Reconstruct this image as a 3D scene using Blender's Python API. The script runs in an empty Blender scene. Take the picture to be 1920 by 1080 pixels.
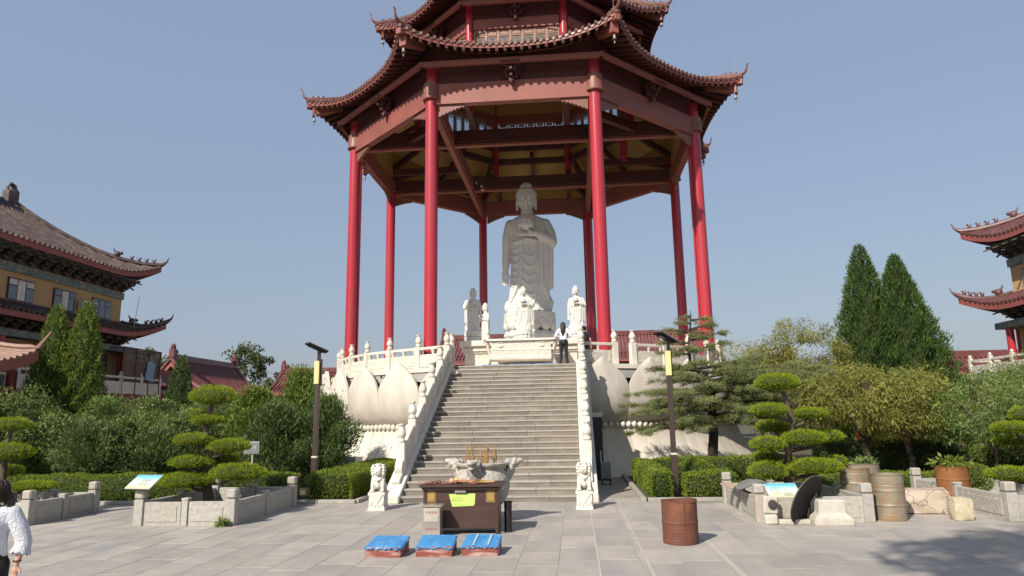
import bpy, bmesh, math, random
import numpy as np
from mathutils import Vector, Matrix
sin, cos, pi, rad = math.sin, math.cos, math.pi, math.radians
SC = bpy.context.scene
COL = SC.collection
rng = random.Random(7)

# ------------------------------------------------------------------ camera
CAM_LOC = (2.267, -36.193, 2.099)
YAW, PITCH, ROLL, FPX = rad(4.98), rad(10.62), rad(-0.93), 1306.8
fw = Vector((-sin(YAW) * cos(PITCH), cos(YAW) * cos(PITCH), sin(PITCH)))
rt = Vector((cos(YAW), sin(YAW), 0))
up = rt.cross(fw)
r2 = cos(ROLL) * rt + sin(ROLL) * up
u2 = -sin(ROLL) * rt + cos(ROLL) * up
cd = bpy.data.cameras.new('camera')
cam = bpy.data.objects.new('camera', cd)
COL.objects.link(cam)
M = Matrix.Identity(4)
for i in range(3):
    M[i][0], M[i][1], M[i][2], M[i][3] = r2[i], u2[i], -fw[i], CAM_LOC[i]
cam.matrix_world = M
cd.sensor_width = 36.0
cd.lens = FPX / 1920 * 36
cd.clip_end = 2000
SC.camera = cam

# ------------------------------------------------------------------ sky + sun
SUN_EL, SUN_AZ = rad(39), rad(30)          # shadows fall to +x*sin, +y*cos
world = bpy.data.worlds.new('World')
SC.world = world
world.use_nodes = True
wn = world.node_tree
wn.nodes.clear()
sky = wn.nodes.new('ShaderNodeTexSky')
sky.sky_type = 'NISHITA'
sky.sun_disc = False
sky.sun_elevation = SUN_EL
sky.sun_rotation = pi + SUN_AZ
sky.air_density = 1.6
sky.dust_density = 2.0
sky.ozone_density = 2.0
sky.altitude = 0
bg = wn.nodes.new('ShaderNodeBackground')
bg.inputs['Strength'].default_value = 0.085
wo = wn.nodes.new('ShaderNodeOutputWorld')
veil = wn.nodes.new('ShaderNodeMixRGB')          # milky autumn haze over the whole sky
veil.inputs[0].default_value = 0.65
veil.inputs[2].default_value = (2.62, 3.22, 4.62, 1)
wn.links.new(sky.outputs[0], veil.inputs[1])
wn.links.new(veil.outputs[0], bg.inputs[0])
wn.links.new(bg.outputs[0], wo.inputs[0])
sl = bpy.data.lights.new('sun', 'SUN')
sl.energy = 4.2
sl.angle = rad(0.6)
sl.color = (1.0, 0.93, 0.82)
sun = bpy.data.objects.new('sun', sl)
COL.objects.link(sun)
dirv = Vector((sin(SUN_AZ) * cos(SUN_EL), cos(SUN_AZ) * cos(SUN_EL), -sin(SUN_EL)))
sun.rotation_euler = dirv.to_track_quat('-Z', 'Y').to_euler()
sun.location = (-20, -40, 40)
vs = SC.view_settings
vs.view_transform = 'Standard'
vs.look = 'None'
vs.exposure = 0.55
vs.gamma = 1.0

# ------------------------------------------------------------------ materials
MATS = {}
def mat(name, col, rough=0.6, col2=None, scale=3.0, detail=6, bump=0.0, bscale=None, metal=0.0,
        var=0.0, spec=0.5, stain=None, stain_scale=0.8, stain_amt=0.5, stretch=None, coords='Object', translucent=0.0):
    if name in MATS: return MATS[name]
    m = bpy.data.materials.new(name); m.use_nodes = True
    nt = m.node_tree; N = nt.nodes; L = nt.links
    p = N['Principled BSDF']
    p.inputs['Roughness'].default_value = rough
    p.inputs['Metallic'].default_value = metal
    p.inputs['Specular IOR Level'].default_value = spec
    tc = N.new('ShaderNodeTexCoord')
    src = tc.outputs[coords]
    if stretch:
        mp = N.new('ShaderNodeMapping'); mp.inputs['Scale'].default_value = stretch
        L.new(src, mp.inputs[0]); src = mp.outputs[0]
    oi = N.new('ShaderNodeObjectInfo')
    # random offset so copies do not repeat the same marks
    ad = N.new('ShaderNodeVectorMath'); ad.operation = 'ADD'
    sc_ = N.new('ShaderNodeMath'); sc_.operation = 'MULTIPLY'; sc_.inputs[1].default_value = 37.0
    L.new(oi.outputs['Random'], sc_.inputs[0]); L.new(src, ad.inputs[0]); L.new(sc_.outputs[0], ad.inputs[1])
    src = ad.outputs[0]
    nz = N.new('ShaderNodeTexNoise'); nz.inputs['Scale'].default_value = scale; nz.inputs['Detail'].default_value = detail
    nz.inputs['Roughness'].default_value = 0.65
    L.new(src, nz.inputs['Vector'])
    c2 = col2 if col2 else tuple(min(1, x * 0.72) for x in col)
    rp = N.new('ShaderNodeValToRGB'); rp.color_ramp.elements[0].position = 0.32; rp.color_ramp.elements[1].position = 0.68
    rp.color_ramp.elements[0].color = (*c2, 1); rp.color_ramp.elements[1].color = (*col, 1)
    L.new(nz.outputs[0], rp.inputs[0]); out = rp.outputs[0]
    if stain:
        n2 = N.new('ShaderNodeTexNoise'); n2.inputs['Scale'].default_value = stain_scale; n2.inputs['Detail'].default_value = 5
        L.new(src, n2.inputs['Vector'])
        r3 = N.new('ShaderNodeMapRange'); r3.inputs[1].default_value = 0.48; r3.inputs[2].default_value = 0.72; r3.inputs[4].default_value = stain_amt
        L.new(n2.outputs[0], r3.inputs[0])
        mx = N.new('ShaderNodeMixRGB'); mx.inputs[2].default_value = (*stain, 1)
        L.new(r3.outputs[0], mx.inputs[0]); L.new(out, mx.inputs[1]); out = mx.outputs[0]
    if var > 0:
        hs = N.new('ShaderNodeHueSaturation')
        mr = N.new('ShaderNodeMapRange'); mr.inputs[3].default_value = 1 - var; mr.inputs[4].default_value = 1 + var
        L.new(oi.outputs['Random'], mr.inputs[0]); L.new(mr.outputs[0], hs.inputs['Value'])
        L.new(out, hs.inputs['Color']); out = hs.outputs[0]
    L.new(out, p.inputs['Base Color'])
    if bump > 0:
        nb = N.new('ShaderNodeTexNoise'); nb.inputs['Scale'].default_value = bscale or scale * 5; nb.inputs['Detail'].default_value = 5
        L.new(src, nb.inputs['Vector'])
        b = N.new('ShaderNodeBump'); b.inputs['Strength'].default_value = bump; b.inputs['Distance'].default_value = 0.03
        L.new(nb.outputs[0], b.inputs['Height']); L.new(b.outputs[0], p.inputs['Normal'])
    MATS[name] = m
    return m

def leafmat(name, c1, c2, rough=0.5, trans=0.3, c3=None):
    if name in MATS: return MATS[name]
    m = bpy.data.materials.new(name); m.use_nodes = True
    nt = m.node_tree; N = nt.nodes; L = nt.links
    p = N['Principled BSDF']; out = N['Material Output']
    at = N.new('ShaderNodeAttribute'); at.attribute_name = 'rnd'
    rp = N.new('ShaderNodeValToRGB')
    rp.color_ramp.elements[0].color = (*c1, 1); rp.color_ramp.elements[1].color = (*c2, 1)
    if c3:
        e = rp.color_ramp.elements.new(0.93); e.color = (*c2, 1)
        rp.color_ramp.elements[2].color = (*c3, 1)
    L.new(at.outputs['Fac'], rp.inputs[0]); L.new(rp.outputs[0], p.inputs['Base Color'])
    p.inputs['Roughness'].default_value = rough
    p.inputs['Specular IOR Level'].default_value = 0.3
    tr = N.new('ShaderNodeBsdfTranslucent')
    hs = N.new('ShaderNodeHueSaturation'); hs.inputs['Value'].default_value = 1.3
    L.new(rp.outputs[0], hs.inputs['Color']); L.new(hs.outputs[0], tr.inputs[0])
    mx = N.new('ShaderNodeMixShader'); mx.inputs[0].default_value = trans
    L.new(p.outputs[0], mx.inputs[1]); L.new(tr.outputs[0], mx.inputs[2]); L.new(mx.outputs[0], out.inputs[0])
    MATS[name] = m
    return m

# ------------------------------------------------------------------ mesh helpers
class MB:
    def __init__(s): s.v = []; s.f = []
    def add(s, vs_, fs_):
        o = len(s.v); s.v += [tuple(x) for x in vs_]; s.f += [tuple(i + o for i in f) for f in fs_]; return s
    def box(s, c, d, rz=0, rx=0, ry=0):
        R = (Matrix.Rotation(rz, 3, 'Z') @ Matrix.Rotation(ry, 3, 'Y') @ Matrix.Rotation(rx, 3, 'X'))
        vs_ = [Vector(c) + R @ Vector((x * d[0] / 2, y * d[1] / 2, z * d[2] / 2)) for x in (-1, 1) for y in (-1, 1) for z in (-1, 1)]
        return s.add(vs_, [(0, 1, 3, 2), (4, 6, 7, 5), (0, 4, 5, 1), (2, 3, 7, 6), (0, 2, 6, 4), (1, 5, 7, 3)])
    def beam(s, a, b, w, h):
        """box bar from a to b (centre line), width w horizontal, height h"""
        a = Vector(a); b = Vector(b); d = (b - a).normalized()
        side = d.cross(Vector((0, 0, 1)))
        side = side.normalized() if side.length > 1e-4 else Vector((1, 0, 0))
        u = side.cross(d).normalized()
        vs_ = [p + side * (w / 2 * x) + u * (h / 2 * z) for p in (a, b) for x in (-1, 1) for z in (-1, 1)]
        return s.add(vs_, [(0, 1, 3, 2), (4, 6, 7, 5), (0, 4, 5, 1), (2, 3, 7, 6), (0, 2, 6, 4), (1, 5, 7, 3)])
    def tube(s, pts, radii, seg=8, cap=True, flat=1.0):
        pts = [Vector(p) for p in pts]; n = len(pts)
        if not hasattr(radii, '__len__'): radii = [radii] * n
        vs_ = []; ref = None
        for i, p in enumerate(pts):
            d = (pts[min(i + 1, n - 1)] - pts[max(i - 1, 0)])
            d = d.normalized() if d.length > 1e-9 else Vector((0, 0, 1))
            if ref is None:
                ref = Vector((0, 0, 1)) if abs(d.z) < 0.9 else Vector((1, 0, 0))
            x = (ref - d * ref.dot(d))
            if x.length < 1e-4: x = Vector((0, 1, 0)) - d * d.y
            x.normalize(); ref = x; y = d.cross(x)
            for k in range(seg):
                t = 2 * pi * k / seg
                vs_.append(p + x * (cos(t) * radii[i]) + y * (sin(t) * radii[i] * flat))
        fs_ = []
        for i in range(n - 1):
            for k in range(seg):
                a = i * seg + k; b = i * seg + (k + 1) % seg
                fs_.append((a, b, b + seg, a + seg))
        if cap:
            fs_.append(tuple(range(seg - 1, -1, -1))); fs_.append(tuple((n - 1) * seg + k for k in range(seg)))
        return s.add(vs_, fs_)
    def lathe(s, prof, seg=24, c=(0, 0, 0), a0=0, a1=2 * pi, cap=True):
        full = abs(a1 - a0 - 2 * pi) < 1e-6
        m = seg if full else seg + 1
        vs_ = []; fs_ = []
        for r, z in prof:
            for k in range(m):
                t = a0 + (a1 - a0) * k / seg
                vs_.append((c[0] + r * cos(t), c[1] + r * sin(t), c[2] + z))
        for i in range(len(prof) - 1):
            for k in range(seg):
                a = i * m + k; b = i * m + (k + 1) % m
                fs_.append((a, b, b + m, a + m))
        if cap and full:
            if prof[0][0] > 1e-5: fs_.append(tuple(range(m - 1, -1, -1)))
            if prof[-1][0] > 1e-5: fs_.append(tuple((len(prof) - 1) * m + k for k in range(m)))
        return s.add(vs_, fs_)
    def ell(s, c, r, seg=12, rings=8, R=None):
        if not hasattr(r, '__len__'): r = (r, r, r)
        vs_ = []; fs_ = []
        c = Vector(c)
        def P(x, y, z):
            q = Vector((x * r[0], y * r[1], z * r[2]))
            return c + (R @ q if R else q)
        vs_.append(P(0, 0, -1))
        for i in range(1, rings):
            ph = -pi / 2 + pi * i / rings
            for k in range(seg):
                t = 2 * pi * k / seg
                vs_.append(P(cos(ph) * cos(t), cos(ph) * sin(t), sin(ph)))
        vs_.append(P(0, 0, 1))
        for k in range(seg): fs_.append((0, 1 + (k + 1) % seg, 1 + k))
        for i in range(rings - 2):
            for k in range(seg):
                a = 1 + i * seg + k; b = 1 + i * seg + (k + 1) % seg
                fs_.append((a, b, b + seg, a + seg))
        l = len(vs_) - 1; o = 1 + (rings - 2) * seg
        for k in range(seg): fs_.append((o + k, o + (k + 1) % seg, l))
        return s.add(vs_, fs_)
    def cap(s, a, b, ra, rb, seg=12):
        s.tube([a, b], [ra, rb], seg); s.ell(a, ra, seg, 8); s.ell(b, rb, seg, 8); return s
    def chain(s, pts, radii, seg=12):
        for i in range(len(pts) - 1): s.tube([pts[i], pts[i + 1]], [radii[i], radii[i + 1]], seg)
        for p_, r_ in zip(pts, radii): s.ell(p_, r_, seg, 8)
        return s
    def prism(s, poly, axis, t0, t1):
        """extrude 2D polygon; axis 'x': poly=(y,z); 'y': poly=(x,z); 'z': poly=(x,y)"""
        n = len(poly)
        def P(q, t):
            return (t, q[0], q[1]) if axis == 'x' else ((q[0], t, q[1]) if axis == 'y' else (q[0], q[1], t))
        vs_ = [P(q, t0) for q in poly] + [P(q, t1) for q in poly]
        fs_ = [tuple(range(n)), tuple(range(2 * n - 1, n - 1, -1))]
        for i in range(n): fs_.append((i, i + n, (i + 1) % n + n, (i + 1) % n))
        return s.add(vs_, fs_)
    def grid(s, nu, nv, fn):
        vs_ = [fn(i / nu, j / nv) for j in range(nv + 1) for i in range(nu + 1)]
        fs_ = [(j * (nu + 1) + i, j * (nu + 1) + i + 1, (j + 1) * (nu + 1) + i + 1, (j + 1) * (nu + 1) + i) for j in range(nv) for i in range(nu)]
        return s.add(vs_, fs_)
    def xform(s, Mx):
        s.v = [tuple(Mx @ Vector(p)) for p in s.v]; return s
    def mesh(s, name='m', mat_=None, smooth=False, bevel=0.0, angle=40, fix=True):
        me = bpy.data.meshes.new(name)
        me.from_pydata(s.v, [], s.f)
        if fix or bevel > 0:
            bm = bmesh.new(); bm.from_mesh(me)
            if bevel > 0:
                bm.normal_update()
                es = [e for e in bm.edges if len(e.link_faces) == 2 and e.calc_face_angle(0) > 0.5]
                bmesh.ops.bevel(bm, geom=es, offset=bevel, segments=1, affect='EDGES', clamp_overlap=True)
            bmesh.ops.recalc_face_normals(bm, faces=bm.faces)
            bm.to_mesh(me); bm.free()
        if smooth:
            me.polygons.foreach_set('use_smooth', [True] * len(me.polygons))
            me.set_sharp_from_angle(angle=rad(angle))
        if mat_: me.materials.append(mat_)
        me.update()
        return me
    def build(s, name, mat_, parent=None, smooth=False, bevel=0.0, angle=40, local=False):
        """verts are in world space; a parented part is shifted to its root's origin"""
        if parent is not None and not local:
            r = root_of(parent); o = r.location
            s.v = [(x - o.x, y - o.y, z - o.z) for x, y, z in s.v]
        me = s.mesh(name, mat_, smooth, bevel, angle)
        return link(name, me, parent)

def root_of(o):
    while o.parent: o = o.parent
    return o
def link(name, me, parent=None, loc=None, rz=0.0, scale=None, rot=None):
    o = bpy.data.objects.new(name, me); COL.objects.link(o)
    if parent is not None: o.parent = parent
    if loc is not None: o.location = loc
    if rot is not None: o.rotation_euler = rot
    elif rz: o.rotation_euler = (0, 0, rz)
    if scale is not None: o.scale = scale if hasattr(scale, '__len__') else (scale,) * 3
    return o
def tag(o, label=None, cat=None, group=None, kind=None):
    if label: o['label'] = label
    if cat: o['category'] = cat
    if group: o['group'] = group
    if kind: o['kind'] = kind
    return o
def thing(name, label, cat, loc=(0, 0, 0), rz=0, group=None):
    o = bpy.data.objects.new(name, None); COL.objects.link(o)
    o.location = loc; o.rotation_euler = (0, 0, rz); o.empty_display_size = 0.2
    return tag(o, label, cat, group)
def struct(name, mb, m, **k):
    return tag(mb.build(name, m, **k), kind='structure')
def copy_tree(o, loc=None, rz=None, parent=None):
    cpy = o.copy(); COL.objects.link(cpy)
    if parent is not None: cpy.parent = parent
    if loc is not None: cpy.location = loc
    if rz is not None: cpy.rotation_euler = (0, 0, rz)
    for ch in o.children: copy_tree(ch, parent=cpy)
    return cpy
def sculpt(mb, voxel, it=3, fac=0.5, name='s', mat_=None, disp=None):
    me = mb.mesh(name, None, False)
    ob = bpy.data.objects.new('tmp', me); COL.objects.link(ob)
    r = ob.modifiers.new('r', 'REMESH'); r.mode = 'VOXEL'; r.voxel_size = voxel
    if it:
        sm = ob.modifiers.new('s', 'SMOOTH'); sm.iterations = it; sm.factor = fac
    dg = bpy.context.evaluated_depsgraph_get()
    out = bpy.data.meshes.new_from_object(ob.evaluated_get(dg))
    bpy.data.objects.remove(ob); bpy.data.meshes.remove(me)
    out.name = name
    out.polygons.foreach_set('use_smooth', [True] * len(out.polygons))
    out.materials.clear()
    if mat_: out.materials.append(mat_)
    return out

# colours
M_red = mat('red_lacquer', (0.42, 0.034, 0.050), 0.26, (0.37, 0.028, 0.042), 2.0, bump=0.04, bscale=8, stain=(0.33, 0.055, 0.065), stain_scale=1.1, stain_amt=0.65, stretch=(2.2, 2.2, .22))
M_beam = mat('brown_red_paint', (0.285, 0.088, 0.068), 0.55, (0.235, 0.070, 0.054), 1.5, bump=0.05, bscale=20, stain=(0.17, 0.06, 0.045), stain_amt=0.5)
M_beamdk = mat('shaded_beam_paint', (0.085, 0.025, 0.022), 0.6, (0.065, 0.019, 0.018), 1.5)  # brown paint darkened further to carry the shade among the inner beams
M_soffit = mat('shaded_soffit_paint', (0.034, 0.012, 0.013), 0.7, (0.026, 0.010, 0.011), 2)  # near-black: eave occlusion is put into the paint colour
M_rafter = mat('shaded_rafter_paint', (0.13, 0.038, 0.032), 0.6, (0.10, 0.03, 0.026), 3, var=0.12)  # rafter paint lowered to hold part of the under-eave shade
M_friezeb = mat('shaded_frieze_paint', (0.105, 0.030, 0.028), 0.6, (0.085, 0.024, 0.024), 2)  # dark red paint with the eave shade worked into it
M_collar = mat('collar_paint', (0.24, 0.085, 0.06), 0.5, (0.17, 0.075, 0.06), 2.5)
M_tile = mat('roof_tile_glaze', (0.20, 0.085, 0.062), 0.4, (0.13, 0.06, 0.048), 4.0, var=0.25, stain=(0.20, 0.12, 0.09), stain_scale=2, stain_amt=0.5)
M_deck = mat('roof_deck', (0.10, 0.035, 0.028), 0.6, None, 3)
M_yellow = mat('ochre_ceiling', (0.40, 0.24, 0.07), 0.7, (0.33, 0.195, 0.058), 1.2)
M_marble = mat('white_marble', (0.70, 0.65, 0.565), 0.6, (0.58, 0.535, 0.455), 1.3, bump=0.08, bscale=14, stain=(0.50, 0.45, 0.37), stain_scale=0.9, stain_amt=0.35, var=0.05)
M_carved = mat('carved_marble', (0.69, 0.64, 0.555), 0.62, (0.50, 0.455, 0.38), 6, bump=0.9, bscale=7, stain=(0.5, 0.45, 0.37), stain_amt=0.3, var=0.06)
M_petal = mat('petal_concrete', (0.66, 0.60, 0.52), 0.75, (0.52, 0.47, 0.40), 1.6, bump=0.16, bscale=30, stain=(0.36, 0.33, 0.29), stain_scale=1.0, stain_amt=0.6, var=0.06, stretch=(1, 1, .4))
M_skirt = mat('skirt_concrete', (0.68, 0.62, 0.53), 0.75, (0.55, 0.50, 0.42), 1.6, bump=0.1, bscale=30, stain=(0.38, 0.34, 0.29), stain_amt=0.5, var=0.05)
M_statue = mat('statue_stone', (0.63, 0.615, 0.57), 0.6, (0.55, 0.535, 0.49), 2.0, bump=0.05, bscale=18, stain=(0.55, 0.53, 0.48), stain_amt=0.3)
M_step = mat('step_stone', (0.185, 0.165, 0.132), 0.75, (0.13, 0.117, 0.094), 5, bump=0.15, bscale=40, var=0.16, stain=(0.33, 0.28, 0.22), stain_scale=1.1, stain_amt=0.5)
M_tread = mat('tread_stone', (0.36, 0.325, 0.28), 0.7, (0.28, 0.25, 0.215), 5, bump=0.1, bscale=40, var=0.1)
M_granite = mat('grey_granite', (0.42, 0.40, 0.36), 0.7, (0.30, 0.28, 0.25), 14, bump=0.25, bscale=60, var=0.07, stain=(0.36, 0.27, 0.17), stain_scale=0.9, stain_amt=0.35)
M_pave = mat('paving_stone', (0.39, 0.348, 0.302), 0.7, (0.315, 0.285, 0.252), 2.6, bump=0.12, bscale=45, var=0.10, stain=(0.245, 0.238, 0.228), stain_scale=0.7, stain_amt=0.75, stretch=(1.3, 0.45, 1))
M_mortar = mat('joint_mortar', (0.33, 0.295, 0.25), 0.9, (0.22, 0.20, 0.17), 1.5)
M_recess = mat('recess_wall', (0.20, 0.17, 0.14), 0.8, None, 2)
M_soil = mat('garden_soil', (0.10, 0.075, 0.045), 0.95, (0.05, 0.06, 0.022), 1.2, bump=0.5, bscale=9)
def world_stain(m, col, scale, amt, lo=.5, hi=.7):
    N = m.node_tree.nodes; L = m.node_tree.links; p = N['Principled BSDF']; src = p.inputs['Base Color'].links[0].from_socket
    g = N.new('ShaderNodeNewGeometry'); n = N.new('ShaderNodeTexNoise'); n.inputs['Scale'].default_value = scale; n.inputs['Detail'].default_value = 7; n.inputs['Roughness'].default_value = .7
    L.new(g.outputs['Position'], n.inputs['Vector']); r = N.new('ShaderNodeMapRange'); r.inputs[1].default_value = lo; r.inputs[2].default_value = hi; r.inputs[4].default_value = amt; L.new(n.outputs[0], r.inputs[0])
    x = N.new('ShaderNodeMixRGB'); x.inputs[2].default_value = (*col, 1); L.new(r.outputs[0], x.inputs[0]); L.new(src, x.inputs[1]); L.new(x.outputs[0], p.inputs['Base Color'])
world_stain(M_pave, (0.22, 0.205, 0.185), 0.42, 0.5)
world_stain(M_pave, (0.47, 0.42, 0.36), 1.3, 0.35, .55, .7)
world_stain(M_petal, (0.34, 0.31, 0.27), 0.8, 0.45, .52, .72)
world_stain(M_step, (0.27, 0.23, 0.18), 0.9, 0.45, .5, .7)
M_black = mat('black_paint', (0.012, 0.012, 0.013), 0.45)
M_glass = None
# ================================================================== ground
gnd = MB(); gnd.add([(-400, -400, -0.03), (400, -400, -0.03), (400, 400, -0.03), (-400, 400, -0.03)], [(0, 1, 2, 3)])
ground = struct('ground', gnd, M_soil)
pl = MB(); pl.add([(-13.5, -60, 0), (30, -60, 0), (30, -10.0, 0), (-13.5, -10.0, 0)], [(0, 1, 2, 3)])
pl.add([(-40, -60, 0), (-13.5, -60, 0), (-13.5, -18.4, 0), (-40, -18.4, 0)], [(0, 1, 2, 3)])
plaza = struct('plaza', pl, M_mortar)
# paving slabs laid in lanes that run away from the camera
sw, sl_ = 0.60, 1.05
slab_m = MB().box((0, 0, 0), (sw - 0.010, sl_ - 0.010, 0.05)).mesh('paving_slab', M_pave, bevel=0.004)
cells = []
for i in range(-26, 30):
    off = rng.uniform(0, sl_)
    for j in range(-2, 23):
        x = i * sw + 0.45; y = -41 + j * sl_ + off
        if y > -18.2 and (abs(x) > 4.6 and not (2.4 < x < 4.4)): continue
        if y > -10: continue
        cells.append((x, y))
def camd(q):
    dx = q[0] - CAM_LOC[0]; dy = q[1] - CAM_LOC[1]
    dep = dx * fw.x + dy * fw.y
    lat = dx * rt.x + dy * rt.y
    vis = dep > 8.6 and abs(lat) < dep * 0.78
    return (0 if vis else 1, dep)
cells.sort(key=camd)
rest = MB()
for k, (x, y) in enumerate(cells):
    dz = rng.uniform(-0.0015, 0.0015)
    if k < 300:
        link('paving_slab', slab_m, plaza, (x, y, -0.021 + dz), rot=(rng.uniform(-.0015, .0015), rng.uniform(-.0015, .0015), 0))
    else:
        rest.box((x, y, -0.0215), (sw - 0.012, sl_ - 0.012, 0.05))
tag(rest.build('paving_slabs', M_pave, plaza), kind='stuff')
# pale inlaid ring of the plaza medallion
M_inlay = mat('pale_inlay', (0.46, 0.42, 0.36), 0.7, (0.38, 0.35, 0.30), 3)
md = MB()
CX, CY = -0.15, -28.1
for r0, r1 in ((1.62, 1.78), (0.9, 0.98)):
    md.lathe([(r0, 0.0085), (r1, 0.0085)], 72, (CX, CY, 0), cap=False)
for k in range(16):
    t0, t1 = 2 * pi * k / 16, 2 * pi * (k + 0.5) / 16
    for ta, tb in ((t0, t1), (2 * pi * (k + 1) / 16, t1)):
        a = Vector((CX + 1.0 * cos(ta), CY + 1.0 * sin(ta), 0.007)); b = Vector((CX + 1.60 * cos(tb), CY + 1.60 * sin(tb), 0.007))
        n = (b - a).normalized().cross(Vector((0, 0, 1))) * 0.025
        md.add([a - n, a + n, b + n, b - n], [(0, 1, 2, 3)])
md.build('medallion_inlay', M_inlay, plaza)
for x_, w_ in ((4.42, .07), (3.245, .035), (2.535, .035)):
    MB().add([(x_ - w_ / 2, -34, .0068), (x_ + w_ / 2, -34, .0068), (x_ + w_ / 2, -18.0, .0068), (x_ - w_ / 2, -18.0, .0068)], [(0, 1, 2, 3)]).build('inlay_strip', M_inlay, plaza)

# ================================================================== lotus platform
PLZ = 4.11
plat = thing('lotus_platform', 'round pale stone platform ringed by giant lotus petals', 'platform', (0, 0, 0))
core = MB().lathe([(9.3, 0), (9.3, 3.56)], 96)
core.build('core_wall', M_recess, plat, smooth=True)
M_fascia = mat('fascia_stone', (0.40, 0.385, 0.36), 0.75, (0.33, 0.315, 0.29), 3)
MB().lathe([(9.2, 3.58), (9.93, 3.58), (9.93, 3.93), (9.2, 3.93)], 96, a0=rad(-75.8), a1=rad(255.8), cap=False).build('fascia_slab', M_fascia, plat, smooth=True)
MB().lathe([(0.0, PLZ), (9.40, PLZ), (9.40, 3.6)], 96, cap=False).build('floor_slab', M_marble, plat, smooth=True)
MB().lathe([(9.38, PLZ - .002), (9.98, PLZ - .002), (9.98, 3.935), (9.38, 3.935)], 96, a0=rad(-75.8), a1=rad(255.8), cap=False).build('edge_slab', M_marble, plat, smooth=True)
MB().box((0, -8.95, PLZ - 0.048), (4.64, 0.92, 0.104)).build('landing_slab', M_tread, plat, bevel=0.006)
# upper petals
NP = 32
HA = pi / NP
def petal_mesh(n_u=10, n_v=14):
    mb = MB()
    def prof(v):                      # outward bulge, height
        z = 1.93 + 2.42 * v
        r = 9.98 + 0.40 * sin(pi * min(1, (v * 0.98)) ** 0.72) ** 0.9 + 0.36 * v ** 2
        return r, z
    def width(v):
        if v < 0.50: return 1.0
        t = (v - 0.50) / 0.50
        return max(0.0, 1 - t ** 1.75)
    def P(u, v, off=0):
        s_ = (u * 2 - 1); r, z = prof(v); w = width(v)
        bul = 0.13 * (1 - s_ * s_) * (0.35 + 0.65 * w)
        a = -pi / 2 + s_ * HA * 0.996 * w
        rr = r + bul - off
        return (rr * cos(a), rr * sin(a), z)
    mb.grid(n_u, n_v, lambda u, v: P(u, v))
    mb.grid(n_u, n_v, lambda u, v: P(1 - u, v, 0.10))
    for side in (0.0, 1.0):
        mb.grid(1, n_v, lambda u, v, sd=side: P(sd, v, (0.10 * u) if sd == 1.0 else 0.10 * (1 - u)))
    me = mb.mesh('petal', M_petal, smooth=True, angle=50)
    return me
pm = petal_mesh()
for k in range(NP):
    aa = (-26.3 + 11.25 * k + 180) % 360 - 180
    if abs(aa) < 13.5: continue
    link('petal', pm, plat, (0, 0, 0), rad(aa))
# bead ring
bead_m = MB().ell((10.06, 0, 1.83), (0.105, 0.10, 0.125), 10, 8).mesh('bead', M_marble, smooth=True)
restb = MB(); NB = 260
for k in range(NB):
    a = 2 * pi * k / NB
    deg = math.degrees(a) % 360
    if 165 < deg < 360 or deg < 15:
        link('bead', bead_m, plat, (0, 0, 0), a)
    else:
        restb.ell((10.06 * cos(a), 10.06 * sin(a), 1.83), (0.105, 0.105, 0.125), 8, 6)
tag(restb.build('bead_ring', M_marble, plat, smooth=True), kind='stuff')
MB().lathe([(9.3, 1.66), (10.02, 1.66), (10.02, 2.0), (9.3, 2.0)], 96, cap=False).build('bead_band', M_skirt, plat, smooth=True)
# flared skirt petals
NS = 100
def skirt_mesh():
    mb = MB(); ha = pi / NS
    def P(u, v, off=0):
        s_ = u * 2 - 1
        z = 1.68 * v
        r = 10.02 + 1.0 * (1 - v) ** 1.5 + 0.020 * (1 - s_ * s_) * (0.4 + 0.6 * (1 - v)) + 0.006 * s_
        a = -pi / 2 + s_ * ha
        return (r * cos(a), r * sin(a), z)
    mb.grid(6, 8, P)
    mb.add([P(i / 6, 0) for i in range(7)] + [(9.3 * cos(-pi / 2 - ha), 9.3 * sin(-pi / 2 - ha), 0), (9.3 * cos(-pi / 2 + ha), 9.3 * sin(-pi / 2 + ha), 0)], [(7, 6, 5, 4, 3, 2, 1, 0)][:0])
    return mb
skm = skirt_mesh().mesh('skirt_petal', M_skirt, smooth=True, angle=35)
rs = MB()
for k in range(NS):
    a = 2 * pi * (k + 0.5) / NS
    deg = math.degrees(a)
    ang = (deg + 180) % 360 - 180
    if abs(ang) < 105:
        link('skirt_petal', skm, plat, (0, 0, 0), a)
    else:
        t = skirt_mesh().xform(Matrix.Rotation(a, 4, 'Z')); rs.add(t.v, t.f)
tag(rs.build('skirt_petals', M_skirt, plat, smooth=True, angle=35), kind='stuff')

# ------------------------------------------------------------------ balustrade pieces (shared)
def post_mesh(name, h, w=0.22, capz=0.50, m=None):
    mb = MB()
    mb.box((0, 0, h / 2), (w, w, h))
    mb.box((0, 0, h * 0.5), (w * 0.62, w + 0.016, h * 0.72))
    me_cap = [(0.085, 0), (0.115, 0.03), (0.115, 0.07), (0.09, 0.09), (0.09, 0.13), (0.12, 0.16), (0.13, 0.22), (0.115, 0.30), (0.075, 0.36),
              (0.062, 0.40), (0.095, 0.43), (0.10, 0.46), (0.0, 0.475)]
    mb.lathe([(r * w / 0.22, z * capz / 0.475 + h) for r, z in me_cap], 14)
    return mb.mesh(name, m or M_marble, smooth=True, angle=35)
POST = post_mesh('post', 0.86)
bal = thing('stone_balustrade', 'white carved stone balustrade circling the lotus platform', 'balustrade', (0, 0, PLZ))
RB = 9.62
angs = [-114.0 - 9.32 * k for k in range(0, 34)]
def panel_parts(parent, a, b, z0):
    """a straight panel between two posts on the ring"""
    pa = Vector((RB * cos(rad(a)), RB * sin(rad(a)), 0)); pb = Vector((RB * cos(rad(b)), RB * sin(rad(b)), 0))
    d = (pb - pa); L_ = d.length; an = math.atan2(d.y, d.x); mid = (pa + pb) / 2
    return mid, an, L_
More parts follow.
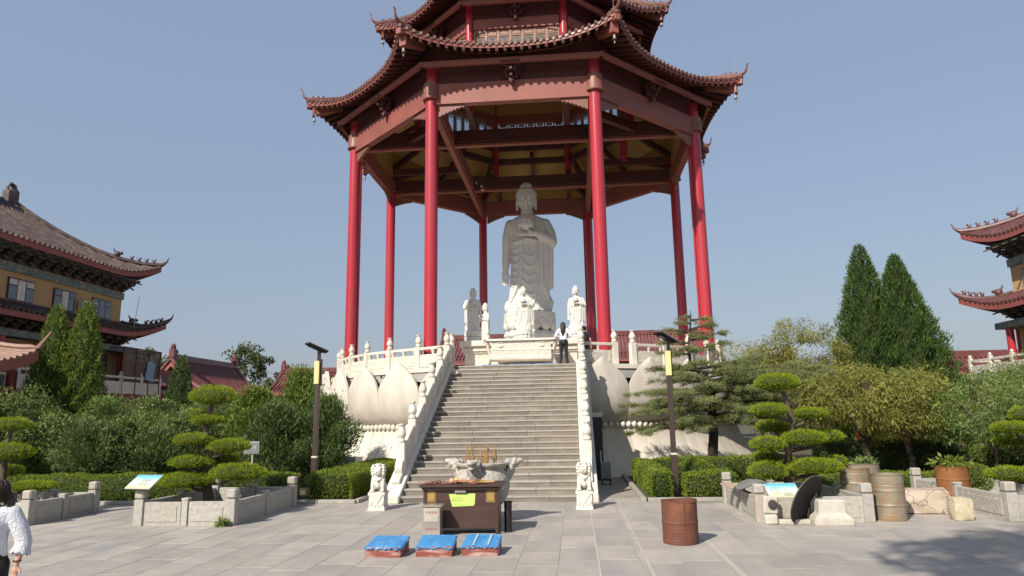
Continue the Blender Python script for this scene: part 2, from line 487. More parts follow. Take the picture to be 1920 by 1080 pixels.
L0 = 2 * RB * sin(rad(9.32 / 2))
slab = MB().box((0, 0, 0.29), (L0 - 0.21, 0.11, 0.50)).box((0, -0.062, 0.29), (L0 - 0.42, 0.03, 0.36)).mesh('panel', M_carved, bevel=0.008)
rail = MB().box((0, 0, 0.775), (L0 - 0.21, 0.15, 0.11)).mesh('rail', M_marble, bevel=0.012)
vase = MB().lathe([(0.05, 0.54), (0.045, 0.57), (0.085, 0.66), (0.10, 0.72)], 10).mesh('baluster', M_marble, smooth=True)
vaseL = MB()
for i in (-1, 0, 1):
    pass
for k, a in enumerate(angs):
    ar = rad(a)
    link('post', POST, bal, (RB * cos(ar), RB * sin(ar), 0.0), ar)
    if k < len(angs) - 1:
        mid, an, L_ = panel_parts(bal, a, angs[k + 1], 0)
        link('panel', slab, bal, mid, an + pi)
        link('rail', rail, bal, mid, an + pi)
        for s_ in (-0.38, 0, 0.38):
            q = mid + Vector((cos(an), sin(an), 0)) * (s_ * L_)
            if abs(((a + 180) % 360) - 180) < 185: link('baluster', vase, bal, q, an)
# end bays towards the stair newels
for a, xs in ((-114.0, -2.55), (-66.4, 2.55)):
    ar = rad(a)
    if a == -66.4: link('post', POST, bal, (RB * cos(ar), RB * sin(ar), 0.0), ar)
    pa = Vector((RB * cos(ar), RB * sin(ar), 0)); pb = Vector((xs, -9.62, 0))
    d = pb - pa; an = math.atan2(d.y, d.x); mid = (pa + pb) / 2
    link('panel', slab, bal, mid, an + (pi if d.x < 0 else 0), scale=((d.length - 0.21) / (L0 - 0.21), 1, 1))
    link('rail', rail, bal, mid, an, scale=((d.length - 0.21) / (L0 - 0.21), 1, 1))
    link('baluster', vase, bal, mid, an)

# ================================================================== staircase
ST_Y0, ST_Y1, NSTEP, SWH = -17.80, -9.41, 26, 2.33
RISE, RUN = PLZ / NSTEP, (ST_Y1 - ST_Y0) / NSTEP
stair = thing('staircase', 'wide grey stone staircase climbing to the lotus platform', 'staircase', (0, ST_Y0, 0))
for i in range(NSTEP):
    cuts = sorted([-SWH] + [rng.uniform(-1.5, -0.5) + rng.uniform(-0.3, 0.3), rng.uniform(0.4, 1.6)] + [SWH])
    y0 = ST_Y0 + i * RUN; z1 = (i + 1) * RISE
    for a, b in zip(cuts[:-1], cuts[1:]):
        m_ = (a + b) / 2; w = b - a - 0.006
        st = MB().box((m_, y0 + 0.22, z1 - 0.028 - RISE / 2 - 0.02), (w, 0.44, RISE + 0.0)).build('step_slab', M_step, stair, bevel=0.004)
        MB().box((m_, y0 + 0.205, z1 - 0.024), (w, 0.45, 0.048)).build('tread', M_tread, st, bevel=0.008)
fill = MB().prism([(ST_Y0 + 0.4, 0), (ST_Y1 + 0.5, 0), (ST_Y1 + 0.5, PLZ - 0.35), (ST_Y1, PLZ - 0.35), (ST_Y0 + 0.4, 0.0)][:4], 'x', -SWH + 0.01, SWH - 0.01)
fill.build('stair_core', M_recess, stair)
SL = PLZ / (ST_Y1 - ST_Y0)
def slope_z(y): return (y - ST_Y0) * SL
for sx, nm in ((-1, 'left'), (1, 'right')):
    lab = ('white carved stone balustrade up the left side of the staircase, casting shade on the steps' if sx < 0
           else 'white carved stone balustrade seen edge-on up the right side of the staircase')
    sb = thing('stair_balustrade', lab, 'balustrade', (sx * 2.55, ST_Y0, 0), group='stair balustrades')
    x0, x1 = sx * 2.335, sx * 2.77
    xa, xb = min(x0, x1), max(x0, x1)
    MB().prism([(ST_Y0 - 0.15, 0), (ST_Y1 - 0.1, 0), (ST_Y1 - 0.1, PLZ + 0.13), (ST_Y1 - 0.45, PLZ + 0.13), (ST_Y0 - 0.15, 0.15)], 'x', xa, xb).build('side_wall', M_marble, sb, bevel=0.01)
    ys = [-16.86, -15.55, -14.16, -12.75, -11.33, -9.95]
    for y in ys:
        link('post', POST, sb, (0, y - ST_Y0, slope_z(y) + 0.13), 0, scale=(1, 1, 1.05))
    link('post', POST, sb, (0, -8.95 - ST_Y0, PLZ), 0)
    MB().box((sx * 2.55, -9.45, PLZ + 0.38), (0.13, 0.78, 0.72)).build('panel', M_carved, sb, bevel=0.01)
    MB().box((sx * 2.55, -9.45, PLZ + 0.80), (0.17, 0.78, 0.11)).build('rail', M_marble, sb, bevel=0.01)
    for ya, yb in zip(ys[:-1], ys[1:]):
        ya_, yb_ = ya + 0.11, yb - 0.11
        lo = 0.16
        MB().prism([(ya_, slope_z(ya_) + lo), (yb_, slope_z(yb_) + lo), (yb_, slope_z(yb_) + 0.62), (ya_, slope_z(ya_) + 0.62)], 'x', sx * 2.55 - 0.06, sx * 2.55 + 0.06).build('panel', M_carved, sb, bevel=0.008)
        MB().prism([(ya_, slope_z(ya_) + 0.80), (yb_, slope_z(yb_) + 0.80), (yb_, slope_z(yb_) + 0.93), (ya_, slope_z(ya_) + 0.93)], 'x', sx * 2.55 - 0.085, sx * 2.55 + 0.085).build('rail', M_marble, sb, bevel=0.012)
        for t in (0.06, 0.5, 0.94):
            y = ya_ + (yb_ - ya_) * t
            MB().lathe([(0.055, 0), (0.05, 0.03), (0.10, 0.14), (0.11, 0.24)], 10, (sx * 2.55, y, slope_z(y) + 0.60)).build('baluster', M_marble, sb, smooth=True)
    # curling end stone at the foot of the slope
    prof = []
    for t in np.linspace(0, 1, 9): prof.append((-17.02 - 0.20 * sin(pi * t) * 0.5 - 0.10 * t, 1.05 - 0.37 * t))
    for t in np.linspace(0, 1, 8): prof.append((-17.15 - 0.22 * sin(pi * t) - 0.12 * t, 0.66 - 0.28 * t))
    for t in np.linspace(0, 1, 8): prof.append((-17.30 - 0.22 * sin(pi * t) - 0.10 * t, 0.37 - 0.27 * t))
    prof += [(-17.45, 0.09), (-16.97, slope_z(-16.97) + 0.1), (-16.97, 1.02)]
    MB().prism(prof, 'x', sx * 2.55 - 0.10, sx * 2.55 + 0.10).build('drum_stone', M_marble, sb, bevel=0.015)
    MB().box((sx * 2.55, -17.72, 0.09), (0.46, 0.62, 0.18)).build('plinth', M_marble, sb, bevel=0.02)
# doorway beside the stairs; a black block stands in for its shaded opening
dw = thing('platform_doorway', 'dark narrow doorway into the platform right of the staircase', 'doorway', (3.0, -11.1, 0))
MB().box((2.98, -11.1, 1.05), (0.36, 0.9, 2.1)).build('dark_opening', M_black, dw)
MB().box((2.98, -11.1, 2.19), (0.42, 1.0, 0.14)).build('lintel', M_skirt, dw)
# ================================================================== pavilion
pav = thing('pavilion', 'tall open octagonal pavilion with red columns and tiled upturned roofs', 'pavilion', (0, 0, PLZ))
RC = 9.146
VA = [rad(-112.5 + 45 * k) for k in range(8)]            # column angles; side k lies between VA[k] and VA[k+1]
def ring(R, k, z): return Vector((R * cos(VA[k % 8]), R * sin(VA[k % 8]), z))
COLT, CB = 17.1, 15.65
colm = MB().lathe([(0.285, 0), (0.275, 0.4), (0.265, COLT - PLZ)], 24).mesh('column', M_red, smooth=True, angle=60)
colb = MB().lathe([(0.44, 0), (0.46, 0.06), (0.44, 0.14), (0.33, 0.18), (0.3, 0.18)], 24).mesh('column_base', M_marble, smooth=True)
colc = MB().lathe([(0.275, CB - PLZ), (0.385, CB - PLZ), (0.40, CB - PLZ + 0.04), (0.375, CB - PLZ + 0.10), (0.36, 16.38 - PLZ), (0.275, 16.38 - PLZ)], 24, cap=False).mesh('collar', M_collar, smooth=True, angle=30)
pipe = MB().tube([(0.0, 0, 0), (0, 0, 15.6 - PLZ)], 0.05, 8).mesh('drain_pipe', M_red, smooth=True)
for k in range(8):
    v = ring(RC, k, 0)
    c_ = link('column', colm, pav, v); link('column_base', colb, c_); link('collar', colc, c_, (0, 0, 0))
    if k in (2, 4, 7): link('drain_pipe', pipe, pav, v + Vector((0.31 * (1 if v.x < 0 else -1), 0.08, 0)))
M_scallop = M_beam
def side_frame(k):
    n = Vector((cos(VA[k] + rad(22.5)), sin(VA[k] + rad(22.5)), 0)); t = Vector((-n.y, n.x, 0))
    return n, t
AP = RC * cos(rad(22.5)); HS = RC * sin(rad(22.5))
def bracket_set(parent, c, n, t, s=1.0):
    """stepped dougong cluster"""
    mb = MB(); an = math.atan2(n.y, n.x) - pi / 2
    def b(o, l, z, d, w, h): mb.box(c + n * o + t * l + Vector((0, 0, z)), (w, d, h), rz=an)
    b(0.12, 0, 0.0, 0.30 * s, 0.20 * s, 0.14 * s)
    b(0.16, 0, 0.14 * s, 0.5 * s, 0.12 * s, 0.11 * s)
    b(0.10, 0, 0.16 * s, 0.12 * s, 0.50 * s, 0.10 * s)
    for l in (-0.22, 0, 0.22): b(0.10, l * s, 0.26 * s, 0.15 * s, 0.13 * s, 0.08 * s)
    b(0.22, 0, 0.34 * s, 0.7 * s, 0.12 * s, 0.11 * s)
    b(0.14, 0, 0.36 * s, 0.12 * s, 0.74 * s, 0.10 * s)
    b(0.36, 0, 0.36 * s, 0.12 * s, 0.46 * s, 0.10 * s)
    for l in (-0.33, -0.11, 0.11, 0.33): b(0.14, l * s, 0.46 * s, 0.15 * s, 0.12 * s, 0.08 * s)
    for l in (-0.18, 0.18): b(0.40, l * s, 0.46 * s, 0.15 * s, 0.12 * s, 0.08 * s)
    b(0.32, 0, 0.56 * s, 0.8 * s, 0.8 * s, 0.07 * s)
    mb.ell(c + n * 0.24 + Vector((0, 0, -0.10)), (0.10 * s, 0.10 * s, 0.12 * s), 10, 6)
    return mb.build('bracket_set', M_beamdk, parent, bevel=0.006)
def oct_body(pav, R, zt0, zt1, zw1, sp_l, sp_h, th=0.34, name='beam'):
    ap = R * cos(rad(22.5)); hs = R * sin(rad(22.5))
    for k in range(8):
        n, t = side_frame(k)
        an = math.atan2(t.y, t.x)
        c = n * (ap - 0.02)
        MB().box(c + Vector((0, 0, (zt0 + zt1) / 2)), (2 * hs - 0.42, th, zt1 - zt0), rz=an).build(name, M_beam, pav, bevel=0.012)
        for s_ in (-1, 1):                                # scalloped spandrels
            e = c + t * (s_ * (hs - 0.30))
            pts = [(0, 0), (sp_l, 0)]
            for i in range(7):
                f0 = i / 7; f1 = (i + 0.5) / 7; f2 = (i + 1) / 7
                x_ = lambda f: sp_l * (1 - f)
                z_ = lambda f: -0.07 - (sp_h - 0.07) * f ** 1.3
                pts += [(x_(f0), z_(f0)), (x_(f1), z_(f1) - 0.055), (x_(f2) + 0.012, z_(f2))]
            pts.append((0, -sp_h))
            mb = MB()
            for d in (-0.07, 0.07):
                pass
            vs_ = []
            for d in (-0.07, 0.07):
                vs_ += [e - t * (s_ * q[0]) + n * d + Vector((0, 0, zt0 - 0.004 + q[1])) for q in pts]
            m_ = len(pts)
            fs_ = [tuple(range(m_)), tuple(range(2 * m_ - 1, m_ - 1, -1))] + [(i, i + m_, (i + 1) % m_ + m_, (i + 1) % m_) for i in range(m_)]
            mb.add(vs_, fs_).build('spandrel', M_collar, pav)
        bracket_set(pav, c + n * 0.16 + Vector((0, 0, zt1 - 0.08)), n, t, 1.05)
oct_body(pav, RC, 15.42, 16.36, 17.62, 1.15, 0.50)

# ---- octagonal curved roof
def make_roof(a_mid, Rc, z_mid, z_c, a_in, z_in, wall_ap, tile_sp, raf_sp, solo, p=2.6, conc=1.3, inner_yellow=True, wall_z=None, frz=16.3):
    apc = Rc * cos(rad(22.5)); hw = Rc * sin(rad(22.5)); hi = a_in * math.tan(rad(22.5))
    def S(k, u, v, dz=0.0, dn=0.0):
        n, t = side_frame(k)
        q = abs(u) ** p
        a = (a_mid + (apc - a_mid) * q) * (1 - v) + a_in * v
        w = u * (hw * (1 - v) + hi * v)
        vv = v ** conc
        z = (z_mid + (z_c - z_mid) * q) * (1 - vv) + z_in * vv
        r = n * (a + dn) + t * w
        return Vector((r.x, r.y, z + dz))
    v_w = (a_mid - wall_ap) / (a_mid - a_in)
    def vw(u):
        a = a_mid + (apc - a_mid) * abs(u) ** p
        return (a - wall_ap) / (a - a_in)
    restT = MB(); restR = MB()
    for k in range(8):
        side = MB().grid(24, 10, lambda u, v: S(k, u * 2 - 1, v, -0.03))
        side.build('roof_deck', M_deck, pav, smooth=True)
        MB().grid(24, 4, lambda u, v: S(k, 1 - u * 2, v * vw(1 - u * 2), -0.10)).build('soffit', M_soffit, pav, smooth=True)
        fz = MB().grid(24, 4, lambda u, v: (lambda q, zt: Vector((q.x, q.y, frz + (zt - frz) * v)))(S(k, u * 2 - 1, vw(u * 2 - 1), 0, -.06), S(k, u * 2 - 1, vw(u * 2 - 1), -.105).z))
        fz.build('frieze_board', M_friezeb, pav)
        MB().grid(24, 4, lambda u, v: (lambda q, zt: Vector((q.x, q.y, frz + (zt - frz) * v)))(S(k, 1 - u * 2, vw(1 - u * 2), 0, -.16), S(k, 1 - u * 2, vw(1 - u * 2), -.105).z)).build('inner_board', M_yellow, pav)
        if inner_yellow:
            MB().grid(16, 6, lambda u, v: S(k, 1 - u * 2, vw(1 - u * 2) + .015 + (.985 - vw(1 - u * 2)) * v, -0.10)).build('ceiling_board', M_yellow, pav, smooth=True)
        # eave fascia
        eb = MB().grid(24, 1, lambda u, v: S(k, u * 2 - 1, 0.0, -0.02 - 0.17 * v, 0.012))
        eb.grid(24, 1, lambda u, v: S(k, 1 - u * 2, 0.0, -0.02 - 0.17 * v, -0.035))
        eb.grid(24, 1, lambda u, v: S(k, u * 2 - 1, 0.0, -0.19, 0.012 - 0.047 * v))
        eb.build('eave_board', M_beam, pav, smooth=True)
        # tile rows
        nt_ = int(2 * hw / tile_sp); n, t = side_frame(k)
        for i in range(nt_ + 1):
            w = -hw + 0.06 + (2 * hw - 0.12) * i / nt_
            pts = []; vmax = 1.0
            if abs(w) > hi: vmax = (hw - abs(w)) / (hw - hi)
            m_ = 7
            for j in range(m_ + 1):
                v = vmax * j / m_
                half = hw * (1 - v) + hi * v
                pts.append(S(k, max(-1, min(1, w / half)), v, 0.035))
            d0 = (pts[0] - pts[1]); d0.z *= 0.6
            d0 = d0.normalized() if d0.length > 1e-5 else n
            tgt = restT if k not in solo else MB()
            if vmax > 0.04:
                tgt.tube([pts[0] + d0 * 0.09] + pts, 0.072, 7)
            else:
                tgt.tube([pts[0] + d0 * 0.09, pts[0] - d0 * 0.1], 0.072, 7)
            u_ = w / hw
            e = S(k, u_, 0, -0.02, 0.05); ww = tile_sp * 0.5
            e2 = e + t * ww
            if abs(w + ww) < hw:
                e2 = S(k, (w + ww) / hw, 0, -0.02, 0.06)
                tn = (S(k, min(1, (w + ww) / hw + 0.02), 0) - S(k, (w + ww) / hw - 0.02, 0)).normalized()
                q = [e2 - tn * ww * 0.8, e2 + tn * ww * 0.8, e2 + tn * ww * 0.45 - Vector((0, 0, 0.07)), e2 - Vector((0, 0, 0.115)), e2 - tn * ww * 0.45 - Vector((0, 0, 0.07))]
                q2 = [x - n * 0.03 for x in q]
                tgt.add(q + q2, [(0, 1, 2, 3, 4), (9, 8, 7, 6, 5)] + [(i_, i_ + 5, (i_ + 1) % 5 + 5, (i_ + 1) % 5) for i_ in range(5)])
            if k in solo: tgt.build('tile_row', M_tile, pav, smooth=True, angle=50)
        # rafters
        nr = int(2 * hw / raf_sp)
        for i in range(nr + 1):
            u0 = -0.97 + 1.94 * i / nr; w = u0 * hw
            tgt = restR if k not in solo else MB()
            a0 = S(k, u0, 0.0, -0.255, -0.0)
            half1 = hw * (1 - v_w) + hi * v_w
            u1 = max(-0.985, min(0.985, w / half1)); a1 = S(k, u1, v_w, -0.20)
            am = S(k, (u0 + u1) / 2, v_w * 0.5, -0.20)
            tgt.beam(a0, am, 0.115, 0.13); tgt.beam(am, a1, 0.10, 0.12)
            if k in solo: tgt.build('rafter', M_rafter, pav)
        # eave purlin
        if wall_z:
            MB().box(n * (wall_ap + 0.72) + Vector((0, 0, wall_z)), (2 * (wall_ap + 0.72) * math.tan(rad(22.5)) + 0.25, 0.15, 0.24), rz=math.atan2(t.y, t.x)).build('eave_purlin', M_beam, pav, bevel=0.01)
        # hip ridge with horn + beasts, hip rafter, bell  (corner at u=+1 of side k -> VA[k+1])
        kk = k
        hp = [S(kk, 1, v, 0.06) for v in np.linspace(0.0, 1, 9)]
        rdir = Vector((cos(VA[(k + 1) % 8]), sin(VA[(k + 1) % 8]), 0))
        hr = MB(); hr.tube(hp, [0.10] * 4 + [0.12] * 5, 8); hr.tube([x + Vector((0, 0, 0.10)) for x in hp], 0.07, 8)
        h_ = hr.build('hip_ridge', M_tile, pav, smooth=True)
        c0 = hp[0]
        horn = MB().tube([c0 - rdir * 0.25 + Vector((0, 0, .06)), c0 + rdir * 0.05 + Vector((0, 0, 0.12)), c0 + rdir * 0.18 + Vector((0, 0, 0.22)), c0 + rdir * 0.24 + Vector((0, 0, 0.38)), c0 + rdir * 0.26 + Vector((0, 0, 0.54)), c0 + rdir * 0.33 + Vector((0, 0, 0.60))],
                         [0.10, 0.085, 0.06, 0.045, 0.038, 0.03], 8)
        horn.build('horn', M_tile, h_, smooth=True)
        rp_ = S(kk, 1, .07, .15); MB().tube([rp_, rp_ + rdir * .12 + Vector((0, 0, .75))], .007, 5).build('lightning_rod', M_bell, h_)
        for v in (0.055, 0.10, 0.145):
            b0 = S(kk, 1, v, 0.16)
            bs = MB().ell(b0 + Vector((0, 0, 0.05)), (0.07, 0.07, 0.08), 8, 6).ell(b0 + rdir * 0.05 + Vector((0, 0, 0.14)), 0.045, 8, 6).tube([b0 - rdir * 0.06, b0 - rdir * 0.09 + Vector((0, 0, 0.17))], [0.03, 0.012], 6)
            bs.build('roof_beast', M_tile, h_, smooth=True)
        ca = S(kk, 1, 0.02, -0.50) - rdir * 0.30; cb = S(kk, 1, v_w, -0.33)
        hb = MB().beam(ca, cb, 0.28, 0.42).beam(ca - rdir * 0.3 + Vector((0, 0, 0.3)), ca + rdir * 0.42 + Vector((0, 0, 0.27)), 0.24, 0.26)
        hb.beam(ca + rdir * 0.02 + Vector((0, 0, -0.02)), ca + rdir * 0.14 + Vector((0, 0, -0.02)), 0.33, 0.48)
        hb.build('hip_rafter', M_beam, pav, bevel=0.012)
        bc = ca + rdir * 0.05 + Vector((0, 0, -0.2))
        bl = MB().tube([bc, bc - Vector((0, 0, 0.13))], 0.012, 6).lathe([(0.02, -0.12), (0.055, -0.15), (0.065, -0.28), (0.085, -0.32), (0.07, -0.32)], 10, bc, cap=False)
        bl.tube([bc - Vector((0, 0, 0.3)), bc - Vector((0, 0, 0.42))], 0.008, 6).ell(bc - Vector((0, 0, 0.46)), (0.035, 0.035, 0.06), 8, 6)
        bl.build('wind_bell', M_bell, pav, smooth=True)
    tag(restT.build('roof_tiles', M_tile, pav, smooth=True, angle=50), kind='stuff')
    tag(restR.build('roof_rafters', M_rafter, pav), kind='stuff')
    return S
M_bell = mat('bell_metal', (0.30, 0.28, 0.24), 0.5, (0.16, 0.15, 0.13), 8, metal=0.3)
SOLO = (0, 1, 2, 6, 7)
make_roof(9.75, 11.58, 17.43, 17.95, 5.55, 19.25, 8.48, 0.262, 0.345, SOLO, wall_z=16.95)

# ---- inner frame
for x in (-HS, HS):
    MB().box((x, 0, 15.80), (0.36, 2 * AP - 0.5, 0.62)).build('tie_beam', M_beam, pav, bevel=0.012)
    MB().box((x, 0, 15.36), (0.26, 2 * AP - 0.6, 0.12)).build('tie_board', M_beam, pav)
for y in (-HS, HS):
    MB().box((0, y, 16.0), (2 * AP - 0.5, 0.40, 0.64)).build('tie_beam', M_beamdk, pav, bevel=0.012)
    MB().box((0, y, 15.56), (2 * AP - 0.6, 0.28, 0.12)).build('tie_board', M_beam, pav)
RU = 5.95
ucol = MB().lathe([(0.21, 0), (0.20, 21.9 - 16.45)], 18).mesh('upper_column', M_red, smooth=True, angle=60)
APU, HSU = RU * cos(rad(22.5)), RU * sin(rad(22.5))
for k in range(8):
    v = ring(RU, k, 16.45 - PLZ)
    link('upper_column', ucol, pav, v)
    n, t = side_frame(k); an = math.atan2(t.y, t.x)
    for z, h in ((18.05, 0.34), (18.95, 0.28)):
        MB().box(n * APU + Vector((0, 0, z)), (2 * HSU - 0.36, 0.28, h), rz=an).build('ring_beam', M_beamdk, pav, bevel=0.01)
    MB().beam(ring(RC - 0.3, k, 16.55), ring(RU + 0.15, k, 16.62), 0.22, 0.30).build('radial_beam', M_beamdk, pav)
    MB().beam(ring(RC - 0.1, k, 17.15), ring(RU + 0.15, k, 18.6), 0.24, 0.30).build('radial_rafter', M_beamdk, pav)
    # mid rafter on each side
    a = n * (AP - 0.1); b = n * (APU + 0.1)
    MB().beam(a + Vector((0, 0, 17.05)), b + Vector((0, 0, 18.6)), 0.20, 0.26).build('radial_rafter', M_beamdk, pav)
    # diagonal braces in the # frame corners
for sx in (-1, 1):
    for sy in (-1, 1):
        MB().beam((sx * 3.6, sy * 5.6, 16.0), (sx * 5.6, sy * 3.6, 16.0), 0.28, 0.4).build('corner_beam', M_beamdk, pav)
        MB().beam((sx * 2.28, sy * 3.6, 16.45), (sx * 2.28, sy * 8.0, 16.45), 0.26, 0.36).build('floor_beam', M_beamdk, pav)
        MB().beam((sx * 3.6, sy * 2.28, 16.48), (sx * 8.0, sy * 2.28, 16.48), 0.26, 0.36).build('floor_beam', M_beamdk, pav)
# ---- upper storey: beams, windows, roof
def glassmat():
    m = bpy.data.materials.new('window_glass'); m.use_nodes = True
    nt = m.node_tree; N = nt.nodes; L = nt.links; p = N['Principled BSDF']
    p.inputs['Base Color'].default_value = (0.42, 0.47, 0.45, 1); p.inputs['Roughness'].default_value = 0.12
    tr = N.new('ShaderNodeBsdfTransparent'); tr.inputs[0].default_value = (0.92, 0.96, 0.98, 1)
    mx = N.new('ShaderNodeMixShader'); mx.inputs[0].default_value = 0.74
    L.new(p.outputs[0], mx.inputs[1]); L.new(tr.outputs[0], mx.inputs[2]); L.new(mx.outputs[0], N['Material Output'].inputs[0])
    return m
M_glass = glassmat()
oct_body(pav, RU, 20.62, 21.15, 22.1, 0.5, 0.2, 0.26, 'upper_beam')
WZ0, WZ1 = 19.12, 20.60
wn_ = 7; ww = (2 * HSU - 0.44) / wn_
fr = MB(); wh = WZ1 - WZ0
for x in (-ww / 2 + 0.03, ww / 2 - 0.03): fr.box((x, 0, wh / 2), (0.06, 0.07, wh))
for z in (0.03, wh - 0.03, wh - 0.30): fr.box((0, 0, z), (ww - 0.12, 0.07, 0.05))
for x in (-ww / 2 + 0.11, ww / 2 - 0.11): fr.box((x, 0, wh / 2 - 0.15), (0.018, 0.04, wh - 0.36))
for x in (-ww / 2 + 0.085, ww / 2 - 0.085):
    for z in (0.2, 0.45, 0.7, 0.95): fr.box((x, 0, z), (0.04, 0.035, 0.018))
for z, w_ in ((wh - 0.40, 0.30), (wh - 0.46, 0.18), (0.15, 0.30)): fr.box((0, 0, z), (w_, 0.04, 0.02))
fr.box((0, 0, wh - 0.16), (ww - 0.18, 0.03, 0.16))
M_lat = mat('lattice_paint', (0.34, 0.20, 0.14), 0.6, (0.26, 0.15, 0.11), 3)
frm = fr.mesh('window_frame', M_lat)
pnm = MB().box((0, 0, wh / 2 - 0.14), (ww - 0.13, 0.008, wh - 0.36)).mesh('pane', M_glass)
for k in range(8):
    n, t = side_frame(k); an = math.atan2(t.y, t.x)
    for i in range(wn_):
        q = n * (APU - 0.02) + t * ((i - (wn_ - 1) / 2) * ww)
        w_ = link('window', frm, pav, (q.x, q.y, WZ0 - PLZ), an)
        link('pane', pnm, w_)
make_roof(7.0, 8.28, 22.2, 22.72, 0.35, 27.6, APU + 0.02, 0.262, 0.345, SOLO, wall_z=21.65, inner_yellow=True, frz=21.1)
MB().lathe([(0.5, 27.4), (0.55, 27.7), (0.3, 27.9), (0.45, 28.3), (0.2, 28.7), (0.3, 29.0), (0.05, 29.6), (0, 29.9)], 16).build('finial', M_tile, pav, smooth=True)
# ================================================================== altar plinth, statues
plin = thing('stone_plinth', 'wide carved stone plinth carrying the white statues', 'plinth', (0, -2, PLZ))
def mould(mb, x0, x1, y0, y1, prof):
    """stack of (inset, z0, z1) boxes"""
    for i, z0, z1 in prof:
        mb.box(((x0 + x1) / 2, (y0 + y1) / 2, (z0 + z1) / 2), (x1 - x0 - 2 * i, y1 - y0 - 2 * i, z1 - z0))
mb = MB(); mould(mb, -2.62, 2.62, -6.55, 2.3, [(0.06, PLZ, 4.30), (0.20, 4.30, 4.88), (0.14, 4.88, 4.97), (0.07, 4.97, 5.08), (0.12, 5.08, 5.18)])
mb.build('plinth_body', M_carved, plin, bevel=0.01)
MB().box((0, -2.12, 5.305), (5.28, 8.9, 0.245)).build('top_slab', M_marble, plin, bevel=0.02)
M_relief = M_carved
alt = thing('altar_table', 'long stone altar table with scrolled ends before the statues', 'altar', (0.1, -7.3, PLZ))
AX = 0.10
MB().prism([(-1.60, 5.44), (-1.35, 5.36), (1.35, 5.36), (1.60, 5.44), (1.60, 5.38), (1.38, 5.27), (-1.38, 5.27), (-1.60, 5.38)], 'y', -7.62, -6.95).xform(Matrix.Translation((AX, 0, 0))).build('table_top', M_marble, alt, bevel=0.008)
MB().box((AX, -7.27, 5.10), (2.46, 0.50, 0.33)).build('apron_panel', M_carved, alt)
for s_ in (-0.85, 0.85): MB().ell((AX + s_, -7.53, 5.06), (0.12, 0.05, 0.07), 10, 6).box((AX + s_, -7.53, 5.22), (0.26, 0.06, 0.03)).build('boss', M_marble, alt, smooth=True)
MB().box((AX, -7.30, 4.90), (2.56, 0.60, 0.07)).build('shelf', M_marble, alt, bevel=0.01)
MB().box((AX, -7.32, 4.72), (2.50, 0.54, 0.28)).tube([(AX - 1.25, -7.52, 4.55), (AX + 1.25, -7.52, 4.55)], 0.14, 12).build('lower_apron', M_carved, alt, smooth=True, angle=30)
for s_ in (-1, 1):
    p_ = [(AX + s_ * 1.52, 5.33), (AX + s_ * 1.40, 5.14), (AX + s_ * 1.36, 4.92), (AX + s_ * 1.24, 4.66), (AX + s_ * 1.34, 4.45), (AX + s_ * 1.42, 4.12)]
    MB().tube([(x, -7.3, z) for x, z in p_], [0.10, 0.09, 0.085, 0.09, 0.085, 0.12], 8, flat=2.4).build('scroll_leg', M_marble, alt, smooth=True)
MB().box((AX, -7.3, 4.2), (1.9, 0.36, 0.17)).build('foot_bar', M_marble, alt, bevel=0.01)

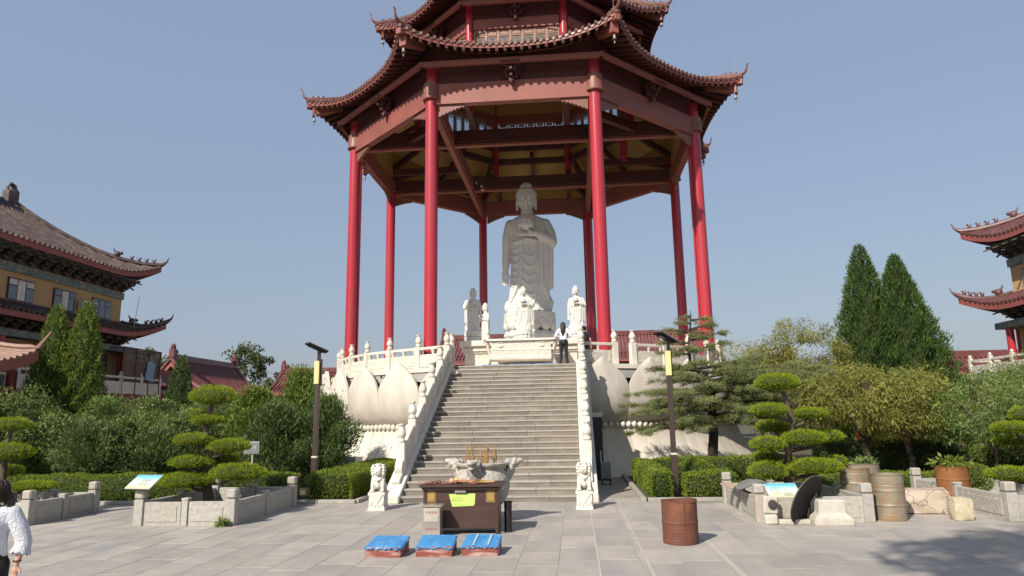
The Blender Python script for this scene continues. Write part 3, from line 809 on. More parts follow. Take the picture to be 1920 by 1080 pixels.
# ---- standing Buddha, sculpted then remeshed
SEC = [(0.0, 1.20, .60, .02), (.35, 1.22, .62, .0), (1.06, 1.10, .58, .02), (2.2, 1.08, .56, .10), (3.2, 1.06, .55, .1), (3.9, 1.08, .54, .07), (4.4, 1.12, .50, .03), (4.68, 1.02, .45, 0), (4.85, .78, .40, -.02), (5.0, .42, .32, -.03)]
def secat(z):
    for a, b in zip(SEC[:-1], SEC[1:]):
        if a[0] <= z <= b[0]:
            t = (z - a[0]) / (b[0] - a[0]); return [a[i] + (b[i] - a[i]) * t for i in (1, 2, 3)]
    return list(SEC[-1][1:])
def front(x, z, out=0.0):
    hw, hd, cx = secat(z); s_ = min(1, abs((x - cx) / hw))
    return Vector((x, -hd * (1 - s_ ** 2.6) ** (1 / 2.4) - out, z))
def buddha_mesh(variant=0, voxel=0.03):
    mb = MB(); vs_ = []; fs_ = []; n = 40
    zs = [0, .1, .35, .7, 1.06, 1.6, 2.2, 2.7, 3.2, 3.6, 3.9, 4.2, 4.4, 4.55, 4.68, 4.78, 4.85, 4.93, 5.0]
    for z in zs:
        hw, hd, cx = secat(z)
        for k in range(n):
            t = 2 * pi * k / n; c_, s_ = cos(t), sin(t)
            vs_.append((cx + hw * math.copysign(abs(c_) ** 0.85, c_), hd * math.copysign(abs(s_) ** 0.85, s_), z))
    for i in range(len(zs) - 1):
        for k in range(n): fs_.append((i * n + k, i * n + (k + 1) % n, (i + 1) * n + (k + 1) % n, (i + 1) * n + k))
    fs_.append(tuple(range(n - 1, -1, -1))); fs_.append(tuple((len(zs) - 1) * n + k for k in range(n)))
    mb.add(vs_, fs_)
    def fold(pts, r):
        P_ = [front(x, z, 0.015) for x, z in pts]
        mb.tube(P_, [r * 0.8] + [r * 1.3] * (len(P_) - 2) + [r * 0.8], 8)
    # sweeping U folds of the skirt
    for z0, w, d in ((3.05, .42, .30), (2.62, .46, .36), (2.2, .5, .42), (1.8, .55, .46), (1.38, .58, .5)):
        fold([(0.12 + w * t, z0 - d * (1 - t * t)) for t in np.linspace(-1, 1, 9)], 0.05)
    for z0 in (3.35, 3.0, 2.62, 2.25, 1.9, 1.5):
        fold([(-0.98 + 0.5 * t, z0 - 0.28 * sin(pi * t * 0.8) + 0.10 * t) for t in np.linspace(0, 1, 6)], 0.045)
    # long hems
    fold([(-.30, 3.45), (-.28, 3.0), (-.36, 2.5), (-.40, 2.0), (-.55, 1.5), (-.75, 1.0), (-1.0, .55)], 0.075)
    fold([(.02, 3.4), (.05, 2.9), (-.02, 2.6)], 0.05); fold([(.62, 3.2), (.60, 2.6), (.50, 2.2), (.66, 1.7)], 0.07)
    fold([(.55, 1.75), (.45, 1.2), (.36, .7), (.22, .25)], 0.06)
    fold([(.66, 1.7), (.95, 1.1), (1.05, .6)], 0.09)
    for x in (.78, .92, 1.04): fold([(x, 3.5), (x - .03, 2.8), (x + .02, 2.0), (x + .06, 1.3)], 0.055)
    # waist roll and chest hems
    fold([(-.98, 3.62), (-.7, 3.52), (-.35, 3.55), (0, 3.68), (.3, 3.6), (.6, 3.55)], 0.085)
    fold([(-.9, 3.78), (-.55, 3.66), (-.2, 3.74)], 0.05)
    for x in (.42, .56, .70, .84): fold([(x - .02, 4.85), (x, 4.5), (x + .03, 4.1), (x + .02, 3.9)], 0.05)
    fold([(.36, 4.9), (.40, 4.5), (.30, 4.1)], 0.06)
    # hem flare at the feet
    mb.tube([(-1.12, -.05, .62), (-1.2, -.05, .3), (-1.22, -.05, .12)], [.16, .2, .12], 10)
    mb.tube([(1.02, -.05, .8), (1.16, -.05, .5), (1.1, -.05, .2)], [.16, .2, .14], 10)
    for s_ in (-1, 1):                       # feet
        mb.ell((s_ * .38 + .02, -.62, .07), (.24, .36, .14), 12, 8)
        for i in range(5): mb.ell((s_ * .38 + .02 + (i - 2) * .09, -.92, .06), (.05, .09, .07), 8, 6)
    # right arm hanging (viewer's left)
    mb.chain([(-.98, 0, 4.52), (-1.16, -.02, 3.9), (-1.2, -.04, 3.2), (-1.24, -.10, 2.6), (-1.27, -.14, 2.2)], [.30, .28, .25, .22, .165])
    mb.ell((-1.28, -.18, 1.98), (.20, .12, .26), 12, 8)
    for i, l in enumerate((.36, .42, .44, .38)):
        x = -1.40 + i * .095; mb.chain([(x, -.2, 1.82), (x, -.24, 1.82 - l * .5), (x, -.22, 1.82 - l)], [.05, .046, .036], 8)
    mb.chain([(-1.14, -.22, 2.0), (-1.06, -.3, 1.82), (-1.05, -.32, 1.7)], [.055, .05, .04], 8)
    # left arm bent (viewer's right) under the drape
    mb.chain([(.98, 0, 4.5), (1.22, -.06, 4.0), (1.32, -.2, 3.55)], [.31, .32, .30])
    mb.chain([(1.32, -.2, 3.55), (.9, -.62, 3.72), (.5, -.82, 3.86)], [.28, .24, .16])
    mb.ell((.22, -.88, 3.86), (.30, .13, .15), 12, 8)
    for i, l in enumerate((.38, .44, .42, .34)):
        y = -1.02 + i * .085; mb.chain([(.02, y, 3.82), (-.2, y - .02, 3.80), (-.02 - l, y - .02, 3.86)], [.052, .048, .036], 8)
    mb.chain([(.2, -.98, 3.96), (.05, -1.0, 4.05), (-.06, -1.0, 4.08)], [.055, .05, .04], 8)
    # drape hanging from the forearm
    dv = []; df = []
    for j, z in enumerate((3.85, 3.4, 2.9, 2.4, 1.9, 1.45, 1.2)):
        for i in range(9):
            t = i / 8; x = .58 + .84 * t - .10 * (j / 6) * (t - .2); y = -.78 + .52 * t + .05 * sin(i * 2.4) + .10 * (j / 6)
            dv.append((x, y, z + .05 * sin(i * 1.7)))
    for j in range(6):
        for i in range(8): df.append((j * 9 + i, j * 9 + i + 1, (j + 1) * 9 + i + 1, (j + 1) * 9 + i))
    q = [(x, y + .16, z) for x, y, z in dv]; m_ = len(dv)
    df2 = [tuple(reversed([i + m_ for i in f])) for f in df]
    edge = [i for i in range(9)] + [j * 9 + 8 for j in range(1, 7)] + [6 * 9 + i for i in range(7, -1, -1)] + [j * 9 for j in range(5, 0, -1)]
    df3 = [(edge[i], edge[(i + 1) % len(edge)], edge[(i + 1) % len(edge)] + m_, edge[i] + m_) for i in range(len(edge))]
    mb.add(dv + q, df + df2 + df3)
    # lotus bud in the hand
    mb.ell((-.06, -.98, 4.12), (.20, .20, .10), 12, 8)
    for r_, z, nn, s_ in ((.34, 4.27, 9, .13), (.31, 4.46, 9, .13), (.17, 4.62, 6, .12)):
        for i in range(nn):
            a = 2 * pi * (i + (z > 4.3) * .5) / nn; mb.ell((-.06 + r_ * cos(a), -.98 + r_ * .8 * sin(a), z), (s_, s_, s_ * 1.3), 8, 6)
    mb.ell((-.06, -.98, 4.36), (.22, .18, .24), 10, 8)
    # neck + head
    mb.tube([(-.03, 0, 4.85), (-.03, 0, 5.5)], [.36, .30], 16)
    for z in (5.05, 5.17): mb.tube([(-.03 + .33 * cos(a), -.01 + .31 * sin(a), z) for a in np.linspace(0, 2 * pi, 16)], .035, 6)
    hc = Vector((-.05, -.08, 5.80))
    mb.ell(hc, (.50, .50, .58), 24, 16); mb.ell(hc + Vector((0, -.04, -.26)), (.40, .40, .32), 20, 12)
    mb.ell(hc + Vector((0, .04, .22)), (.55, .54, .44), 20, 12); mb.ell(hc + Vector((0, .05, .62)), (.34, .34, .28), 16, 10)
    g = pi * (3 - 5 ** .5)
    for i in range(230):                     # snail-shell curls
        z = 1 - 2 * (i + .5) / 230; rr = math.sqrt(1 - z * z); th = g * i
        d = Vector((rr * cos(th), rr * sin(th), z))
        if d.z < -.1 + (.42 if d.y < -.35 else 0) : continue
        mb.ell(hc + Vector((0, .04, .22)) + Vector((d.x * .55, d.y * .54, d.z * .46)), .055, 6, 4)
    for i in range(60):
        z = 1 - (i + .5) / 60; rr = math.sqrt(1 - z * z); th = g * i
        mb.ell(hc + Vector((.34 * rr * cos(th), .05 + .34 * rr * sin(th), .62 + .28 * z)), .05, 6, 4)
    for s_ in (-1, 1):                       # ears with long lobes
        mb.ell(hc + Vector((s_ * .53, .02, -.12)), (.07, .13, .24), 10, 8); mb.ell(hc + Vector((s_ * .52, -.02, -.42)), (.075, .09, .16), 10, 8)
        mb.tube([hc + Vector((s_ * .06, -.50, .10)), hc + Vector((s_ * .18, -.485, .14)), hc + Vector((s_ * .34, -.41, .07))], [.036, .045, .028], 8)
        mb.ell(hc + Vector((s_ * .19, -.465, .0)), (.115, .05, .045), 10, 6)
        mb.ell(hc + Vector((s_ * .24, -.36, -.2)), (.15, .10, .15), 10, 8)
    mb.tube([hc + Vector((0, -.49, .08)), hc + Vector((0, -.55, -.08)), hc + Vector((0, -.58, -.18))], [.045, .06, .085], 8)
    mb.ell(hc + Vector((-.06, -.52, -.20)), .045, 8, 6); mb.ell(hc + Vector((.06, -.52, -.20)), .045, 8, 6)
    mb.ell(hc + Vector((0, -.475, -.305)), (.14, .05, .035), 10, 6); mb.ell(hc + Vector((0, -.46, -.36)), (.11, .05, .038), 10, 6)
    mb.ell(hc + Vector((0, -.38, -.47)), (.14, .10, .09), 10, 8)
    mb.ell(hc + Vector((0, -.50, .24)), .03, 8, 6)
    return sculpt(mb, voxel, 1, .5, 'figure', M_statue)
FIG = buddha_mesh(0)
# lotus throne: moulded core + separate petals
def petal_ell(sx, sy, sz):
    mb = MB()
    mb.ell((0, 0, 0), (sx, sy, sz), 12, 8)
    mb.ell((0, -sy * .55, -sz * .15), (sx * .62, sy * .6, sz * .62), 10, 6)
    return mb.mesh('petal', M_statue, smooth=True)
PE_UP = petal_ell(.36, .16, .34); PE_LO = petal_ell(.42, .22, .24)
core_l = MB().lathe([(1.38, 0), (1.42, .06), (1.40, .20), (1.30, .26), (1.28, .5), (1.05, .86), (1.0, .95), (1.12, 1.05), (1.34, 1.25), (1.36, 1.75), (1.30, 1.80), (0, 1.80)], 40).mesh('throne_core', M_statue, smooth=True, angle=35)
def statue(label, loc, scale, rz=0, mirror=False, pedestal=0.0, fs=(1.0, 1.04)):
    s_ = thing('buddha_statue', label, 'statue', loc, rz, group='white statues on the plinth')
    sx = -scale if mirror else scale
    link('figure', FIG, s_, (0, 0, (1.78 + pedestal) * scale), scale=(sx * fs[0], scale * fs[0], scale * fs[1]))
    link('throne_core', core_l, s_, (0, 0, pedestal * scale), scale=scale)
    for k in range(12):
        a = 2 * pi * (k + .5) / 12
        for (me, R, z, o) in ((PE_UP, 1.22, 1.14, 0), (PE_UP, 1.19, 1.44, .5), (PE_LO, 1.16, .62, 0)):
            aa = a + o * 2 * pi / 12
            link('petal', me, s_, (R * cos(aa) * scale, R * sin(aa) * scale, (z + pedestal) * scale), aa + pi / 2, scale=scale)
    if pedestal:
        MB().lathe([(1.5, 0), (1.5, pedestal - .06), (1.45, pedestal)], 8).mesh('pd')
        link('pedestal', MB().lathe([(1.52, 0), (1.52, pedestal - .06), (1.46, pedestal)], 32).mesh('pedestal', M_statue, smooth=True, angle=35), s_, scale=scale)
    return s_
statue('colossal white standing Buddha holding a lotus, on a lotus throne under the pavilion', (0.02, 0.0, 5.43), 1.0, pedestal=0.28, fs=(.965, 1.072))
SS = 2.38 / 8.5
statue('small white standing figure in front of the colossal Buddha', (0.12, -5.75, 5.43), SS)
statue('small white standing figure at the left front corner of the plinth', (-2.16, -5.75, 5.43), SS, rad(20), True)
statue('small white standing figure near the right end of the plinth, above the balustrade', (2.45, -5.55, 5.43), SS, rad(-8))
statue('small white figure half hidden behind the left front statue', (-2.1, -1.6, 5.43), SS, rad(-60))

# ================================================================== guardian lions
def lion_mesh(mirror):
    mb = MB()
    # haunches and body
    mb.ell((0, .10, .62), (.135, .17, .20), 14, 10); mb.ell((-.10, .16, .52), (.075, .12, .11), 12, 8); mb.ell((.10, .16, .52), (.075, .12, .11), 12, 8)
    mb.ell((0, -.05, .72), (.125, .12, .17), 14, 10)
    for s_ in (-1, 1):
        mb.chain([(s_ * .105, -.06, .72), (s_ * .12, -.12, .60), (s_ * .12, -.14, .47)], [.065, .05, .045], 10)
        mb.ell((s_ * .12, -.17, .455), (.06, .075, .04), 10, 6)
        for i in (-1, 0, 1): mb.ell((s_ * .12 + i * .035, -.235, .45), (.02, .03, .028), 6, 5)
        mb.ell((s_ * .14, .07, .46), (.055, .12, .045), 10, 6)
    mb.ell((0, -.13, .60), (.07, .05, .10), 10, 8)
    mb.tube([(-.115, -.10, .76), (-.06, -.165, .715), (0, -.18, .70), (.06, -.165, .715), (.115, -.10, .76)], .018, 8)
    mb.ell((0, -.195, .685), (.03, .025, .03), 8, 6)
    # head
    mb.ell((0, -.08, .90), (.125, .12, .125), 16, 12)
    mb.ell((0, -.18, .885), (.085, .07, .05), 12, 8); mb.ell((0, -.175, .835), (.07, .055, .028), 12, 8)
    mb.ell((0, -.245, .905), (.04, .025, .025), 8, 6)
    for s_ in (-1, 1):
        mb.ell((s_ * .055, -.185, .945), (.03, .03, .028), 8, 6); mb.ell((s_ * .055, -.17, .985), (.05, .035, .022), 8, 6)
        mb.ell((s_ * .13, -.06, .97), (.03, .04, .035), 8, 6)
        mb.ell((s_ * .04, -.225, .865), (.032, .025, .025), 8, 6)
    rg = random.Random(3)
    for row, (ph, nn, rr) in enumerate(((1.45, 5, .05), (1.0, 10, .13), (.55, 13, .155), (.1, 14, .16), (-.4, 13, .15), (-.85, 10, .13))):
        for i in range(nn):
            a = -pi / 2 + rad(50) + (2 * pi - rad(100)) * (i + .5) / nn if ph < 1.2 else 2 * pi * i / nn
            mb.ell((rr * cos(a), -.06 + rr * sin(a) * .95, .90 + .15 * sin(ph)), .036, 8, 6)
    if mirror: mb.v = [(-x, y, z) for x, y, z in mb.v]; mb.f = [tuple(reversed(f)) for f in mb.f]
    # throne block with cloth swag
    return sculpt(mb, .010, 1, .4, 'lion', M_marble)
LN = lion_mesh(False)
def lion_base():
    mb = MB(); mb.box((0, 0, .035), (.40, .54, .07)); mb.box((0, 0, .21), (.36, .50, .29)); mb.box((0, 0, .385), (.40, .54, .07))
    mb.prism([(-.15, .36), (.15, .36), (.05, .2), (0, .13), (-.05, .2)], 'y', -.268, -.25)
    for s_ in (-1, 1):
        mb.ell((s_ * .13, -.255, .17), (.045, .02, .06), 10, 6); mb.ell((s_ * .05, -.255, .11), (.04, .02, .03), 8, 6)
    return mb.mesh('pedestal', M_marble, bevel=.006)
LB = lion_base()
for x, y, lab in ((-2.55, -19.05, 'white stone guardian lion left of the staircase foot'), (2.42, -19.05, 'white stone guardian lion right of the staircase foot')):
    l_ = thing('guardian_lion', lab, 'lion statue', (x, y, 0), rad(4 if x < 0 else -4), group='guardian lions')
    link('lion', LN, l_, (0, 0, 0), scale=(1 if x < 0 else -1, 1, 1)); link('pedestal', LB, l_)

# ================================================================== incense burner
CEX, CEY = 0.27, -21.15
cen = thing('incense_burner', 'large round carved stone incense burner with dragon head handles', 'incense burner', (CEX, CEY, 0))
M_cen = mat('censer_stone', (0.50, 0.46, 0.395), 0.7, (0.30, 0.28, 0.245), 7, bump=1.0, bscale=13, stain=(0.30, 0.27, 0.23), stain_scale=2, stain_amt=0.5)
prof = [(.30, .30), (.42, .36), (.53, .52), (.575, .72), (.56, .90), (.50, 1.02), (.47, 1.08), (.50, 1.12), (.55, 1.15), (.56, 1.19), (.53, 1.21), (.47, 1.20), (.46, 1.14), (0, 1.13)]
MB().lathe(prof, 48, (CEX, CEY, 0)).build('bowl', M_cen, cen, smooth=True, angle=40)
M_ash = mat('incense_ash', (0.36, 0.24, 0.22), 0.95, (0.25, 0.15, 0.14), 20, bump=.5, bscale=50)
MB().lathe([(.455, 1.155), (.3, 1.175), (0, 1.18)], 32, (CEX, CEY, 0), cap=False).build('ash', M_ash, cen, smooth=True)
def dragon_mesh():
    mb = MB()      # +x is outwards, head rises from the bowl shoulder
    mb.chain([(.40, 0, .84), (.52, 0, .94), (.60, 0, 1.08), (.62, 0, 1.20)], [.12, .11, .10, .09], 10)
    mb.ell((.66, 0, 1.24), (.14, .12, .11), 12, 8); mb.ell((.79, 0, 1.29), (.10, .09, .06), 10, 6); mb.ell((.77, 0, 1.17), (.08, .06, .03), 10, 6)
    mb.ell((.85, 0, 1.31), (.035, .06, .03), 8, 6)
    for s_ in (-1, 1):
        mb.ell((.70, s_ * .07, 1.32), .04, 8, 6); mb.ell((.56, s_ * .09, 1.28), (.08, .05, .06), 8, 6); mb.ell((.60, s_ * .10, 1.14), (.07, .05, .07), 8, 6); mb.ell((.66, s_ * .10, 1.24), (.06, .045, .06), 8, 6)
        mb.ell((.58, s_ * .10, 1.22), (.06, .02, .07), 8, 6)
        mb.chain([(.56, s_ * .08, 1.10), (.50, s_ * .14, 1.02), (.52, s_ * .15, .92)], [.05, .04, .02], 8)
    for i in range(6): mb.ell((.50 + .01 * i, 0, .90 + .07 * i), (.05, .025, .05), 8, 6)
    return sculpt(mb, .013, 1, .4, 'dragon_handle', M_cen)
DR = dragon_mesh()
for a in (rad(-100), rad(8), rad(165)):
    link('dragon_handle', DR, cen, (0, 0, -.02), a, scale=(.98, 1.1, .97))
leg = MB().chain([(.36, 0, .45), (.44, 0, .28), (.38, 0, .12)], [.14, .10, .07], 10).ell((.41, 0, .06), (.11, .10, .06), 10, 6).mesh('leg', M_cen, smooth=True)
for a in (rad(-60), rad(60), rad(180)): link('leg', leg, cen, (0, 0, 0), a)
M_inc = [mat('incense_yellow', (0.52, 0.33, 0.06), 0.8), mat('incense_pink', (0.45, 0.20, 0.14), 0.8), mat('incense_brown', (0.25, 0.15, 0.07), 0.8)]
inc = [MB().tube([(0, 0, 0), (0, 0, .42)], .0055, 5).mesh('incense_stick', m_) for m_ in M_inc]
rg = random.Random(11)
cl = [(-.30, -.1), (-.26, .1), (-.2, -.15), (-.12, .05), (-.02, .1), (.05, -.05), (.11, -.1), (.13, -.12), (.24, .0), (.28, .08), (.33, -.06)]
for i in range(64):
    cx_, cy_ = rg.choice(cl); x = cx_ + rg.gauss(0, .035); y = cy_ + rg.gauss(0, .04)
    if x * x + y * y > .18: continue
    o = link('incense_stick', rg.choice(inc), None, (CEX + x, CEY + y, 1.135 + rg.uniform(-.03, .02)), rot=(rg.gauss(0, .08), rg.gauss(0, .09), 0), scale=(1, 1, rg.uniform(.55, 1.15)))
    tag(o, 'thin incense stick standing in the stone burner', 'incense', 'incense sticks in the burner')

# ================================================================== offering table
TX0, TX1, TYF, TYB, TZ = -0.70, 0.86, -22.86, -22.12, 0.905
M_wood = mat('dark_wood_veneer', (0.060, 0.026, 0.022), 0.5, (0.042, 0.019, 0.016), 2.5, bump=.04, bscale=40, stretch=(1, 1, 6), stain=(0.085, 0.042, 0.034), stain_scale=1.4, stain_amt=.4)
tb = thing('offering_table', 'dark brown wooden offering cabinet in front of the incense burner', 'offering table', ((TX0 + TX1) / 2, TYF, 0))
MB().box(((TX0 + TX1) / 2, (TYF + TYB) / 2, TZ - .025), (TX1 - TX0, TYB - TYF + .06, .05)).build('top', M_wood, tb, bevel=.008)
MB().box(((TX0 + TX1) / 2, (TYF + TYB) / 2, TZ - .075), (TX1 - TX0 - .08, TYB - TYF - .02, .05)).build('cornice', M_wood, tb, bevel=.012)
for (x, w) in (((TX0 + .08 + TX1 - .10) / 2, TX1 - TX0 - .20),):
    MB().box((x, TYF + .10, .49), (w, .03, .76)).build('front_panel', M_wood, tb, bevel=.003)
for x in (TX0 + .09, TX1 - .11): MB().box((x, (TYF + TYB) / 2, .45), (.04, TYB - TYF - .14, .80)).build('side_panel', M_wood, tb, bevel=.003)
for x in (TX0 + .09, TX1 - .11): MB().box((x, TYF + .09, .43), (.055, .055, .86)).build('leg', M_wood, tb, bevel=.004)
MB().box(((TX0 + TX1) / 2, TYB - .08, .49), (TX1 - TX0 - .25, .03, .76)).build('back_panel', M_wood, tb)
M_slot = mat('slot_metal', (0.34, 0.31, 0.29), .4, metal=.5)
MB().box((.07, TYF + .06, .775), (.215, .05, .05)).build('coin_slot', M_slot, tb, bevel=.004)
def paper(name, col): return mat(name, col, .7, tuple(c * .9 for c in col), 4)
def glyph(mb, x, y, z, s_, rg, axis_y=True):
    """one illegible character made of a few strokes"""
    for i in range(3):
        mb.box((x + rg.uniform(-.05, .05) * s_, y, z + (i - 1) * .32 * s_), (s_ * rg.uniform(.55, .9), .0015, s_ * .11))
    for i in range(2):
        mb.box((x + (i - .5) * .45 * s_, y - .0006, z + rg.uniform(-.08, .08) * s_), (s_ * .11, .0015, s_ * rg.uniform(.6, .9)))
yp = TYF + .081
gn = MB(); gn.prism([(-.155, .725), (.345, .735), (.335, .56), (.315, .515), (-.09, .50)], 'y', yp, yp + .002)
pn = gn.build('paper_notice', paper('green_paper', (0.50, 0.72, 0.16)), tb)
tx = MB(); rgt = random.Random(2)
for i in range(7): glyph(tx, -.075 + i * .029, yp - .002, .655, .02, rgt)
for i in range(8): glyph(tx, -.09 + i * .029, yp - .002, .61, .02, rgt)
for i in range(11): glyph(tx, -.05 + i * .019, yp - .002, .535, .010, rgt)
tx.build('lettering', mat('ink_green', (0.05, 0.10, 0.02), .7), pn)
for cx_ in (-.49, .63):
    pp = MB().box((cx_, yp, .695), (.165, .002, .235)).build('paper_sticker', paper('sticker_yellow', (0.34, 0.22, 0.06)), tb)
    f_ = MB()
    for (x, z, w, h) in ((0, .095, .14, .012), (0, -.095, .14, .012), (-.066, 0, .010, .19), (.066, 0, .010, .19)): f_.box((cx_ + x, yp - .002, .695 + z), (w, .0015, h))
    for i in range(4): glyph(f_, cx_ - .045 + i * .03, yp - .002, .76, .022, rgt)
    f_.build('sticker_border', mat('sticker_brown', (0.12, 0.07, 0.025), .7), pp)
# things lying on the table
M_orange = mat('fruit_orange', (0.62, 0.33, 0.15), .45, (0.66, 0.45, 0.24), 6)
for i, (x, y) in enumerate(((-.14, -22.55), (-.04, -22.50), (.04, -22.56), (-.08, -22.42))):
    o = MB().ell((x, y, TZ + .045), (.048, .048, .045), 14, 10).tube([(x, y, TZ + .085), (x + .004, y, TZ + .1)], .005, 6)
    o = o.build('fruit', M_orange, smooth=True)
    tag(o, ('leftmost pale orange fruit', 'middle pale orange fruit', 'rightmost pale orange fruit', 'pale orange fruit at the back')[i] + ' on the offering table', 'fruit', 'fruit on the offering table')
M_pk = [mat('wrap_pink', (0.42, 0.16, 0.13), .7, (0.30, 0.09, 0.07), 9), mat('wrap_yellow', (0.55, 0.36, 0.08), .7, (0.45, 0.2, 0.1), 9), mat('wrap_brown', (0.38, 0.22, 0.15), .7, (0.24, 0.1, 0.08), 9)]
rg = random.Random(5)
for i in range(30):
    if i < 6: x = rg.uniform(-.62, -.40)
    else: x = rg.uniform(-.22, .62)
    y = rg.uniform(-22.82, -22.55); a = rg.uniform(-1.0, 1.0)
    L_ = rg.uniform(.16, .27); z = TZ + .02 + .016 * (i % 3)
    mb = MB()
    for j in range(5):
        o_ = (j - 2) * .011
        mb.beam((x - L_ / 2 * cos(a) + o_, y - L_ / 2 * sin(a), z), (x + L_ / 2 * cos(a), y + L_ / 2 * sin(a) + o_ * .7, z + .008 * (j % 2)), .012, .014)
    o = mb.build('incense_packet', M_pk[i % 3 if x > -.2 else 2])
    tag(o, 'reddish bundle of incense lying on the left end of the offering table' if i < 6 else 'pink and yellow incense bundle heaped along the offering table', 'incense bundle', 'bundles at the table end' if i < 6 else 'bundles along the table')
# metal donation box
M_steel = mat('brushed_steel', (0.62, 0.58, 0.52), .32, (0.52, 0.48, 0.43), 3, metal=.75, stretch=(1, 1, 12))
db = thing('donation_box', 'small stainless steel donation box with red characters before the offering table', 'donation box', (-.40, -23.08, 0))
MB().box((-.40, -23.08, .27), (.32, .26, .54)).build('body', M_steel, db, bevel=.006)
MB().box((-.40, -23.08, .562), (.385, .32, .028)).build('lid', M_steel, db, bevel=.008)
MB().box((-.40, -23.213, .41), (.27, .008, .24)).build('upper_door', mat('steel_bright', (0.70, 0.66, 0.58), .38, metal=.55), db, bevel=.003)
tx = MB()
for i in range(4): glyph(tx, -.475 + i * .055, -23.2185, .455, .045, rgt)
for i in range(5): glyph(tx, -.485 + i * .045, -23.2115, .16, .038, rgt)
tx.build('lettering', mat('red_ink', (0.40, 0.05, 0.05), .6), db)
# slim black bin
bn = thing('black_bin', 'slim black cylindrical bin beside the offering table', 'bin', (.93, -22.5, 0))
MB().lathe([(.072, 0), (.075, .02), (.07, .25), (.078, .33), (.072, .36), (.076, .53), (.085, .545), (.085, .56), (.07, .56), (.068, .45), (0, .45)], 20, (.93, -22.5, 0)).build('body', M_black, bn, smooth=True, angle=30)
MB().beam((.80, -22.66, .03), (.88, -22.76, .02), .03, .04).build('foot_bar', M_steel, bn)

# ================================================================== kneeling stools
M_brick = mat('stool_brick_red', (0.26, 0.065, 0.045), .7, (0.20, 0.05, 0.035), 5, stain=(0.55, 0.48, 0.44), stain_scale=5, stain_amt=.8, stretch=(.5, 1, 3))
M_blue = mat('blue_tarp', (0.055, 0.26, 0.52), .45, (0.04, 0.20, 0.45), 2, bump=.35, bscale=16, stain=(0.30, 0.48, 0.62), stain_scale=6, stain_amt=.35)
def stool(label, x, y, w=.57, d=.52, s_=1.0, seed=0, z=0.0, grp='kneeling stools on the plaza'):
    rg = random.Random(seed)
    t = thing('kneeling_stool', label, 'stool', (x, y, z), rad(rg.uniform(-1.5, 1.5)), grp)
    mb = MB().prism([(0, 0), (d, 0), (d, .235 * s_), (0, .15 * s_)], 'x', -w / 2, w / 2)
    link('base', mb.mesh('base', M_brick, bevel=.006), t)
    me = MB()
    nx, ny = 22, 8
    edge = [rg.uniform(-.02, .03) for _ in range(nx + 1)]
    def top(u, v):
        xx = (u - .5) * (w + .035); yy = -.02 + v * (d + .04); k_ = int(round(u * nx))
        if v < .01: return (xx, -.018, .15 * s_ - .006 + edge[k_] * .7 - .012)
        zz = .152 * s_ + (yy / d) * .085 * s_ + .008 + .005 * sin(u * 40) * sin(v * 17)
        if u < .01 or u > .99: zz -= .022 + .01 * rg.random()
        return (xx, yy, zz)
    me.grid(nx, ny, top); n0 = len(me.v)
    lo = [(x_, y_, z_ - .008) for x_, y_, z_ in me.v]; f0 = list(me.f)
    me.add(lo, [tuple(reversed(f)) for f in f0])
    link('cloth_cover', me.mesh('cloth_cover', M_blue, smooth=True), t)
    if seed == 3:
        for xx in (-.1, .13):
            link('tape', MB().prism([(.02, .162 * s_ + .008), (d, .24 * s_ + .012), (d, .243 * s_ + .016), (.02, .166 * s_ + .013)], 'x', xx - .018, xx + .018).mesh('tape', mat('clear_tape', (0.40, 0.55, 0.66), .3)), t)
    return t
stool('left kneeling stool with blue cover and brick red sides', -.80, -24.98, seed=1)
stool('middle kneeling stool with blue cover and brick red sides', -.005, -24.92, seed=2)
stool('right kneeling stool with taped blue cover and brick red sides', .705, -24.86, seed=3)
for i, x in enumerate((-.95, .1, 1.1)):
    stool(('left', 'middle', 'right')[i] + ' low blue kneeling mat at the top of the stairs before the altar', x, -8.55, .85, .45, .62, 5 + i, PLZ + .001, 'blue mats before the altar')

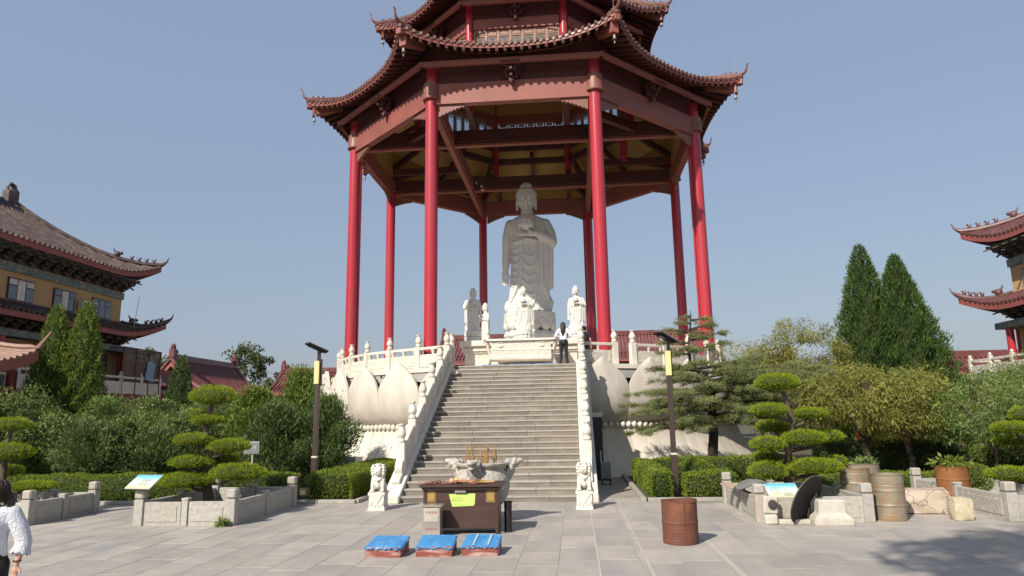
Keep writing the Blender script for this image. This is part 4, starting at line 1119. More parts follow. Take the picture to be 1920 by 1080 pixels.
# ================================================================== rusty drum and its like
M_rust = mat('rusty_steel', (0.155, 0.055, 0.032), .75, (0.10, 0.035, 0.024), 4, bump=.25, bscale=25, stain=(0.24, 0.085, 0.03), stain_scale=2.5, stain_amt=.8)
M_rust2 = mat('orange_rust', (0.27, 0.105, 0.03), .8, (0.20, 0.075, 0.024), 5, bump=.2, bscale=25, stain=(0.15, 0.06, 0.025), stain_scale=3, stain_amt=.5)
M_galv = mat('galvanised_steel', (0.30, 0.265, 0.205), .55, (0.235, 0.19, 0.13), 3, metal=.25, bump=.1, bscale=20, stain=(0.28, 0.15, 0.06), stain_scale=2.6, stain_amt=.95)
M_rim = mat('rust_rim', (0.22, 0.10, 0.05), .7, (0.3, 0.24, 0.18), 5)
def drum(label, loc, r, h, m, ribs, dents=False, openT=True, tilt=0.0, rz=0, corr=()):
    t = thing('steel_drum', label, 'drum', loc, rz, 'steel drums')
    prof = [(r * .98, 0), (r, .02)]
    zs = np.linspace(.02, h - .02, 44)
    for z in zs[1:]:
        rr = r
        for q in ribs: rr += .013 * math.exp(-((z - q) / .012) ** 2)
        for c0, c1 in corr:
            if c0 < z < c1: rr += .004 * sin((z - c0) * 2 * pi / .045)
        prof.append((rr, z))
    prof += [(r + .008, h - .01), (r + .008, h), (r - .012, h), (r - .014, h - .03), (r - .014, .03 if openT else h - .035), (0, .03 if openT else h - .035)]
    mb = MB().lathe(prof, 40)
    if dents:
        mb.v = [(x * (1 + .04 * sin(3 * math.atan2(y, x) + 1) * z / h), y * (1 + .03 * cos(2 * math.atan2(y, x)) * z / h), z + (.012 * sin(2 * math.atan2(y, x) + .7) if z > h * .9 else 0)) for x, y, z in mb.v]
    link('shell', mb.mesh('shell', m, smooth=True, angle=40), t, rot=(tilt, 0, 0))
    link('seam', MB().box((0, -r - .003, h * .5), (.012, .012, h * .94)).mesh('seam', m), t, rot=(tilt, 0, 0))
    return t
d1 = drum('short rusty open steel drum standing alone on the plaza', (3.96, -23.68, 0), .295, .70, M_rust, (.35,), True, rz=rad(8), corr=((.06, .26),))
link('ash_fill', MB().lathe([(.27, .52), (.12, .56), (0, .55)], 24).mesh('ash_fill', mat('dark_ash', (.03, .028, .026), .95, bump=.5), smooth=True), d1)
drum('streaked galvanised steel drum against the right planter corner', (8.46, -21.08, 0), .295, .89, M_galv, (.30, .58), rz=rad(30), corr=((.06, .24), (.66, .84)))
drum('pale galvanised steel drum in the right planter, behind the corner post', (8.28, -19.9, 0), .30, .93, M_galv, (.31, .62), rz=rad(120), corr=((.06, .24), (.66, .84)))
drum('farthest galvanised steel drum showing only its rim with weeds', (8.72, -19.25, 0), .33, .98, M_galv, (.31, .62), rz=rad(200), corr=((.7, .9),))
drum('orange rusted steel drum planted with leafy weeds beside the right planters', (10.72, -19.05, 0), .33, .88, M_rust2, (.30, .60), rz=rad(70))
# ================================================================== stone planters
def planter(label, x0, x1, y0, y1, seed):
    t = thing('stone_planter', label, 'planter', ((x0 + x1) / 2, (y0 + y1) / 2, 0), 0, 'stone planters on the plaza')
    rg = random.Random(seed)
    pm_ = MB().box((0, 0, .27), (.20, .20, .54)).mesh('post', M_granite, bevel=.01)
    cm_ = MB().box((0, 0, .645), (.21, .21, .19)).mesh('post_cap', M_granite, bevel=.03)
    km_ = MB().box((0, 0, .26), (.13, .15, .52)).box((0, 0, .54), (.15, .17, .05)).mesh('post', M_granite, bevel=.008)
    ox, oy = (x0 + x1) / 2, (y0 + y1) / 2
    for x in (x0, x1):
        for y in (y0, y1):
            p = link('post', pm_, t, (x - ox, y - oy, 0)); link('post_cap', cm_, p)
    def wall(a, b):
        a = Vector(a); b = Vector(b); m_ = (a + b) / 2; d = b - a; an = math.atan2(d.y, d.x)
        link('post', km_, t, (m_.x - ox, m_.y - oy, 0), an)
        L_ = d.length / 2
        for f in (.25, .75):
            q = a + d * f
            me = MB().box((0, 0, .245), (L_ - .17, .11, .49)).box((0, -.058, .24), (L_ - .34, .02, .30)).box((0, .058, .24), (L_ - .34, .02, .30)).mesh('panel', M_granite_c, bevel=.006)
            link('panel', me, t, (q.x - ox, q.y - oy, rg.uniform(-.01, .0)), an + rad(rg.uniform(-.4, .4)))
    wall((x0, y0, 0), (x1, y0, 0)); wall((x1, y0, 0), (x1, y1, 0)); wall((x0, y1, 0), (x1, y1, 0)); wall((x0, y0, 0), (x0, y1, 0))
    so = MB().grid(10, 10, lambda u, v: (x0 + .1 + (x1 - x0 - .2) * u, y0 + .1 + (y1 - y0 - .2) * v, .10 + .05 * sin(u * 9 + seed) * sin(v * 7)))
    so.build('soil', M_soil, t, smooth=True)
    return t
M_granite_c = mat('carved_granite', (0.43, 0.41, 0.365), 0.72, (0.31, 0.295, 0.26), 12, bump=.7, bscale=9, var=.07, stain=(0.36, 0.27, 0.17), stain_scale=.9, stain_amt=.35)
planter('square granite planter left of centre holding a cloud pine', -7.0, -4.98, -21.55, -18.4, 1)
planter('granite planter at the far left behind the woman', -11.7, -9.6, -21.5, -19.4, 2)
planter('granite planter right of centre with a black disc leaning on it', 5.86, 7.92, -21.35, -18.3, 3)
planter('granite planter at the far right edge of the plaza', 10.62, 12.7, -21.3, -17.5, 4)

# ---- information panels (printed boards)
def board_mat(name, kind):
    m = bpy.data.materials.new(name); m.use_nodes = True; nt = m.node_tree; N = nt.nodes; L = nt.links; p = N['Principled BSDF']
    tc = N.new('ShaderNodeTexCoord'); sx = N.new('ShaderNodeSeparateXYZ'); L.new(tc.outputs['Generated'], sx.inputs[0])
    nz = N.new('ShaderNodeTexNoise'); nz.inputs['Scale'].default_value = 3.5; L.new(tc.outputs['Generated'], nz.inputs['Vector'])
    ma = N.new('ShaderNodeMath'); ma.operation = 'MULTIPLY_ADD'; ma.inputs[1].default_value = .20; L.new(nz.outputs[0], ma.inputs[0]); L.new(sx.outputs['Y'], ma.inputs[2])
    rp = N.new('ShaderNodeValToRGB'); e = rp.color_ramp.elements
    e[0].position = .12; e[0].color = (.74, .62, .26, 1); e[1].position = 1.15 if False else 1.0; e[1].color = (.10, .40, .60, 1)
    for po, c_ in (((.38, (.70, .72, .50, 1)), (.6, (.68, .74, .70, 1)), (.82, (.32, .60, .72, 1)))): q = e.new(po); q.color = c_
    L.new(ma.outputs[0], rp.inputs[0]); L.new(rp.outputs[0], p.inputs['Base Color']); p.inputs['Roughness'].default_value = .35
    return m
def info_panel(label, c, w, h, tilt, rz, pole=None, seed=0, art=False):
    t = thing('information_panel', label, 'sign', c, rz)
    R = Matrix.Rotation(tilt, 4, 'X')
    rg = random.Random(seed)
    b = MB().box((0, 0, 0), (w, h, .02)).xform(R)
    f = link('backing', b.mesh('backing', mat('panel_frame', (.55, .52, .46), .5), bevel=.003), t)
    me = MB().add([(-w / 2 + .012, -h / 2 + .012, .0125), (w / 2 - .012, -h / 2 + .012, .0125), (w / 2 - .012, h / 2 - .012, .0125), (-w / 2 + .012, h / 2 - .012, .0125)], [(0, 1, 2, 3)]).xform(R)
    pr = link('printed_face', me.mesh('printed_face', board_mat('board_print', 0)), t)
    tx = MB()
    rows = 5
    for r_ in range(rows):
        for i in range(12):
            x = (-.36 if art else -.1) * w + i * w * .032; y = h * (.18 - r_ * .10)
            if art and i > 8: continue
            for q in range(3): tx.box((x + rg.uniform(-.003, .003), y + (q - 1) * h * .022, .0145), (w * .022, h * .012, .001))
            tx.box((x, y, .0152), (w * .005, h * .06, .001))
    if art:
        for (x, y, a, b_) in ((.12, -.30, .34, .05), (.12, -.22, .26, .06), (.12, -.12, .20, .04), (.12, -.02, .24, .03)): tx.box((x * w, y * h, .0142), (a * w, b_ * h, .001))
    tx.xform(R)
    link('lettering', tx.mesh('lettering', mat('print_ink', (.22, .26, .22) if not art else (.25, .36, .25), .6)), pr)
    return t
info_panel('tilted colourful information panel on the left planter corner post', (-6.93, -21.62, .90), .66, .44, rad(35), rad(-12), seed=1)
info_panel('tilted information panel with a small drawing in the right planter', (6.42, -21.02, .56), .66, .44, rad(38), rad(6), seed=2, art=True)

# ---- grey sign in the left bed
sg = thing('garden_sign', 'grey garden sign on a thin post behind the cloud pine', 'sign', (-7.2, -16.0, 0))
MB().box((-7.2, -16.0, .62), (.04, .03, 1.25)).build('post', M_granite, sg)
MB().box((-7.22, -16.03, 1.38), (.46, .03, .36)).build('frame', mat('sign_frame', (.42, .43, .38), .4), sg, bevel=.01)
f = MB().box((-7.22, -16.048, 1.38), (.41, .012, .31)).build('face', mat('sign_grey', (.20, .20, .20), .5), sg)
tx = MB()
for i in range(3): glyph(tx, -7.33 + i * .11, -16.0555, 1.40, .085, rgt)
for i in range(7): glyph(tx, -7.37 + i * .048, -16.0555, 1.315, .028, rgt)
tx.box((-7.26, -16.0555, 1.475), (.12, .002, .03))
tx.build('lettering', mat('sign_white', (.55, .55, .56), .5), f)

# ================================================================== lamps
M_post = mat('lamp_brown', (0.055, 0.032, 0.026), .45, (0.04, 0.025, 0.02), 2)
M_gold = mat('lamp_diffuser', (0.78, 0.60, 0.28), .5, (0.70, 0.53, 0.24), 1)
M_lhead = mat('lamp_head_black', (0.018, 0.018, 0.02), .35)
def lamp(label, x, y, rz, hrz, H=4.18):
    t = thing('lamp_post', label, 'lamp post', (x, y, 0), rz, 'garden lamp posts')
    link('base_plate', MB().box((0, 0, .015), (.26, .26, .03)).mesh('base_plate', M_post), t)
    link('lower_post', MB().box((0, 0, .57), (.165, .165, 1.08)).mesh('lower_post', M_post, bevel=.01), t)
    link('band', MB().box((0, 0, 1.125), (.155, .155, .05)).mesh('band', M_marble, bevel=.005), t)
    link('upper_post', MB().box((0, 0, 2.16), (.13, .13, 2.02)).mesh('upper_post', M_post, bevel=.008), t)
    d = link('diffuser', MB().box((-.01, -.012, 3.50), (.145, .15, .66)).mesh('diffuser', M_gold, bevel=.008), t)
    link('spine', MB().box((.035, .045, 3.52), (.13, .12, .74)).mesh('spine', M_post, bevel=.008), t)
    link('neck', MB().box((.02, .02, 3.98), (.085, .085, .36)).mesh('neck', M_lhead), t)
    R = Matrix.Translation((0.0, 0, H)) @ Matrix.Rotation(hrz, 4, 'Z') @ Matrix.Rotation(rad(22), 4, 'Y')
    hd = MB().box((-.06, 0, .0), (.66, .30, .07)).box((-.06, 0, -.045), (.5, .22, .03)).xform(R)
    h_ = link('lamp_head', hd.mesh('lamp_head', M_lhead, bevel=.02), t)
    link('led_lens', MB().box((-.18, 0, -.064), (.16, .14, .012)).xform(R).mesh('led_lens', mat('lens', (.35, .36, .38), .2)), h_)
    link('solar_panel', MB().box((-.06, 0, .04), (.62, .27, .012)).xform(R).mesh('solar_panel', mat('solar', (.42, .45, .52), .15)), h_)
lamp('tall brown lamp post with flat solar head left of the staircase', -5.13, -16.5, 0, rad(36), 4.2)
lamp('tall brown lamp post with flat solar head right of the staircase, before the cedar', 4.80, -17.05, rad(0), rad(36), 4.18)

# ================================================================== clutter by the right planter
M_dish = mat('black_rubber', (0.016, 0.015, 0.014), .7, (0.010, 0.0095, 0.009), 6, bump=.3, bscale=12)
ds = thing('black_disc', 'large black shallow disc leaning against the right planter', 'disc', (6.62, -21.72, 0))
dm = MB()
prof = [(0, .09), (.2, .085), (.36, .06), (.48, .01), (.5, -.01), (.495, -.02), (.46, 0), (.36, .035), (.2, .06), (0, .065)]
dm.lathe(prof, 48, cap=False)
Ld = Vector((.60, .10, .79)).normalized(); Nd = Vector((.62, -.66, -.44)); Nd = (Nd - Ld * Nd.dot(Ld)).normalized(); Kd = Nd.cross(Ld)
Rm = Matrix.Translation((6.66, -21.70, .475)) @ Matrix((Ld, Kd, -Nd)).transposed().to_4x4()
dm.xform(Rm); zmin = min(v[2] for v in dm.v); dm.v = [(x, y, z - zmin + .004) for x, y, z in dm.v]
dm.build('dish', M_dish, ds, smooth=True, angle=60)
rm = MB().tube([(.497 * cos(a), .497 * sin(a), -.005) for a in np.linspace(0, 2 * pi, 49)], .012, 6, cap=False).xform(Rm); rm.v = [(x, y, z - zmin + .006) for x, y, z in rm.v]
rm.build('rim', mat('dull_rim', (.12, .10, .075), .6), ds, smooth=True)
pd = thing('stone_pedestal', 'pale bell-shaped stone pedestal in front of the right planter', 'stone', (7.1, -21.68, 0))
q = MB()
secs = [(.36, .20, 0), (.36, .20, .10), (.33, .18, .16), (.27, .15, .21), (.255, .14, .24), (.245, .135, .44), (.22, .12, .47)]
vs_ = []; fs_ = []
for a, b, z in secs: vs_ += [(7.1 - a, -21.68 - b, z), (7.1 + a, -21.68 - b, z), (7.1 + a, -21.68 + b, z), (7.1 - a, -21.68 + b, z)]
for i in range(len(secs) - 1):
    for k in range(4): fs_.append((i * 4 + k, i * 4 + (k + 1) % 4, i * 4 + 4 + (k + 1) % 4, i * 4 + 4 + k))
fs_ += [(3, 2, 1, 0), tuple(len(vs_) - 4 + k for k in range(4))]
q.add(vs_, fs_).build('block', M_marble_d := mat('weathered_marble', (0.56, 0.52, 0.45), .75, (0.42, 0.39, 0.33), 3, bump=.2, bscale=20, stain=(.33, .30, .25), stain_amt=.5), pd, bevel=.012)
for i in range(6): MB().box((6.84 + i * .105, -21.872, .085), (.07, .02, .11)).build('carved_leaf', M_marble_d, pd, bevel=.01)
sq = thing('square_stone', 'square white stone with a dark round hole against the right planter', 'stone', (5.98, -21.66, 0))
MB().box((6.0, -21.62, .36), (.28, .12, .34), ry=rad(4)).build('block', M_marble_d, sq, bevel=.03)
MB().lathe([(.0, .0), (.085, .0), (.09, .012), (.05, .03)], 20).xform(Matrix.Translation((6.02, -21.70, .38)) @ Matrix.Rotation(rad(90), 4, 'X')).build('hole_disc', mat('hole_dark', (.06, .055, .05), .9), sq)  # dark disc on the face stands in for the shade inside a hole
MB().box((5.98, -21.66, .095), (.24, .18, .19), ry=rad(-3)).build('foot_stone', M_marble_d, sq, bevel=.03)
tag(MB().box((6.42, -21.60, .045), (.62, .16, .09), rz=rad(1)).build('stone_strip', M_marble_d, bevel=.015), 'flat pale stone strip lying at the foot of the right planter', 'stone')
def rock(label, c, d, seed, m, sub=3, amp=.10, cracks=True):
    bm = bmesh.new(); bmesh.ops.create_cube(bm, size=2.0); bmesh.ops.subdivide_edges(bm, edges=bm.edges, cuts=9, use_grid_fill=True)
    rg = random.Random(seed); from mathutils import noise
    off = Vector((seed * 3.1, seed * 1.7, 0))
    for v in bm.verts:
        p = v.co.copy(); k_ = p.normalized() * 1.25
        p = p * .72 + k_ * .28
        n_ = noise.noise(p * 1.3 + off) * amp + noise.noise(p * 3.7 + off) * amp * .5 + abs(noise.noise(p * 2.1 - off)) * -amp * .6
        p *= 1 + n_
        v.co = Vector((p.x * d[0] / 2, p.y * d[1] / 2, p.z * d[2] / 2))
    me = bpy.data.meshes.new('rock'); bm.to_mesh(me); bm.free()
    me.polygons.foreach_set('use_smooth', [True] * len(me.polygons)); me.set_sharp_from_angle(angle=rad(35)); me.materials.append(m)
    zmin = min(v.co.z for v in me.vertices)
    o = link('boulder', me, None, (c[0], c[1], c[2] - zmin - .015), rad(rg.uniform(-6, 6)))
    return tag(o, label, 'rock')
M_rock = mat('veined_rock', (0.54, 0.45, 0.36), .8, (0.36, 0.28, 0.21), 2.5, bump=.5, bscale=8, stain=(.28, .20, .14), stain_scale=3, stain_amt=.5)
_n = M_rock.node_tree.nodes; _l = M_rock.node_tree.links        # dark veins
_v = _n.new('ShaderNodeTexVoronoi'); _v.feature = 'DISTANCE_TO_EDGE'; _v.inputs['Scale'].default_value = 3.6
_t = _n.new('ShaderNodeTexCoord'); _w = _n.new('ShaderNodeTexNoise'); _w.inputs['Scale'].default_value = 5; _a = _n.new('ShaderNodeMixRGB'); _a.inputs[0].default_value = .22
_l.new(_t.outputs['Object'], _w.inputs['Vector']); _l.new(_t.outputs['Object'], _a.inputs[1]); _l.new(_w.outputs['Color'], _a.inputs[2]); _l.new(_a.outputs[0], _v.inputs['Vector'])
_r = _n.new('ShaderNodeMapRange'); _r.inputs[1].default_value = 0; _r.inputs[2].default_value = .035; _r.inputs[3].default_value = .85; _r.inputs[4].default_value = 0; _l.new(_v.outputs['Distance'], _r.inputs[0])
_p = _n['Principled BSDF']; _o = _p.inputs['Base Color'].links[0].from_socket; _m = _n.new('ShaderNodeMixRGB'); _m.inputs[2].default_value = (.10, .065, .045, 1)
_l.new(_r.outputs[0], _m.inputs[0]); _l.new(_o, _m.inputs[1]); _l.new(_m.outputs[0], _p.inputs['Base Color'])
M_rock2 = mat('yellow_rock', (0.50, 0.44, 0.31), .85, (0.38, 0.32, 0.21), 4, bump=.6, bscale=14)
rock('long veined pale boulder lying between the steel drums', (9.5, -20.1, 0), (1.05, .5, .5), 4, M_rock)
rock('small squarish yellow rock in front of the long boulder', (9.78, -21.1, 0), (.36, .32, .42), 9, M_rock2, amp=.07)
# warped grey sheet lying over the planter corner
sh = thing('grey_sheet', 'warped grey metal sheet lying over the right planter corner', 'sheet', (6.0, -20.0, .5))
def sheet(u, v):
    x = 5.55 + u * 1.0 + .15 * v; y = -20.9 + v * 1.6
    z = .56 + .20 * sin(pi * u * .9) ** 2 - .22 * u * u + .03 * sin(v * 5) - .05 * v * (1 - u) + .02
    return (x, y, z)
s1 = MB().grid(14, 10, sheet); lo = [(x, y, z - .012) for x, y, z in s1.v]; ff = list(s1.f); n_ = len(s1.v)
s1.add(lo, [tuple(reversed(f)) for f in ff]); s1.build('sheet_metal', mat('grey_sheet', (.24, .235, .22), .55, (.18, .175, .165), 2, metal=.1), sh, smooth=True, angle=60)
for i, z in enumerate((.53, .56)):
    tag(MB().box((5.62 + i * .05, -20.55 + i * .2, .745 + i * .0 + .0), (.001, .001, .001)).mesh('x') and link('board', MB().box((5.66, -19.5 - i * .62, .56 + .006), (.34, .26, .045), rz=rad(12 * i - 4)).mesh('board', mat('plank_wood', (.42, .33, .25), .8, (.3, .22, .16), 3, stretch=(1, 8, 1)), bevel=.006)),
        ('pale plank end under the far side of the grey sheet', 'pale plank end under the near side of the grey sheet')[i], 'plank')
# handcart beside the doorway
hc_ = thing('hand_trolley', 'small dark hand trolley beside the right stair balustrade', 'trolley', (3.15, -13.2, 0))
MB().tube([(3.02, -13.3, .12), (3.02, -13.15, 1.05), (3.30, -13.15, 1.05), (3.30, -13.3, .12)], .018, 8).build('handle_frame', M_steel, hc_, smooth=True)
MB().box((3.16, -13.28, .45), (.30, .26, .5)).build('crate', mat('trolley_grey', (.2, .2, .2), .6), hc_, bevel=.01)
for s_ in (-1, 1): MB().lathe([(.03, -.02), (.07, -.02), (.08, 0), (.07, .02), (.03, .02)], 16).xform(Matrix.Translation((3.16 + s_ * .13, -13.3, .08)) @ Matrix.Rotation(rad(90), 4, 'Y')).build('wheel', M_black, hc_)
MB().box((3.16, -13.3, .16), (.32, .34, .03)).build('deck', M_black, hc_)
# outdoor units at the platform foot, left
for (x, y, w, h, lab) in ((-6.9, -9.6, .55, .95, 'tall pale grey cabinet at the left foot of the platform'), (-6.1, -10.0, .75, .75, 'low grey outdoor unit at the left foot of the platform')):
    t = thing('outdoor_unit', lab, 'outdoor unit', (x, y, 0), rad(-35))
    mu = mat('unit_grey', (.55, .55, .54), .5)
    link('case', MB().box((0, 0, h / 2 + .05), (w, .36, h)).mesh('case', mu, bevel=.015), t)
    g = MB()
    for i in range(9): g.box((0, -.186, .15 + i * h * .085), (w * .8, .012, .02))
    link('louvre', g.mesh('louvre', mat('unit_dark', (.18, .18, .18), .5)), t)
    for s_ in (-1, 1): link('foot', MB().box((s_ * w * .35, 0, .025), (.06, .34, .05)).mesh('foot', M_black), t)

# ---- small fittings on the platform edge
a = rad(-122.5); q = Vector((9.95 * cos(a), 9.95 * sin(a), 3.78))
sc_ = thing('security_camera', 'small black security camera on the platform edge between two petals', 'camera', q)
MB().box(q + Vector((0, 0, .05)), (.10, .10, .10)).build('bracket', M_lhead, sc_)
MB().tube([q + Vector((-.05, -.05, -.02)), q + Vector((.12, -.26, -.12))], .055, 10).ell(q + Vector((-.16, -.05, .06)), (.05, .05, .06), 8, 6).build('camera_body', M_lhead, sc_, smooth=True)
fl = thing('floodlight', 'flat dark floodlight panel tilted beside the left stair balustrade', 'light', (-3.05, -9.95, 3.95))
MB().box((-3.05, -10.0, 4.12), (.5, .34, .05), ry=rad(-48)).build('panel', mat('flood_grey', (.16, .17, .18), .3), fl, bevel=.01)
MB().tube([(-3.0, -9.9, 3.92), (-3.03, -9.97, 4.1)], .025, 8).build('stalk', M_lhead, fl)
# ================================================================== vegetation
NR = np.random.default_rng(5)
def foliage(name, P, D, L, W, m, parent=None, core=None, mcore=None, clump=None, loc=None, mesh_only=False):
    """leaf quads: P base points, D unit directions, L lengths, W widths"""
    n = len(P)
    D = D / np.maximum(1e-6, np.linalg.norm(D, axis=1, keepdims=True))
    r = NR.normal(size=(n, 3)); s_ = np.cross(D, r); s_ /= np.maximum(1e-6, np.linalg.norm(s_, axis=1, keepdims=True))
    L = np.broadcast_to(np.asarray(L, float), (n,))[:, None]; W = np.broadcast_to(np.asarray(W, float), (n,))[:, None]
    V = np.empty((n, 4, 3)); mid = P + D * L * .5
    V[:, 0] = P; V[:, 1] = mid + s_ * W * .5; V[:, 2] = P + D * L; V[:, 3] = mid - s_ * W * .5
    V = V.reshape(-1, 3); rnd = NR.random(n)
    if clump is not None: rnd = np.clip(.55 * rnd + .45 * clump, 0, 1)
    F = np.arange(n * 4).reshape(n, 4)
    cv = np.zeros((0, 3)); cf = []
    if core is not None: cv = np.array(core.v); cf = core.f
    me = bpy.data.meshes.new(name)
    nl = n * 4 + sum(len(f) for f in cf)
    me.vertices.add(n * 4 + len(cv)); me.vertices.foreach_set('co', np.vstack([V, cv]).ravel() if len(cv) else V.ravel())
    me.loops.add(nl)
    li = list(F.ravel()) + [i + n * 4 for f in cf for i in f]
    me.loops.foreach_set('vertex_index', np.array(li, dtype=np.int32))
    me.polygons.add(n + len(cf))
    st = list(range(0, n * 4, 4)); o = n * 4
    for f in cf: st.append(o); o += len(f)
    me.polygons.foreach_set('loop_start', np.array(st, dtype=np.int32))
    me.materials.append(m)
    if core is not None:
        me.materials.append(mcore); mi = np.zeros(n + len(cf), dtype=np.int32); mi[n:] = 1
        me.polygons.foreach_set('material_index', mi)
    at = me.attributes.new('rnd', 'FLOAT', 'FACE')
    at.data.foreach_set('value', np.concatenate([rnd, np.zeros(len(cf))]).astype(np.float32))
    me.update(calc_edges=True); me.validate()
    if mesh_only: return me
    return link(name, me, parent, loc)
def unit(n):
    v = NR.normal(size=(n, 3)); return v / np.linalg.norm(v, axis=1, keepdims=True)
def ell_pts(n, c, r, lo=.72, hi=1.03):
    u = unit(n); k_ = NR.uniform(lo, hi, n)[:, None]
    return np.array(c) + u * np.array(r) * k_, u
M_lf = dict(
    pad=leafmat('pine_pad', (0.105, 0.160, 0.010), (0.320, 0.385, 0.024), .55, .35),
    hedge=leafmat('hedge_leaf', (0.075, 0.125, 0.014), (0.230, 0.285, 0.030), .5, .33, (0.26, 0.27, 0.06)),
    cyp=leafmat('cypress', (0.055, 0.095, 0.018), (0.225, 0.285, 0.045), .6, .28),
    jun=leafmat('juniper', (0.030, 0.068, 0.020), (0.105, 0.170, 0.038), .6, .28),
    dark=leafmat('dark_pine', (0.040, 0.078, 0.024), (0.150, 0.210, 0.060), .6, .25),
    bush=leafmat('bush_leaf', (0.075, 0.125, 0.034), (0.230, 0.300, 0.085), .45, .32, (0.27, 0.25, 0.08)),
    peach=leafmat('peach_leaf', (0.120, 0.145, 0.030), (0.36, 0.335, 0.085), .5, .4, (0.46, 0.37, 0.13)),
    green=leafmat('peach_green', (0.070, 0.120, 0.032), (0.220, 0.290, 0.080), .45, .32, (0.36, 0.30, 0.08)),
    cedar=leafmat('cedar_needle', (0.120, 0.150, 0.060), (0.34, 0.365, 0.145), .6, .35),
    far=leafmat('far_tree', (0.06, 0.085, 0.035), (0.15, 0.18, 0.075), .6, .25),
    weed=leafmat('weed_leaf', (0.10, 0.15, 0.02), (0.24, 0.27, 0.05), .5, .35))
M_core = mat('foliage_core', (0.030, 0.045, 0.014), .95, (0.020, 0.030, 0.010), 6)  # dark solid added inside the leaves to block light, coloured as shaded depth
M_bark = mat('bark', (0.115, 0.085, 0.06), .9, (0.065, 0.048, 0.034), 6, bump=.7, bscale=18, stretch=(1, 1, .3))
M_barkd = mat('dark_bark', (0.060, 0.046, 0.036), .9, (0.035, 0.027, 0.02), 6, bump=.7, bscale=18, stretch=(1, 1, .3))

# ---- beds and kerbs
M_kerb = mat('kerb_stone', (0.36, 0.34, 0.30), .8, (0.27, 0.25, 0.22), 4, bump=.2, bscale=30, var=.06)
def bed(x0, x1, y0, y1):
    return MB().grid(12, 12, lambda u, v: (x0 + (x1 - x0) * u, y0 + (y1 - y0) * v, .035 + .02 * sin(u * 17 + x0) * sin(v * 13)))
b_ = bed(-40, -3.55, -17.75, 60); struct('left_garden_bed', b_, M_soil, smooth=True)
b_ = bed(4.0, 45, -17.75, 60); struct('right_garden_bed', b_, M_soil, smooth=True)
km = MB().box((0, 0, .05), (.99, .14, .10)).mesh('kerb_stone', M_kerb, bevel=.012)
kb = thing('bed_kerb', 'low stone kerb along the front of the left garden bed', 'kerb', (-9, -17.9, 0))
for i in range(20): link('kerb_stone', km, kb, (5.0 - i * 1.0, 0.08 + (0 if i % 3 else .01), 0))
kb = thing('bed_kerb', 'low stone kerb along the front of the right garden bed', 'kerb', (10, -17.9, 0))
for i in range(20): link('kerb_stone', km, kb, (-5.5 + i * 1.0, 0.08 + (0 if i % 3 else .01), 0))
km2 = MB().box((0, 0, .05), (.14, .99, .10)).mesh('kerb_stone', M_kerb, bevel=.012)
kb = thing('bed_kerb', 'low stone kerb beside the path right of the staircase', 'kerb', (3.9, -14, 0))
for i in range(8): link('kerb_stone', km2, kb, (0, -3.3 + i * 1.0, 0))
kb = thing('bed_kerb', 'low stone kerb beside the path left of the staircase', 'kerb', (-3.5, -14, 0))
for i in range(8): link('kerb_stone', km2, kb, (0, -3.3 + i * 1.0, 0))

# ---- clipped hedges
def hedge(label, x0, x1, y0, y1, h, dens=1500, m='hedge', zb=.05):
    lx, ly = x1 - x0, y1 - y0
    core = MB().box(((x0 + x1) / 2, (y0 + y1) / 2, (h - .07 + zb) / 2), (lx - .16, ly - .16, h - .07 - zb))
    Ps = []; Ds = []
    def face(n, fn, nrm):
        u, v = NR.random(n), NR.random(n)
        p = fn(u, v) ; Ps.append(p + NR.normal(scale=.022, size=p.shape)); Ds.append(np.array(nrm) + NR.normal(scale=.65, size=p.shape) + np.array((0, 0, .35)))
    wob = lambda a, b: .025 * np.sin(a * 3.1 + x0) + .02 * np.sin(b * 4.3) + .015 * np.sin(a * 9.1 + b * 7.7)
    face(int(lx * ly * dens), lambda u, v: np.stack([x0 + .03 + (lx - .06) * u, y0 + .03 + (ly - .06) * v, h - .05 + wob(lx * u, ly * v) - .04 * ((2 * u - 1) ** 12 + (2 * v - 1) ** 12)], 1), (0, 0, 1))
    for yy, ny in ((y0, -1), (y1, 1)):
        face(int(lx * h * dens * .9), lambda u, v, yy=yy, ny=ny: np.stack([x0 + lx * u, yy - ny * (.05 - wob(lx * u, h * v)) + 0 * u, zb + (h - .06 - zb) * v], 1), (0, ny, 0))
    for xx, nx in ((x0, -1), (x1, 1)):
        face(int(ly * h * dens * .9), lambda u, v, xx=xx, nx=nx: np.stack([xx - nx * (.05 - wob(ly * u, h * v)) + 0 * u, y0 + ly * u, zb + (h - .06 - zb) * v], 1), (nx, 0, 0))
    P = np.vstack(Ps); D = np.vstack(Ds)
    cl_ = .5 + .5 * np.sin(P[:, 0] * 2.7) * np.sin(P[:, 1] * 2.1 + P[:, 2] * 3)
    o = foliage('hedge', P, D, NR.uniform(.04, .075, len(P)), NR.uniform(.02, .034, len(P)), M_lf[m], core=core, mcore=M_core, clump=cl_)
    return tag(o, label, 'hedge', 'clipped hedges')
hedge('clipped hedge running back beside the left of the staircase', -4.9, -3.75, -17.6, -10.9, .76)
hedge('long clipped hedge behind the left planters', -15.5, -5.45, -17.65, -16.7, .74, 1200)
hedge('clipped hedge beside the path right of the staircase', 4.12, 4.66, -17.6, -11.6, .74)
hedge('squared hedge just right of the right lamp post', 4.98, 6.3, -17.6, -16.75, .66)
hedge('clipped hedge under the cedar before the platform skirt', 4.7, 9.2, -12.9, -12.2, .78, 1200)
hedge('low clipped hedge behind the right planter and drums', 8.2, 17.5, -16.9, -16.1, .56, 1200)
hedge('tall dark clipped hedge behind the peach trunks', 10.6, 15.2, -10.9, -9.9, 1.15, 900, 'dark')
hedge('clipped hedge at the far right behind the benches', 15.0, 22.5, -12.6, -11.6, 1.0, 800)
